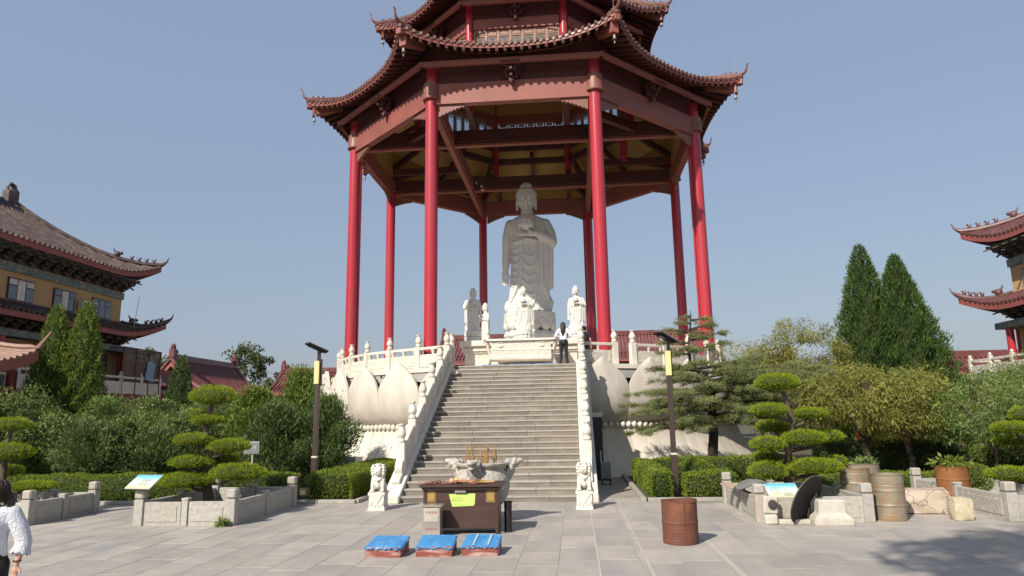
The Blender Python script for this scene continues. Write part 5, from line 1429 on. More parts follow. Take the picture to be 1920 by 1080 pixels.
def ball(label, c, r):
    core = MB().ell(c, [x * .86 for x in r], 16, 10)
    n = int(4 * pi * (r[0] * r[1] + r[0] * r[2]) / 2 * 1500); P, D = ell_pts(n, c, r, .88, 1.02)
    k_ = P[:, 2] > .03; P, D = P[k_], D[k_]
    o = foliage('shrub', P, D + NR.normal(scale=.5, size=D.shape) + np.array((0, 0, .3)), NR.uniform(.04, .07, len(P)), NR.uniform(.02, .03, len(P)), M_lf['hedge'], core=core, mcore=M_core)
    return tag(o, label, 'shrub', 'clipped shrubs')
ball('rounded clipped shrub between the right lamp post and the cedar', (5.5, -15.9, .45), (.62, .55, .45))
ball('rounded clipped shrub behind the far right planter', (11.9, -17.2, .42), (.75, .5, .42))

# ---- cloud-pruned pines
def pad_mesh(rx, rz):
    ry = rx * .92; dens = 2300
    n = int(pi * rx * ry * 2.6 * dens); u = unit(n)
    rz = rz * .9; z = np.where(u[:, 2] > 0, u[:, 2] * rz, u[:, 2] * rz * .5)
    q_ = NR.uniform(0, 6, 3); lump = 1 + .08 * np.sin(u[:, 0] * 6 + q_[0]) * np.sin(u[:, 1] * 5 + q_[1]) + .05 * np.sin(u[:, 0] * 13 + u[:, 1] * 11 + q_[2])
    k_ = NR.uniform(.86, 1.0, n) * lump; st_ = NR.random(n) < .03; k_ = np.where(st_, k_ * NR.uniform(1.0, 1.12, n), k_)
    P = np.stack([u[:, 0] * rx * k_, u[:, 1] * ry * k_, z * k_], 1)
    D = u * np.array((.7, .7, 1)) + NR.normal(scale=.35, size=u.shape) + np.array((0, 0, .5))
    core = MB().ell((0, 0, .1 * rz), (rx * .82, ry * .82, rz * .62), 16, 8)
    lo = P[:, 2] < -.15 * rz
    return foliage('foliage_pad', P, D, NR.uniform(.035, .07, n), NR.uniform(.010, .018, n), M_lf['pad'], core=core, mcore=M_core, mesh_only=True, clump=np.where(lo, .05, .75))  # underside leaves take the dark tone, shade put into the colour
def cloud_pine(label, trunk, pads_, radii):
    o0 = Vector((trunk[0][0], trunk[0][1], 0))
    t = thing('cloud_pine', label, 'topiary tree', o0, 0, 'cloud-pruned pines')
    mb = MB(); pts = [Vector(p) for p in trunk]
    fine = []
    for a, b in zip(pts[:-1], pts[1:]):
        for k_ in range(4): fine.append(a.lerp(b, k_ / 4) + Vector((rng.gauss(0, .012), rng.gauss(0, .012), 0)))
    fine.append(pts[-1]); nn = len(fine)
    mb.tube(fine, [radii[0] + (radii[1] - radii[0]) * i / (nn - 1) for i in range(nn)], 10)
    for (x, y, z, rx, rz) in pads_[1:]:
        base = min(fine, key=lambda q: abs(q.z - (z - .22)) + (0 if q.z < z else 1)); c_ = Vector((x, y, z - rz * .3))
        mid = base.lerp(c_, .55) + Vector((0, 0, -.06))
        mb.tube([base, mid, c_], [.045, .035, .022], 7)
    mb.build('trunk', M_bark, t, smooth=True)
    for (x, y, z, rx, rz) in pads_: link('foliage_pad', pad_mesh(rx, rz), t, Vector((x, y, z)) - o0)
cloud_pine('cloud-pruned pine with flat green pads in the left planter',
    [(-6.30, -19.9, .08), (-6.45, -19.9, .7), (-6.50, -19.9, 1.04), (-6.42, -19.9, 1.41), (-6.58, -19.9, 2.03), (-6.42, -19.9, 2.6)],
    [(-6.43, -19.9, 2.72, .56, .30), (-6.48, -19.9, 2.18, .41, .13), (-6.91, -19.6, 2.33, .24, .13), (-6.81, -20.0, 1.71, .45, .18), (-5.9, -20.0, 1.55, .46, .2), (-6.8, -20.0, 1.19, .48, .19), (-6.3, -19.4, 1.23, .34, .17), (-6.84, -20.1, .78, .62, .22), (-5.57, -20.2, .95, .61, .25)], (.125, .05))
cloud_pine('cloud-pruned pine with flat green pads in the right planter',
    [(6.85, -19.8, .08), (6.92, -19.8, .9), (6.96, -19.8, 1.42), (7.11, -19.8, 1.94), (6.93, -19.8, 2.6)],
    [(6.83, -19.8, 2.78, .49, .25), (6.55, -20.0, 2.18, .40, .17), (7.51, -19.7, 2.09, .38, .14), (6.8, -19.3, 1.8, .39, .17), (7.25, -20.0, 1.55, .47, .21), (7.9, -19.5, 1.57, .35, .18), (6.44, -20.1, 1.44, .37, .2), (6.54, -19.5, 1.14, .35, .15), (6.42, -20.0, .85, .41, .27), (7.41, -20.1, .95, .57, .21), (8.02, -19.6, 1.01, .25, .18)], (.10, .05))
cloud_pine('cloud-pruned pine at the far left edge', [(-11.35, -20.3, .08), (-11.3, -20.3, 1.0), (-11.22, -20.3, 2.0)],
    [(-11.21, -20.3, 2.13, .44, .2), (-11.13, -20.3, 1.48, .48, .27), (-11.62, -19.9, 1.02, .40, .19), (-10.45, -20.45, .72, .52, .13)], (.10, .05))
cloud_pine('cloud-pruned pine at the far right edge', [(12.3, -19.2, .08), (12.32, -19.2, 1.0), (12.4, -19.2, 1.9)],
    [(12.42, -19.1, 1.97, .32, .24), (11.97, -19.4, 1.71, .43, .15), (12.16, -18.9, 1.4, .36, .12), (11.62, -19.7, .72, .47, .2), (12.55, -19.6, 1.0, .4, .18)], (.09, .04))

# ---- cypress / juniper cones
def cone_tree(label, x, y, H, r, m, n=16000, z0=.15, p=.8, name='cypress', grp=None, leaf=(.10, .20, .030, .055), lumps=.17, bottom=.82):
    t = thing(name, label, 'tree', (x, y, 0), 0, grp)
    MB().tube([(x, y, 0), (x, y, H * .45), (x, y, H * .92)], [.13, .08, .02], 8).build('trunk', M_barkd, t, smooth=True)
    zz = 1 - NR.random(n) ** .62
    prof = lambda q: np.minimum(1, (q + .02) / .10 * (1 - bottom) + bottom) * (1 - q) ** p * (1 + .16 * np.sin(q * 3.0))
    a = NR.uniform(0, 2 * pi, n)
    ph = NR.uniform(0, 6, 4)
    lump = 1 + lumps * np.sin(a * 5 + zz * 19 + ph[0]) * np.sin(zz * 31 + ph[1]) + lumps * .8 * np.sin(a * 9 + ph[2] - zz * 41)
    k_ = NR.uniform(.70, 1.03, n) ** .6
    k_ = np.where(NR.random(n) < .05, k_ * NR.uniform(1.02, 1.22, n), k_)
    R = r * prof(zz) * lump * k_ + .05 * NR.random(n)
    P = np.stack([R * np.cos(a), R * np.sin(a), z0 + zz * (H - z0)], 1)
    D = np.stack([np.cos(a) * .55, np.sin(a) * .55, np.full(n, .9)], 1) + NR.normal(scale=.28, size=(n, 3))
    cz = np.linspace(0, 1, 9); core = MB().lathe([(max(.01, r * .74 * float(prof(np.array(q))) ), z0 + q * (H - z0) * .97) for q in cz], 14)
    foliage('crown', P, D, NR.uniform(leaf[0], leaf[1], n), NR.uniform(leaf[2], leaf[3], n), M_lf[m], t, core, M_core, clump=np.clip((lump - 1) / lumps * .4 + .5, 0, 1))
    return t
cone_tree('left of two slim cypresses before the left temple', -17.7, -11.0, 6.75, .95, 'cyp', 15000, grp='cypresses', p=.62)
cone_tree('right of two slim cypresses before the left temple', -16.55, -10.9, 6.85, .85, 'cyp', 15000, grp='cypresses', p=.55)
cone_tree('small slim cypress before the gabled hall', -16.0, -5.0, 5.25, .72, 'jun', 8000, grp='cypresses', p=.55)
cone_tree('taller left one of the twin broad junipers', 15.75, -3.0, 9.8, 1.75, 'jun', 30000, name='juniper', grp='twin junipers', p=.70, leaf=(.14, .28, .035, .06))
cone_tree('lower right one of the twin broad junipers', 17.1, -3.4, 9.2, 2.3, 'jun', 36000, name='juniper', grp='twin junipers', p=.82, leaf=(.14, .28, .035, .06))
def feather(label, x, y, H, R, n, m, seed, name='juniper_shrub', nb=46):
    """loose conifer with ascending feathery branches"""
    rg = random.Random(seed); t = thing(name, label, 'shrub', (x, y, 0), 0, 'loose conifers in the left bed')
    tr = MB().tube([(x, y, 0), (x, y, H * .9)], [.10, .02], 7); Ps = []; Ds = []; Cs = []
    for b in range(nb):
        f = (b + .5) / nb; z = .15 + f * H * .80; a = rg.uniform(0, 2 * pi)
        L_ = R * (1 - f) ** .75 * rg.uniform(.75, 1.1) + .25
        p0 = Vector((0, 0, z)); d = Vector((cos(a), sin(a), rg.uniform(.35, .75) + f * .9)).normalized(); p1 = p0 + d * L_
        tr.tube([Vector((x, y, 0)) + p0, Vector((x, y, 0)) + p1], [.022, .006], 5)
        k_ = int(n / nb); s_ = NR.random(k_) ** .7
        c_ = np.array(p0)[None] + np.outer(s_, np.array(p1 - p0)); wid = .10 + .20 * (1 - s_)
        Ps.append(c_ + NR.normal(size=(k_, 3)) * wid[:, None]); Ds.append(np.array(d)[None] * .9 + NR.normal(scale=.45, size=(k_, 3)) + np.array((0, 0, .2))); Cs.append(np.full(k_, rg.random()))
    tr.build('trunk', M_barkd, t, smooth=True)
    P = np.vstack(Ps); P[:, 2] = np.maximum(P[:, 2], .05)
    foliage('crown', P, np.vstack(Ds), NR.uniform(.10, .20, len(P)), NR.uniform(.025, .045, len(P)), M_lf[m], t, clump=np.concatenate(Cs))
feather('dark loose conifer left of the left lamp post', -8.8, -12.6, 3.4, 1.5, 15000, 'cyp', 1)
feather('pointed conifer rising just left of the left lamp post', -7.35, -12.0, 4.3, 1.3, 15000, 'cyp', 2)
feather('dark bushy pine between the left lamp post and the platform', -6.0, -13.4, 2.9, 1.45, 22000, 'dark', 3, nb=60)
feather('dark bushy pine behind the left lamp post', -7.3, -14.2, 2.6, 1.4, 16000, 'dark', 8, nb=50)
feather('low spreading conifer behind the far left hedge', -12.6, -15.4, 1.9, 1.7, 16000, 'dark', 4, nb=60)
feather('low spreading conifer near the left information panel', -10.8, -14.9, 1.6, 1.4, 12000, 'dark', 5, nb=50)
# ---- leafy trees
def leafy(label, x, y, H, R, m, seed, trunk_r=.08, n=9000, droop=.0, leaf=(.09, .15, .035, .055), z_lo=.35, name='leafy_tree', cat='tree', grp=None, clumps=46, bark=None, flat=.8):
    rg = random.Random(seed); t = thing(name, label, cat, (x, y, 0), 0, grp)
    tr = MB(); O = Vector((x, y, 0)); fork = Vector((rg.uniform(-.1, .1), rg.uniform(-.1, .1), H * z_lo * .8))
    tr.tube([O, O + fork * .5 + Vector((rg.uniform(-.06, .06), 0, 0)), O + fork], [trunk_r, trunk_r * .85, trunk_r * .7], 8)
    Ps = []; Ds = []; Cs = []; cc = Vector((0, 0, H * (z_lo + 1) / 2)); hz = H * (1 - z_lo) / 2
    limbs = []
    for i in range(7):
        a = 2 * pi * i / 7 + rg.uniform(-.4, .4); e = Vector((cos(a) * R * .55, sin(a) * R * .55, H * rg.uniform(.55, .85)))
        mid = fork.lerp(e, .5) + Vector((0, 0, .08 * H)); limbs.append((mid, e)); tr.tube([O + fork, O + mid, O + e], [trunk_r * .55, trunk_r * .38, trunk_r * .15], 6)
    per = n // clumps
    for i in range(clumps):
        d = Vector((rg.gauss(0, 1), rg.gauss(0, 1), rg.gauss(0, 1))).normalized(); k_ = rg.uniform(.40, 1.12) ** .7
        c_ = cc + Vector((d.x * R * k_, d.y * R * k_, d.z * hz * k_))
        l_ = min(limbs, key=lambda q: (q[1] - c_).length)[1]
        if (l_ - c_).length > .3: tr.tube([O + l_, O + l_.lerp(c_, .5) + Vector((0, 0, .05)), O + c_], [trunk_r * .16, .010, .005], 5)
        cr = R * rg.uniform(.16, .36); u = unit(per); kk = NR.uniform(.35, 1.0, per)[:, None]
        Ps.append(np.array(c_) + u * kk * np.array((cr, cr, cr * flat)))
        Ds.append(u * .6 + NR.normal(scale=.6, size=(per, 3)) + np.array((0, 0, .25 - droop * 1.5))); Cs.append(np.full(per, rg.random()))
    tr.build('trunk', bark or M_bark, t, smooth=True)
    P = np.vstack(Ps); P[:, 2] = np.maximum(P[:, 2], .08)
    foliage('crown', P, np.vstack(Ds), NR.uniform(leaf[0], leaf[1], len(P)), NR.uniform(leaf[2], leaf[3], len(P)), M_lf[m], t, clump=np.concatenate(Cs))
    return t
LP = (.12, .20, .028, .042)
G1 = 'leafy shrubs in the left bed'
leafy('yellowish leafy bush at the far left below the temple terrace', -16.2, -14.2, 3.1, 1.7, 'bush', 1, n=11000, z_lo=.1, name='leafy_bush', cat='bush', grp=G1)
leafy('dark rounded bush below the right cypress', -14.3, -12.2, 3.2, 1.6, 'green', 2, n=12000, z_lo=.15, name='leafy_bush', cat='bush', grp=G1)
leafy('pale leafy bush behind the left information panel', -11.9, -13.4, 2.75, 1.35, 'bush', 3, n=11000, z_lo=.12, name='leafy_bush', cat='bush', grp=G1)
leafy('leafy bush between the cloud pine and the gabled hall', -12.6, -9.5, 3.3, 1.6, 'bush', 4, n=10000, z_lo=.1, name='leafy_bush', cat='bush', grp=G1)
leafy('leafy bush filling the far left behind the cloud pine', -18.5, -12.8, 2.9, 1.7, 'green', 5, n=9000, z_lo=.1, name='leafy_bush', cat='bush', grp=G1)
leafy('green bush in front of the distant tiled hall', -10.0, -8.4, 3.5, 1.6, 'green', 6, n=9000, z_lo=.1, name='leafy_bush', cat='bush', grp=G1)
G2 = 'peach trees on the right'
leafy('willowy peach tree behind the cedar', 10.3, -4.6, 5.5, 1.9, 'peach', 11, .09, 12000, .55, LP, .3, 'peach_tree', grp=G2, clumps=60)
leafy('tallest peach tree left of the twin junipers', 12.7, -3.8, 6.5, 1.8, 'peach', 12, .09, 12000, .55, LP, .3, 'peach_tree', grp=G2, clumps=60)
leafy('yellowing peach tree behind the right planter', 11.5, -12.6, 3.55, 1.75, 'peach', 13, .10, 14000, .6, LP, .38, 'peach_tree', grp=G2, clumps=64, bark=M_barkd)
leafy('yellowing peach tree behind the steel drums', 13.1, -11.9, 3.4, 1.6, 'peach', 14, .12, 12000, .6, LP, .38, 'peach_tree', grp=G2, clumps=56, bark=M_barkd)
leafy('greener peach tree above the orange drum', 14.6, -13.6, 3.05, 1.7, 'green', 15, .06, 11000, .35, LP, .34, 'peach_tree', grp=G2, clumps=50)
leafy('green peach tree at the far right edge', 17.5, -11.5, 3.6, 1.9, 'green', 16, .08, 11000, .35, LP, .3, 'peach_tree', grp=G2, clumps=50)
leafy('yellow green tree between the cedar and the junipers', 11.2, -8.2, 3.9, 1.8, 'peach', 17, .09, 12000, .5, LP, .25, 'peach_tree', grp=G2, clumps=54)
leafy('green tree in front of the right temple terrace', 19.5, -8.0, 4.1, 1.9, 'green', 18, .09, 10000, .3, LP, .2, 'peach_tree', grp=G2, clumps=50)
leafy('low leafy tree under the junipers', 15.2, -7.8, 3.4, 1.9, 'bush', 19, .09, 10000, .3, LP, .15, 'peach_tree', grp=G2, clumps=50)
leafy('tall leafy tree beside the viewer, casting the soft shade at the lower right', 1.0, -39.0, 15.0, 2.1, 'green', 31, .2, 9000, .1, (.16, .26, .07, .11), .70, 'shade_tree', clumps=60)
G3 = 'distant trees'
FB = (.22, .36, .12, .2)
leafy('distant pale tree left of the gabled hall', -33.5, 19, 8.3, 2.6, 'far', 21, .2, 5000, 0, FB, .3, 'distant_tree', grp=G3)
leafy('distant pale tree behind the right end of the gabled hall', -29.5, 30, 9.6, 2.6, 'far', 22, .2, 5000, 0, FB, .3, 'distant_tree', grp=G3)
leafy('distant tree beyond the platform, left of the altar', -8.5, 19, 6.2, 2.4, 'far', 23, .2, 4500, 0, FB, .2, 'distant_tree', grp=G3)
leafy('distant tree beyond the low roof on the right', 26, 16, 7.2, 2.2, 'far', 24, .2, 4500, 0, FB, .25, 'distant_tree', grp=G3)
leafy('distant tree behind the willowy peach tree', 14.5, 8, 5.6, 2.4, 'far', 25, .2, 4500, 0, FB, .2, 'distant_tree', grp=G3)
leafy('distant tree left of the platform behind the conifers', -13.5, 6, 4.6, 2.0, 'far', 26, .2, 4000, 0, FB, .2, 'distant_tree', grp=G3)

# ---- deodar cedar with flat tiers
ced = thing('cedar', 'spreading grey-green cedar with flat layered branches right of the staircase', 'tree', (6.85, -11.3, 0))
CB_ = Vector((6.85, -11.3, 0))
tr = MB()
stem = [Vector(p) for p in ((0, 0, 0), (.02, 0, .8), (.10, 0, 1.5), (.06, 0, 2.0), (.16, 0, 2.6), (.05, 0, 3.05), (-.25, 0, 3.5), (-.55, 0, 3.9), (-.55, 0, 4.6), (-.45, 0, 5.3), (-.42, 0, 5.75))]
tr.tube([CB_ + p for p in stem], [.20, .17, .16, .15, .12, .09, .065, .055, .045, .03, .012], 10)
rg = random.Random(21)
Ps = []; Ds = []; Cs = []
def cedar_branch(z, a, L_, sag, dens=1.0):
    base = min(stem, key=lambda q: abs(q.z - z)).copy(); base.z = z
    d = Vector((cos(a), sin(a), 0)); pts = []
    for i in range(7):
        f = i / 6; pts.append(base + d * (L_ * f) + Vector((rg.gauss(0, .03), rg.gauss(0, .03), .16 * L_ * f * (1 - f) * 1.2 + sag * f * f)))
    tr.tube([CB_ + p for p in pts], [.05 * (L_ / 3 + .3), .045, .035, .028, .02, .013, .006], 6)
    side = Vector((-d.y, d.x, 0)); cl_ = rg.random()
    for i in range(int(26 * L_ / 2.5 * dens)):
        f = rg.uniform(.18, 1.0); k_ = min(5, int(f * 6)); p0 = pts[k_].lerp(pts[k_ + 1], f * 6 - k_)
        s_ = rg.choice((-1, 1)); l2 = (.25 + .55 * L_ / 3 * (1 - f) + .15) * rg.uniform(.6, 1.1)
        dd = (side * s_ * .8 + d * .65 + Vector((0, 0, rg.uniform(-.06, .06)))).normalized(); p1 = p0 + dd * l2 + Vector((0, 0, -.28 * l2 * rg.random()))
        tr.tube([CB_ + p0, CB_ + p1], [.008, .003], 4)
        n = int(140 * l2 / .5); t_ = NR.random(n); c_ = np.array(p0)[None] + np.outer(t_, np.array(p1 - p0))
        Ps.append(c_ + NR.normal(size=(n, 3)) * np.array((.05, .05, .04))); Ds.append(np.array(dd)[None] * .5 + NR.normal(scale=.55, size=(n, 3)) * np.array((1, 1, .6)) + np.array((0, 0, .25))); Cs.append(np.full(n, .5 * cl_ + .5 * rg.random()))
for (z, a, L_, sag) in ((1.75, 180, 2.9, -.25), (1.75, 205, 2.6, -.25), (1.8, 250, 1.6, -.2), (1.85, 330, 2.4, -.2), (1.9, 10, 2.7, -.15), (1.8, 120, 1.8, -.2),
                       (2.25, 172, 2.95, .25), (2.3, 190, 2.8, -.1), (2.3, 225, 2.4, -.1), (2.35, 280, 1.9, -.1), (2.3, 320, 2.6, -.05), (2.4, 350, 3.4, .1), (2.35, 60, 2.2, 0), (2.3, 140, 2.3, 0),
                       (2.8, 178, 2.9, .05), (2.85, 205, 2.4, .0), (2.8, 235, 2.2, 0), (2.9, 300, 2.2, .0), (2.85, 340, 3.2, .25), (2.9, 5, 4.0, .25), (2.85, 30, 3.2, .2), (2.9, 90, 2.0, 0),
                       (3.2, 185, 1.8, .1), (3.2, 350, 3.6, .5), (3.25, 12, 4.2, .45), (3.2, 320, 2.4, .3), (3.3, 250, 1.6, .1),
                       (3.6, 180, 1.7, .15), (3.7, 210, 1.3, .1), (3.7, 340, 2.2, .35), (3.7, 20, 2.4, .3), (3.75, 280, 1.4, .1),
                       (4.2, 175, 1.0, .1), (4.3, 340, 1.3, .3), (4.3, 250, .9, .1), (4.6, 190, .9, .1), (4.7, 0, 1.2, .3), (4.8, 300, .8, .1), (5.0, 170, .65, .1), (5.1, 340, .9, .25), (5.3, 200, .5, .05), (5.4, 20, .6, .12), (5.55, 120, .35, .05),
    (2.0, 225, 2.2, -.15), (2.0, 300, 2.0, -.1), (2.55, 250, 2.2, .0), (2.6, 320, 2.4, .1), (2.55, 200, 2.5, .0), (3.0, 265, 2.0, .05), (3.05, 325, 2.6, .25), (3.45, 300, 2.0, .2), (3.4, 225, 1.6, .1), (2.1, 345, 2.6, -.1), (2.6, 0, 3.0, .15), (3.05, 355, 3.9, .4), (3.35, 5, 3.4, .5)):
    cedar_branch(z, rad(a + rg.uniform(-8, 8)), L_, sag)
tr.build('trunk', M_barkd, ced, smooth=True)
P = np.vstack(Ps)
foliage('needles', P, np.vstack(Ds), NR.uniform(.06, .11, len(P)), NR.uniform(.012, .02, len(P)), M_lf['cedar'], ced, clump=np.concatenate(Cs))
# ---- weeds in drums, grass tufts
def weed(label, c, r, n, h=.3, m='weed', seed=1):
    P, D = ell_pts(n, c, (r, r, h * .5), .2, 1.0); P[:, 2] = np.maximum(P[:, 2], c[2] - h * .4)
    t = thing('weed', label, 'plant', (c[0], c[1], c[2] - h * .5))
    s_ = MB(); rg = random.Random(seed)
    for i in range(9):
        a = rg.uniform(0, 6.28); s_.tube([(c[0], c[1], c[2] - h * .6), (c[0] + r * .7 * cos(a), c[1] + r * .7 * sin(a), c[2] + h * rg.uniform(0, .5))], [.006, .003], 5)
    s_.build('stems', M_bark, t)
    foliage('leaves', P - np.array((c[0], c[1], c[2] - h * .5)), D + NR.normal(scale=.4, size=D.shape), NR.uniform(.08, .16, n), NR.uniform(.05, .08, n), M_lf[m], t)
weed('leafy yellow-green weed growing in the orange drum', (10.72, -19.05, .96), .40, 170, .26)
weed('small green weed growing in the farthest galvanised drum', (8.72, -19.25, 1.0), .30, 160, .16, 'bush', 2)
weed('small tuft of grass at the left planter corner', (-5.08, -21.72, .05), .13, 90, .12, 'bush', 3)
# ================================================================== temples and halls
M_ochre = mat('ochre_wall', (0.50, 0.34, 0.165), .85, (0.43, 0.29, 0.14), 1.2, bump=.08, bscale=25, stain=(.33, .21, .10), stain_amt=.35)
M_tred = mat('temple_red', (0.24, 0.05, 0.045), .6, (0.20, 0.04, 0.036), 2)
M_eavepink = mat('eave_red', (0.30, 0.085, 0.072), .6, (0.25, 0.07, 0.06), 2)
M_dtile = mat('dark_glazed_tile', (0.078, 0.044, 0.039), .52, (0.05, 0.03, 0.028), 3, spec=.5, stain=(.30, .23, .19), stain_scale=2.2, stain_amt=.35)
M_rtile = mat('red_glazed_tile', (0.17, 0.055, 0.05), .32, (0.12, 0.042, 0.04), 3, stain=(.22, .10, .09), stain_scale=1.2, stain_amt=.5)
M_brk = mat('painted_bracket', (0.045, 0.075, 0.060), .6, (0.11, 0.045, 0.03), 3.5)
M_winred = mat('window_red', (0.12, 0.03, 0.03), .5)
M_paneb = mat('window_pane', (0.10, 0.14, 0.17), .08, (0.07, 0.10, 0.12), 1, spec=.8)
M_white = mat('white_panel', (0.68, 0.68, 0.66), .5)
def frieze_mat():
    m = bpy.data.materials.new('painted_frieze'); m.use_nodes = True; nt = m.node_tree; N = nt.nodes; L = nt.links; p = N['Principled BSDF']
    tc = N.new('ShaderNodeTexCoord'); wv = N.new('ShaderNodeTexVoronoi'); wv.inputs['Scale'].default_value = 2.2; L.new(tc.outputs['Object'], wv.inputs['Vector'])
    rp = N.new('ShaderNodeValToRGB'); rp.color_ramp.interpolation = 'CONSTANT'; e = rp.color_ramp.elements
    e[0].color = (.30, .28, .20, 1); e[1].position = .22; e[1].color = (.13, .19, .18, 1)
    for po, c_ in ((.34, (.26, .27, .23, 1)), (.46, (.10, .15, .14, 1)), (.62, (.17, .21, .20, 1))): q = e.new(po); q.color = c_
    L.new(wv.outputs['Distance'], rp.inputs[0]); L.new(rp.outputs[0], p.inputs['Base Color']); p.inputs['Roughness'].default_value = .6
    return m
M_frieze = frieze_mat()
def brk_mesh():
    mb = MB()
    for j, (d, w, z) in enumerate(((.18, .18, 0), (.40, .14, .14), (.62, .14, .28), (.84, .14, .42))):
        mb.box((d / 2, 0, z + .05), (d, .13, .10)); mb.box((d - .06, 0, z + .10), (.12, .30 + .10 * j, .09))
        for s_ in (-1, 1): mb.box((d - .06, s_ * (.13 + .05 * j), z + .17), (.14, .11, .07))
    mb.box((.98, 0, .40), (.35, .07, .06), ry=rad(18))
    return mb.mesh('bracket_set', M_brk)
BRK = brk_mesh()
def temple(label, fx, o, yc, Lb, side, porch=False):
    T = thing('temple_hall', label, 'temple', (fx, yc, 0))
    def W(a, b, z): return Vector((fx + o * a, yc - b, z))
    def bx(name, a0, a1, b0, b1, z0, z1, m, parent=T, bev=0.0):
        c_ = W((a0 + a1) / 2, (b0 + b1) / 2, (z0 + z1) / 2); return MB().box(c_, (abs(a1 - a0), abs(b1 - b0), z1 - z0)).build(name, m, parent, bevel=bev)
    bx('podium', -10, 1.5, -1.8, Lb, 0, 3.22, M_ochre); bx('podium_band', -10, 1.56, -1.86, Lb, 3.22, 3.62, M_tred)
    bx('lower_wall', -9, 0, 0, Lb, 3.62, 7.6, M_ochre); bx('upper_wall', -9, -.02, 0.02, Lb, 7.6, 9.3, M_ochre)
    # terrace balustrade
    pm_ = MB().box((0, 0, .5), (.16, .16, 1.0)).lathe([(.05, 1.0), (.08, 1.06), (.05, 1.14), (0, 1.16)], 8).mesh('terrace_post', M_marble)
    pan = MB().box((0, 0, .34), (.10, 1.50, .60)).box((0, 0, .86), (.12, 1.50, .10)).mesh('terrace_panel', M_carved)
    nb_ = int((Lb + 1.6) / 1.66)
    for i in range(nb_ + 1):
        w_ = W(1.4, -1.7 + i * 1.66, 3.62); link('terrace_post', pm_, T, w_ - T.location)
        if i < nb_: link('terrace_panel', pan, T, W(1.4, -1.7 + (i + .5) * 1.66, 3.62) - T.location)
    for i in range(1, 5):
        link('terrace_post', pm_, T, W(1.4 - i * 1.66, -1.7, 3.62) - T.location); link('terrace_panel', pan, T, W(1.4 - (i - .5) * 1.66, -1.7, 3.62) - T.location, pi / 2)
    # lower columns, doors
    cm_ = MB().lathe([(.17, 0), (.16, 2.5)], 14).mesh('column', M_red, smooth=True, angle=60)
    for i in range(int(Lb / 2.7) + 1):
        for a in (.55,): link('column', cm_, T, W(a, .25 + i * 2.7, 3.62) - T.location)
        if i: 
            d_ = bx('lower_window', 0.0, .05, .25 + (i - .5) * 2.7 - .75, .25 + (i - .5) * 2.7 + .75, 4.2, 5.7, M_winred)
            for s_ in (-.38, .38): bx('pane', .05, .06, .25 + (i - .5) * 2.7 + s_ - .3, .25 + (i - .5) * 2.7 + s_ + .3, 4.3, 5.6, M_paneb, d_)
    link('column', cm_, T, W(-2.3, -.45, 3.62) - T.location); link('column', cm_, T, W(-.3, -.45, 3.62) - T.location)
    # friezes + brackets
    bx('lower_frieze', -9, .72, -.55, Lb, 5.86, 6.16, M_frieze); bx('upper_frieze', -9, .06, -.06, Lb, 8.76, 9.12, M_frieze)
    for z, a0, b0 in ((6.17, .0, -.0), (9.17, .02, -.02)):
        for i in range(int(Lb / .72)):
            link('bracket_set', BRK, T, W(a0, .2 + i * .72, z) - T.location, 0 if o > 0 else pi)
        for i in range(7): link('bracket_set', BRK, T, W(-.2 - i * .72, b0, z) - T.location, pi / 2)
        bx('bracket_board', -9, .03, -.03, Lb, z, z + .62, M_brk)
    # windows of the upper wall
    for i, b in enumerate((1.65, 4.3, 6.98, 9.7, 12.4)):
        if b > Lb - 1: continue
        wz0, wz1 = 7.50, 8.50
        f = bx('window', -.02, .06, b - .72, b + .72, wz0, wz1, M_winred)
        for s_, m_ in ((-.48, M_paneb), (0, M_white if (i in (1, 2) and o > 0) else M_paneb), (.48, M_paneb)):
            bx('pane', .06, .07, b + s_ - .21, b + s_ + .21, wz0 + .06, wz1 - (.36 if s_ else .06), m_, f); 
            if s_: bx('pane', .06, .07, b + s_ - .21, b + s_ + .21, wz1 - .30, wz1 - .06, M_paneb if not (i == 2 and o > 0) else M_white, f)
    # ---- curved tiled roofs
    def roof(a_e, b_e, z_e, a_r, b_r, z_r, lift, conc, rise_end=None, name='roof'):
        def S(b, v, dz=0):
            a = a_e + (a_r - a_e) * v; bl = b_e + (b_r - b_e) * v; bb = max(b, bl)
            t = max(0.0, 1 - (bb - bl) / 3.6)
            return W(a + .25 * t ** 3 * (1 - v), bb - .25 * t ** 3 * (1 - v), z_e + (z_r - z_e) * v ** conc + lift * t ** 2.4 * (1 - v) ** 2 + dz)
        def E(a, v, dz=0):
            bl = b_e + (b_r - b_e) * v; al = a_e + (a_r - a_e) * v; aa = min(a, al)
            t = max(0.0, 1 - (al - aa) / 3.6)
            return W(aa + .25 * t ** 3 * (1 - v), bl - .25 * t ** 3 * (1 - v), z_e + (z_r - z_e) * v ** conc + lift * t ** 2.4 * (1 - v) ** 2 + dz)
        bl = lambda v: b_e + (b_r - b_e) * v
        al = lambda v: a_e + (a_r - a_e) * v
        A1 = min(-9.0, 2 * a_r - a_e) if v_full else -8.5
        q = lambda u: u ** 1.7
        MB().grid(40, 12, lambda u, v: S(bl(v) + (Lb + 1.5 - bl(v)) * q(u), v)).build('roof_slope', M_dtile, T, smooth=True)
        MB().grid(40, 4, lambda u, v: S(bl(v) + (Lb + 1.5 - bl(v)) * q(u), v * .3, -.13)).build('soffit', M_brk, T, smooth=True)
        MB().grid(30, 12, lambda u, v: E(al(v) + (A1 - al(v)) * q(u), v)).build('roof_slope', M_dtile, T, smooth=True)
        MB().grid(30, 4, lambda u, v: E(al(v) + (A1 - al(v)) * q(u), v * .3, -.13)).build('soffit', M_brk, T, smooth=True)
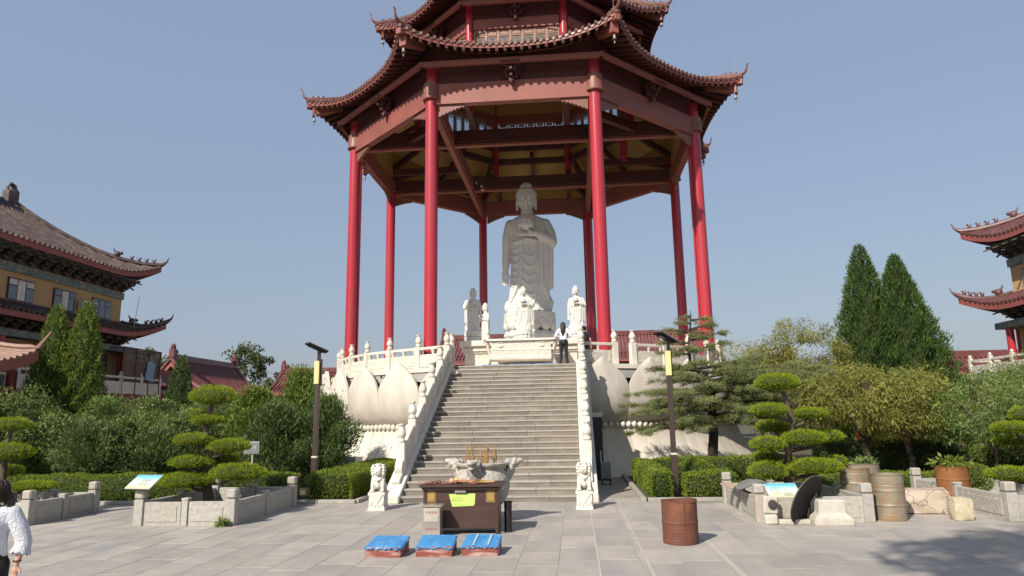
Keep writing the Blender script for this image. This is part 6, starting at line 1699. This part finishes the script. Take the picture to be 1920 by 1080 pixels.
        f1 = MB().grid(40, 1, lambda u, v: S(b_e + (Lb + 1.5 - b_e) * q(u), 0, -.02 - .26 * v) + Vector((o * .03, 0, 0))); f1.grid(30, 1, lambda u, v: E(a_e + (A1 - a_e) * q(u), 0, -.02 - .26 * v) + Vector((0, .03, 0)))
        f1.build('eave_board', M_eavepink, T, smooth=True)
        tl = MB(); n_ = int((Lb + 1.5 - b_e) / .30)
        for i in range(n_):
            b = b_e + .1 + i * .30; vm = 1.0 if b > b_r else max(.02, (b - b_e) / (b_r - b_e))
            pts = [S(max(b, bl(vm * j / 6)), vm * j / 6, .04) for j in range(7)]
            tl.tube([pts[0] + Vector((o * .08, 0, -.02))] + pts, .075, 6)
        n_ = int((a_e - A1) / .30)
        for i in range(n_):
            a = a_e - .1 - i * .30; vm = 1.0 if a < a_r else max(.02, (a_e - a) / (a_e - a_r))
            pts = [E(min(a, al(vm * j / 6)), vm * j / 6, .04) for j in range(7)]
            tl.tube([pts[0] + Vector((0, .08, -.02))] + pts, .075, 6)
        tag(tl.build('roof_tiles', M_dtile, T, smooth=True, angle=50), kind='stuff')
        # hip ridge with beasts and upswept tip
        hp = [S(bl(v), v, .12) for v in np.linspace(0, 1, 12)]
        d = (hp[0] - hp[1]); d.z = 0; d.normalize()
        tip = [hp[0] + d * .1 + Vector((0, 0, .06)), hp[0] + d * .28 + Vector((0, 0, .22)), hp[0] + d * .36 + Vector((0, 0, .46))]
        h_ = MB().tube(list(reversed(tip)) + hp, [.02, .05, .10] + [.13] * 12, 8).build('hip_ridge', M_dtile, T, smooth=True)
        for v in (.05, .10, .15, .20):
            if v_full or v < .9:
                vv = v if v_full else v * 2.2
                p = S(bl(vv), vv, .24); MB().ell(p + Vector((0, 0, .06)), (.075, .075, .10), 8, 6).ell(p + d * .06 + Vector((0, 0, .18)), .052, 8, 6).tube([p - d * .06, p - d * .10 + Vector((0, 0, .22))], [.03, .012], 6).build('roof_beast', M_dtile, h_, smooth=True)
        p = S(bl(.3 if v_full else .75), .3 if v_full else .75, .2)
        MB().ell(p + Vector((0, 0, .12)), (.17, .17, .20), 10, 8).ell(p + d * .18 + Vector((0, 0, .20)), (.13, .11, .09), 8, 6).tube([p - d * .08 + Vector((0, 0, .22)), p - d * .2 + Vector((0, 0, .46))], [.055, .025], 6).build('dragon_ornament', M_dtile, h_, smooth=True)
        return S
    global v_full
    v_full = False
    roof(1.35, -1.35, 6.85, 0.0, -.0, 7.42, .75, 1.2)
    MB().box(W(.08, Lb / 2, 7.44), (.2, Lb, .12)).box(W(-4.4, -.08, 7.44), (9, .2, .12)).build('wall_ridge', M_dtile, T)
    v_full = True
    roof(1.0, -1.05, 10.0, -5.4, 2.0, 13.9, .80, 1.45)
    # main ridge + end dragon
    MB().box(W(-5.4, (Lb + 3.5) / 2 + 1, 14.15), (.36, Lb - .5, .62)).build('main_ridge', M_dtile, T, bevel=.04)
    e = W(-5.4, 2.05, 13.9)
    oy = 1.0
    MB().box(e + Vector((0, 0, .25)), (.40, .7, .6)).ell(e + Vector((0, .2, .55)), (.2, .3, .26), 12, 8).tube([e + Vector((0, .2, .6)), e + Vector((0, .12, .9)), e + Vector((0, -.1, .98)), e + Vector((0, -.18, .84))], [.17, .14, .1, .05], 8).box(e + Vector((0, -.25, .65)), (.16, .1, .28)).build('ridge_dragon', M_dtile, T, bevel=.03)
    return T
temple('two-storey ochre temple hall with dark tiled upturned roofs on the left', -22.0, 1, -1.0, 15.0, 'left')
_keep = M_dtile; M_dtile = mat('maroon_glazed_tile', (0.125, 0.050, 0.045), .5, (0.085, 0.036, 0.034), 3, stain=(.20, .10, .09), stain_scale=2.2, stain_amt=.35)
temple('two-storey ochre temple hall with upturned roofs at the right edge', 22.9, -1, -2.0, 13.0, 'right')
M_dtile = _keep
# air conditioners on the left temple wall
for b, lab in ((3.15, 'left wall-mounted air conditioner on the left temple'), (2.62, 'right wall-mounted air conditioner on the left temple')):
    t = thing('air_conditioner', lab, 'air conditioner', (-21.8, -1.0 - b, 7.62))
    link('case', MB().box((0, 0, .3), (.32, .5, .5)).mesh('case', M_white, bevel=.02), t)
    link('fan_grille', MB().lathe([(.0, 0), (.19, 0), (.2, .015), (.17, .02)], 18).xform(Matrix.Translation((.165, 0, .3)) @ Matrix.Rotation(rad(90), 4, 'Y')).mesh('fan_grille', mat('grille_dark', (.12, .12, .12), .5)), t)
# wire cage on the left terrace
cg = thing('wire_enclosure', 'brown wire mesh enclosure with a blue board on the left terrace', 'enclosure', (-20.5, -.9, 3.62))
M_cage = mat('cage_brown', (.16, .09, .065), .6)
mb = MB()
for y in (-2.6, -1.5, -.4, .6):
    mb.box((-20.55, y, 4.85), (.06, .06, 2.4))
    mb.box((-21.8, y, 6.0), (2.5, .05, .05))
for z in (4.6, 5.3, 6.02): mb.box((-20.55, -1.0, z), (.05, 3.2, .05))
for x in (-21.2, -21.9): mb.box((x, .6, 4.85), (.06, .06, 2.4))
mb.build('frame', M_cage, cg)
def mesh_mat():
    m = bpy.data.materials.new('wire_mesh'); m.use_nodes = True; N = m.node_tree.nodes; L = m.node_tree.links
    p = N['Principled BSDF']; p.inputs['Base Color'].default_value = (.15, .10, .08, 1); tr = N.new('ShaderNodeBsdfTransparent'); mx = N.new('ShaderNodeMixShader'); mx.inputs[0].default_value = .5
    L.new(p.outputs[0], mx.inputs[1]); L.new(tr.outputs[0], mx.inputs[2]); L.new(mx.outputs[0], N['Material Output'].inputs[0]); return m
MB().box((-20.58, -1.0, 4.85), (.008, 3.2, 2.3)).box((-21.5, .6, 4.85), (1.8, .008, 2.3)).build('mesh_screen', mesh_mat(), cg)
MB().box((-20.49, -.35, 4.9), (.03, .7, 1.0), rx=rad(-10)).build('blue_board', mat('pale_blue_board', (.22, .36, .46), .5), cg)
# roof aerial
ae = thing('roof_aerial', 'thin metal aerial standing on the lower left temple roof', 'aerial', (-20.6, -1.9, 7.25))
MB().tube([(-20.6, -1.9, 7.1), (-20.52, -1.78, 8.75)], .014, 6).build('mast', M_steel, ae); MB().box((-20.6, -1.9, 7.35), (.25, .5, .03)).build('bracket', M_steel, ae)

# ---- small entrance porch at the far left
po = thing('entrance_porch', 'low tiled porch roof with an upswept corner at the far left edge', 'porch', (-19.5, -15, 0))
M_ptile = mat('porch_tile', (0.30, 0.17, 0.12), .5, (0.22, 0.12, 0.085), 3, var=.15)
def PS(u, v, dz=0):
    y = -12.35 - u * 7.0; t = max(0, 1 - u * 7.0 / 2.6)
    x = -17.4 - v * 2.4; z = 4.22 + .58 * t ** 2.2 * (1 - v) + .9 * v ** 1.3 + dz
    return Vector((x + .15 * t ** 2 * (1 - v), y, z))
MB().grid(24, 6, lambda u, v: PS(u, v)).build('roof_slope', M_dtile, po, smooth=True)
MB().grid(24, 1, lambda u, v: PS(u, 0, -.01 - .34 * v) + Vector((.03, 0, 0))).build('eave_board', M_eavepink, po, smooth=True)
for i in range(27):
    u = .012 + i * .036; MB().tube([PS(u, v, .04) for v in np.linspace(0, 1, 6)], .085, 7).build('tile_row', M_ptile, po, smooth=True)
MB().tube([PS(0, 0, .5) + Vector((.25, .25, .25)), PS(0, 0, .12)] + [PS(0.004, v, .16) for v in np.linspace(.1, 1, 6)], [.03, .10] + [.13] * 6, 8).build('hip_ridge', M_ptile, po, smooth=True)
MB().box((-19.0, -15.9, 3.75), (1.2, 7.0, .45)).build('lintel', M_frieze, po)
for y in (-12.1, -14.6, -17.4): MB().tube([(-18.4, y, 0), (-18.4, y, 4.1)], .18, 12).build('column', M_tred, po, smooth=True)

# ---- gabled hall and long halls behind
def gable_hall(label, axis, c, L_, half, z_e, z_r, rows=True, m=None, name='tiled_hall'):
    """axis 'y': ridge runs along y. c=(x,y) of the near ridge end / left end"""
    m = m or M_rtile
    T = thing(name, label, 'building', (c[0], c[1], 0))
    def P(s_, w, z): return Vector((c[0] + w, c[1] + s_, z)) if axis == 'y' else Vector((c[0] + s_, c[1] + w, z))
    def RS(s_, v, sg, dz=0): return P(s_, sg * half * v, z_r - (z_r - z_e) * (1 - (1 - v) ** 1.3) + dz)
    for sg in (-1, 1):
        MB().grid(4, 10, lambda u, v: RS(-.5 + (L_ + 1.0) * u, v, sg)).build('roof_slope', m, T, smooth=True)
        MB().grid(4, 10, lambda u, v: RS(-.5 + (L_ + 1.0) * (1 - u), v, sg, -.14)).build('soffit', M_brk, T, smooth=True)
        MB().grid(4, 1, lambda u, v: RS(-.5 + (L_ + 1.0) * u, 1, sg, -.16 * v)).build('eave_board', M_eavepink, T)
        tl = MB()
        for i in range(int((L_ + .9) / .32)): tl.tube([RS(-.4 + i * .32, v, sg, .04) for v in np.linspace(0.03, 1.01, 6)], .08, 5)
        tag(tl.build('roof_tiles', m, T, smooth=True, angle=50), kind='stuff')
        for s0 in (-.5, L_ + .5):
            MB().tube([RS(s0, v, sg, .08) for v in np.linspace(0, 1.02, 7)], .14, 7).build('verge_ridge', M_rtile, T, smooth=True)
            bb = MB().grid(1, 7, lambda u, v: RS(s0 - .02, v, sg, -.05 - .42 * u)); bb.grid(1, 7, lambda u, v: RS(s0 + .02, v, sg, -.05 - .42 * (1 - u))); bb.build('barge_board', M_eavepink, T)
    hw = half - .9; zt = lambda w: z_r - (z_r - z_e) * (1 - (1 - abs(w) / half) ** 1.3) - .16
    ws = np.linspace(-hw, hw, 13)
    for s0 in (0.0, L_):
        poly = [P(s0, w, zt(w)) for w in ws] + [P(s0, hw, 0), P(s0, -hw, 0)]
        MB().add(poly, [tuple(range(len(poly)))]).build('gable_wall', M_ochre, T)
    for sg in (-1, 1):
        a, b = P(0, sg * hw, 0), P(L_, sg * hw, zt(hw)); MB().add([P(0, sg * hw, 0), P(L_, sg * hw, 0), P(L_, sg * hw, zt(hw)), P(0, sg * hw, zt(hw))], [(0, 1, 2, 3)]).build('wall', M_ochre, T)
        n_ = int(L_ / 3)
        for i in range(n_):
            q = P((i + .5) * L_ / n_, sg * (hw + .03), (zt(hw)) * .52); d = (.06, 1.5, 1.5) if axis == 'y' else (1.5, .06, 1.5)
            w_ = MB().box(q, d).build('window', M_winred, T); q2 = P((i + .5) * L_ / n_, sg * (hw + .065), (zt(hw)) * .52); d2 = (.02, 1.3, 1.3) if axis == 'y' else (1.3, .02, 1.3)
            MB().box(q2, d2).build('pane', M_paneb, w_)
    a, b = P(-.5, 0, z_r + .22), P(L_ + .5, 0, z_r + .22); MB().beam(a, b, .28, .42).build('ridge', M_rtile, T)
    for s0, sg in ((-.35, 1), (L_ + .35, -1)):
        MB().box(P(s0, 0, z_r + .5), (.4, .4, .6)).ell(P(s0, 0, z_r + .95), (.2, .2, .28), 8, 6).ell(P(s0 + sg * .4, 0, z_r + .62), (.18, .18, .2), 8, 6).build('ridge_ornament', M_rtile, T)
gable_hall('red tiled hall with yellow gable behind the left temple', 'y', (-27.7, 14.0), 9.0, 3.0, 4.1, 6.85)
gable_hall('small red tiled hall between the conifers and the platform', 'x', (-24.4, 27.0), 7.5, 3.2, 4.6, 6.6)
gable_hall('long red tiled hall far behind the platform', 'x', (-10.2, 32.0), 25.0, 4.5, 7.2, 9.9)
gable_hall('low red tiled roof beside the right temple', 'x', (25.8, 11.0), 10.0, 2.4, 4.4, 5.5)
gable_hall('low tiled wing joining the left temple terrace', 'y', (-24.2, 3.0), 6.0, 2.2, 4.0, 5.1)
bn_ = thing('park_bench', 'brown slatted bench at the far right under the trees', 'bench', (16.6, -13.2, 0))
for i in range(4): MB().box((16.6, -13.35 + i * .12, 1.05 - .55), (1.5, .09, .04)).build('slat', mat('bench_wood', (.28, .11, .06), .6), bn_)
for s_ in (-.6, .6): MB().box((16.6 + s_, -13.17, .24), (.08, .4, .48)).build('leg', M_granite, bn_)
# ================================================================== people
M_skin = mat('skin', (0.52, 0.30, 0.21), .5, (0.46, 0.26, 0.18), 3)
M_hair = mat('black_hair', (0.016, 0.012, 0.011), .35, (0.010, 0.008, 0.008), 9, bump=.4, bscale=40, stretch=(6, 6, 1))
M_hairr = mat('dark_brown_hair', (0.040, 0.018, 0.013), .35, (0.020, 0.011, 0.010), 9, bump=.4, bscale=40, stretch=(6, 6, 1))
def lace_mat():
    m = mat('white_lace', (0.70, 0.71, 0.76), .8, (0.52, 0.54, 0.60), 42, bump=.8, bscale=60)
    return m
M_wht = mat('white_shirt', (0.74, 0.74, 0.78), .8, (0.64, 0.64, 0.68), 5, bump=.2, bscale=12)
M_blk = mat('black_cloth', (0.014, 0.014, 0.016), .8, (0.010, 0.010, 0.011), 6, bump=.2, bscale=20)
M_redc = mat('red_cloth', (0.48, 0.02, 0.035), .8, (0.4, 0.016, 0.03), 6)
def hand(mb, w, d, side, s_=1.0, curl=.35):
    """w wrist, d pointing direction; five unequal bent fingers"""
    w = Vector(w); d = Vector(d).normalized(); f = Vector((0, -1, 0)); f = (f - d * f.dot(d)).normalized(); sd = d.cross(f) * side
    pm_ = w + d * .05 * s_
    mb.ell(pm_, (.034 * s_, .022 * s_, .048 * s_), 10, 8, Matrix((sd, f, d)).transposed())
    for i, l in enumerate((.062, .072, .068, .054)):
        b = w + d * .085 * s_ + sd * ((i - 1.5) * .0165 * s_); k1 = b + (d * .55 + f * curl * .3).normalized() * l * .5 * s_; k2 = k1 + (d * .7 + f * curl).normalized() * l * .5 * s_
        mb.chain([b, k1, k2], [.0092 * s_, .0088 * s_, .0078 * s_], 7)
    b = w + d * .03 * s_ - sd * .028 * s_; k1 = b + (d * .7 - sd * .6 + f * .2).normalized() * .036 * s_; k2 = k1 + (d * .95 - sd * .15 + f * .25).normalized() * .03 * s_
    mb.chain([b, k1, k2], [.0115 * s_, .0105 * s_, .009 * s_], 7)
def person(label, loc, rz, H, la, ra, top_m, leg_m, hair_m, hair='long', sleeves='long', lace=False, ang=0.0, head_turn=0.0):
    """la / ra: (elbow, wrist, hand direction) for the person's +x and -x arm in a 1.65 m frame facing -y"""
    k_ = H / 1.65
    T = thing('person', label, 'person', loc, rz)
    hipL, hipR = Vector((.085, 0, .88)), Vector((-.085, 0, .88))
    legs = [(hipL, Vector((.10, -.015, .47)), Vector((.10 + ang, .02, .085))), (hipR, Vector((-.09, -.015, .47)), Vector((-.10 - ang, .02, .085)))]
    sh = (Vector((.165, .01, 1.345)), Vector((-.165, .01, 1.345)))
    b = MB()
    for h, k, a in legs: b.chain([h, k, a], [.078, .052, .038], 12); b.chain([a + Vector((0, .01, -.03)), a + Vector((0, -.13, -.055))], [.036, .03], 10)
    b.chain([(0, 0, .9), (0, .0, 1.08), (0, -.005, 1.25), (0, 0, 1.36)], [.115, .098, .11, .08], 14)
    b.chain([(.1, .0, 1.34), (-.1, .0, 1.34)], [.065, .065], 10)
    b.chain([(0, .005, 1.36), (0, -.012, 1.46)], [.050, .046], 12)
    hc = Vector((0, -.03, 1.535)); Rh = Matrix.Rotation(head_turn, 3, 'Z')
    def hp(x, y, z): return hc + Rh @ Vector((x, y, z))
    b.ell(hp(0, .012, .025), (.076, .092, .095), 16, 12); b.ell(hp(0, -.022, -.045), (.056, .062, .066), 14, 10)
    b.tube([hp(0, -.080, .02), hp(0, -.098, -.02)], [.010, .016], 8); b.ell(hp(0, -.078, -.062), (.024, .012, .009), 8, 6)
    for s_ in (-1, 1): b.ell(hp(s_ * .076, .01, -.005), (.010, .018, .03), 8, 6); b.ell(hp(s_ * .03, -.074, .012), (.018, .010, .010), 8, 6); b.tube([hp(s_ * .012, -.084, .034), hp(s_ * .05, -.07, .034)], .007, 6)
    for (s, (e, w, hd)), side in zip(zip(sh, (la, ra)), (1, -1)):
        b.chain([s, e, w], [.050, .038, .026], 10); hand(b, w, hd, side)
    link('body', sculpt(b, .0085, 2, .5, 'body', M_skin), T, scale=k_)
    # trousers
    t_ = MB(); t_.chain([(.03, 0, .93), (-.03, 0, .93)], [.128, .128], 14); t_.ell((0, .045, .86), (.15, .115, .10), 14, 10)
    for h, k, a in legs: t_.chain([h, k, a], [.100, .068, .055], 12)
    link('trousers', sculpt(t_, .012, 3, .5, 'trousers', leg_m), T, scale=k_)
    for h, k, a in legs:
        s_ = MB().chain([a + Vector((0, .02, -.048)), a + Vector((0, -.15, -.058))], [.046, .038], 10); s_.box((a.x, a.y - .06, a.z - .078), (.085, .25, .018))
        link('shoe', sculpt(s_, .010, 2, .5, 'shoe', M_blk), T, scale=k_)
    # top
    c_ = MB(); c_.chain([(0, 0, .93), (0, 0, 1.08), (0, -.012, 1.24), (0, 0, 1.35)], [.135, .120, .132, .095], 16); c_.ell((.055, -.09, 1.22), .055, 10, 8).ell((-.055, -.09, 1.22), .055, 10, 8)
    c_.v = [(x * 1.16, y * .92, z) for x, y, z in c_.v]
    c_.chain([(.12, .0, 1.352), (-.12, .0, 1.352)], [.070, .070], 10)
    for s, (e, w, hd) in zip(sh, (la, ra)):
        e = Vector(e); w = Vector(w)
        if sleeves == 'long': c_.chain([s, e, e.lerp(w, .93)], [.070, .056, .042], 10)
        elif sleeves == 'half': c_.chain([s, s.lerp(e, .55), e.lerp(w, .12), e.lerp(w, .34)], [.076, .078, .070, .075], 12)
        else: c_.chain([s, s.lerp(e, .5)], [.068, .062], 10)
    tp = link('top', sculpt(c_, .011, 2, .45, 'top', top_m), T, scale=k_)
    if lace:                               # scalloped cuffs and hem
        for s, (e, w, hd) in zip(sh, (la, ra)):
            e = Vector(e); w = Vector(w); q = e.lerp(w, .38); ax = (w - e).normalized(); x_ = ax.cross(Vector((0, 1, 0))).normalized(); y_ = ax.cross(x_)
            f = MB(); n_ = 26; vs_ = []
            for j, (r_, o_) in enumerate(((.066, -.03), (.078, .01), (.088, .045))):
                for i in range(n_):
                    a = 2 * pi * i / n_; rr = r_ * (1 + (.06 * sin(a * 9) if j else 0)); vs_.append(q + ax * (o_ + (.012 * sin(a * 9) if j == 2 else 0)) + x_ * (rr * cos(a)) + y_ * (rr * sin(a)))
            f.add(vs_, [(j * n_ + i, j * n_ + (i + 1) % n_, (j + 1) * n_ + (i + 1) % n_, (j + 1) * n_ + i) for j in range(2) for i in range(n_)])
            link('lace_cuff', f.mesh('lace_cuff', top_m, smooth=True), tp)
    # hair
    h = MB(); h.ell(hp(0, .028, .038), (.090, .098, .096), 16, 12)
    for s_ in (-1, 1): h.ell(hp(s_ * .07, .02, .0), (.026, .055, .065), 10, 8)
    if hair == 'long':
        for i in range(11):
            a = rad(-20 + 22 * i); x, y = .075 * cos(a), .03 + .075 * sin(a)
            h.chain([hp(x * .8, y, .03), hp(x * 1.05, y + .025, -.10), hp(x * 1.0, y + .035, -.26), hp(x * .7 + .01 * sin(i * 3), y + .03, -.40 - .03 * (i % 3))], [.034, .034, .03, .014], 8)
    elif hair == 'tail':
        h.ell(hp(0, .10, -.02), (.045, .045, .045), 10, 8); h.chain([hp(.02, .11, -.02), hp(.06, .13, -.08), hp(.08, .12, -.14)], [.045, .042, .03], 10)
    ho = sculpt(h, .009, 2, .5, 'hair', hair_m); hob = link('hair', ho, T, scale=k_)
    st = MB(); rgh = random.Random(4)
    for i in range(150):
        a = rgh.uniform(0, 2 * pi); e0 = rgh.uniform(.15, 1.2)
        p = [hp(.094 * cos(a) * cos(e), .028 + .102 * sin(a) * cos(e), .038 + .100 * sin(e)) for e in (e0, e0 - .35, e0 - .7, e0 - 1.05)]
        if (p[-1] - hp(0, -.09, -.03)).length < .07: continue
        if hair != 'short' and a < pi: p += [p[-1] + Vector((rgh.uniform(-.01, .01), .02, -.05)), p[-1] + Vector((rgh.uniform(-.02, .02), .03, -.05 - rgh.uniform(.03, .09)))]
        st.tube(p, [.0026] * (len(p) - 1) + [.001], 5)
    tag(link('strands', st.mesh('strands', hair_m, smooth=True), hob), kind='stuff')
    return T, k_
t, k_ = person('woman in a white lace blouse and black trousers at the left edge', (-3.15, -29.9, 0), rad(14), 1.60,
    ((.285, .03, 1.10), (.262, -.035, .885), (-.06, -.12, -1)), ((-.28, .03, 1.10), (-.26, -.05, .88), (.05, -.15, -1)), lace_mat(), M_blk, M_hairr, 'tail', 'half', True, head_turn=rad(-48))
link('bracelet', MB().tube([(.264 + .031 * cos(a), -.028 + .031 * sin(a), .915) for a in np.linspace(0, 2 * pi, 17)], .007, 6).mesh('bracelet', mat('dark_beads', (.05, .018, .012), .4), smooth=True), t, scale=k_)
link('hair_tie', MB().tube([(.06 + .03 * cos(a), .09, 1.505 + .03 * sin(a)) for a in np.linspace(0, 2 * pi, 17)], .010, 6).mesh('hair_tie', mat('pink_band', (.45, .12, .15), .5), smooth=True), t, scale=k_)
person('long-haired woman in a white shirt seen from behind atop the stairs', (1.88, -9.05, PLZ), rad(176), 1.66,
    ((.30, .06, 1.12), (.20, -.12, 1.02), (-.3, -.8, -.1)), ((-.30, .06, 1.13), (-.20, -.10, 1.10), (.3, -.8, .3)), M_wht, M_blk, M_hair, 'long', 'long', ang=.03)
person('dark-clothed visitor half hidden behind the right stair post', (2.72, -7.75, PLZ), rad(185), 1.66,
    ((.24, .02, 1.08), (.26, -.06, .86), (0, -.1, -1)), ((-.24, .02, 1.08), (-.26, -.06, .86), (0, -.1, -1)), M_blk, M_blk, M_hair, 'short', 'short')
person('person in red half hidden by the peach trees on the right', (12.8, -8.4, 0), rad(60), 1.62,
    ((.24, .02, 1.08), (.26, -.06, .86), (0, -.1, -1)), ((-.24, .02, 1.08), (-.26, -.06, .86), (0, -.1, -1)), M_redc, M_blk, M_hair, 'short', 'long')
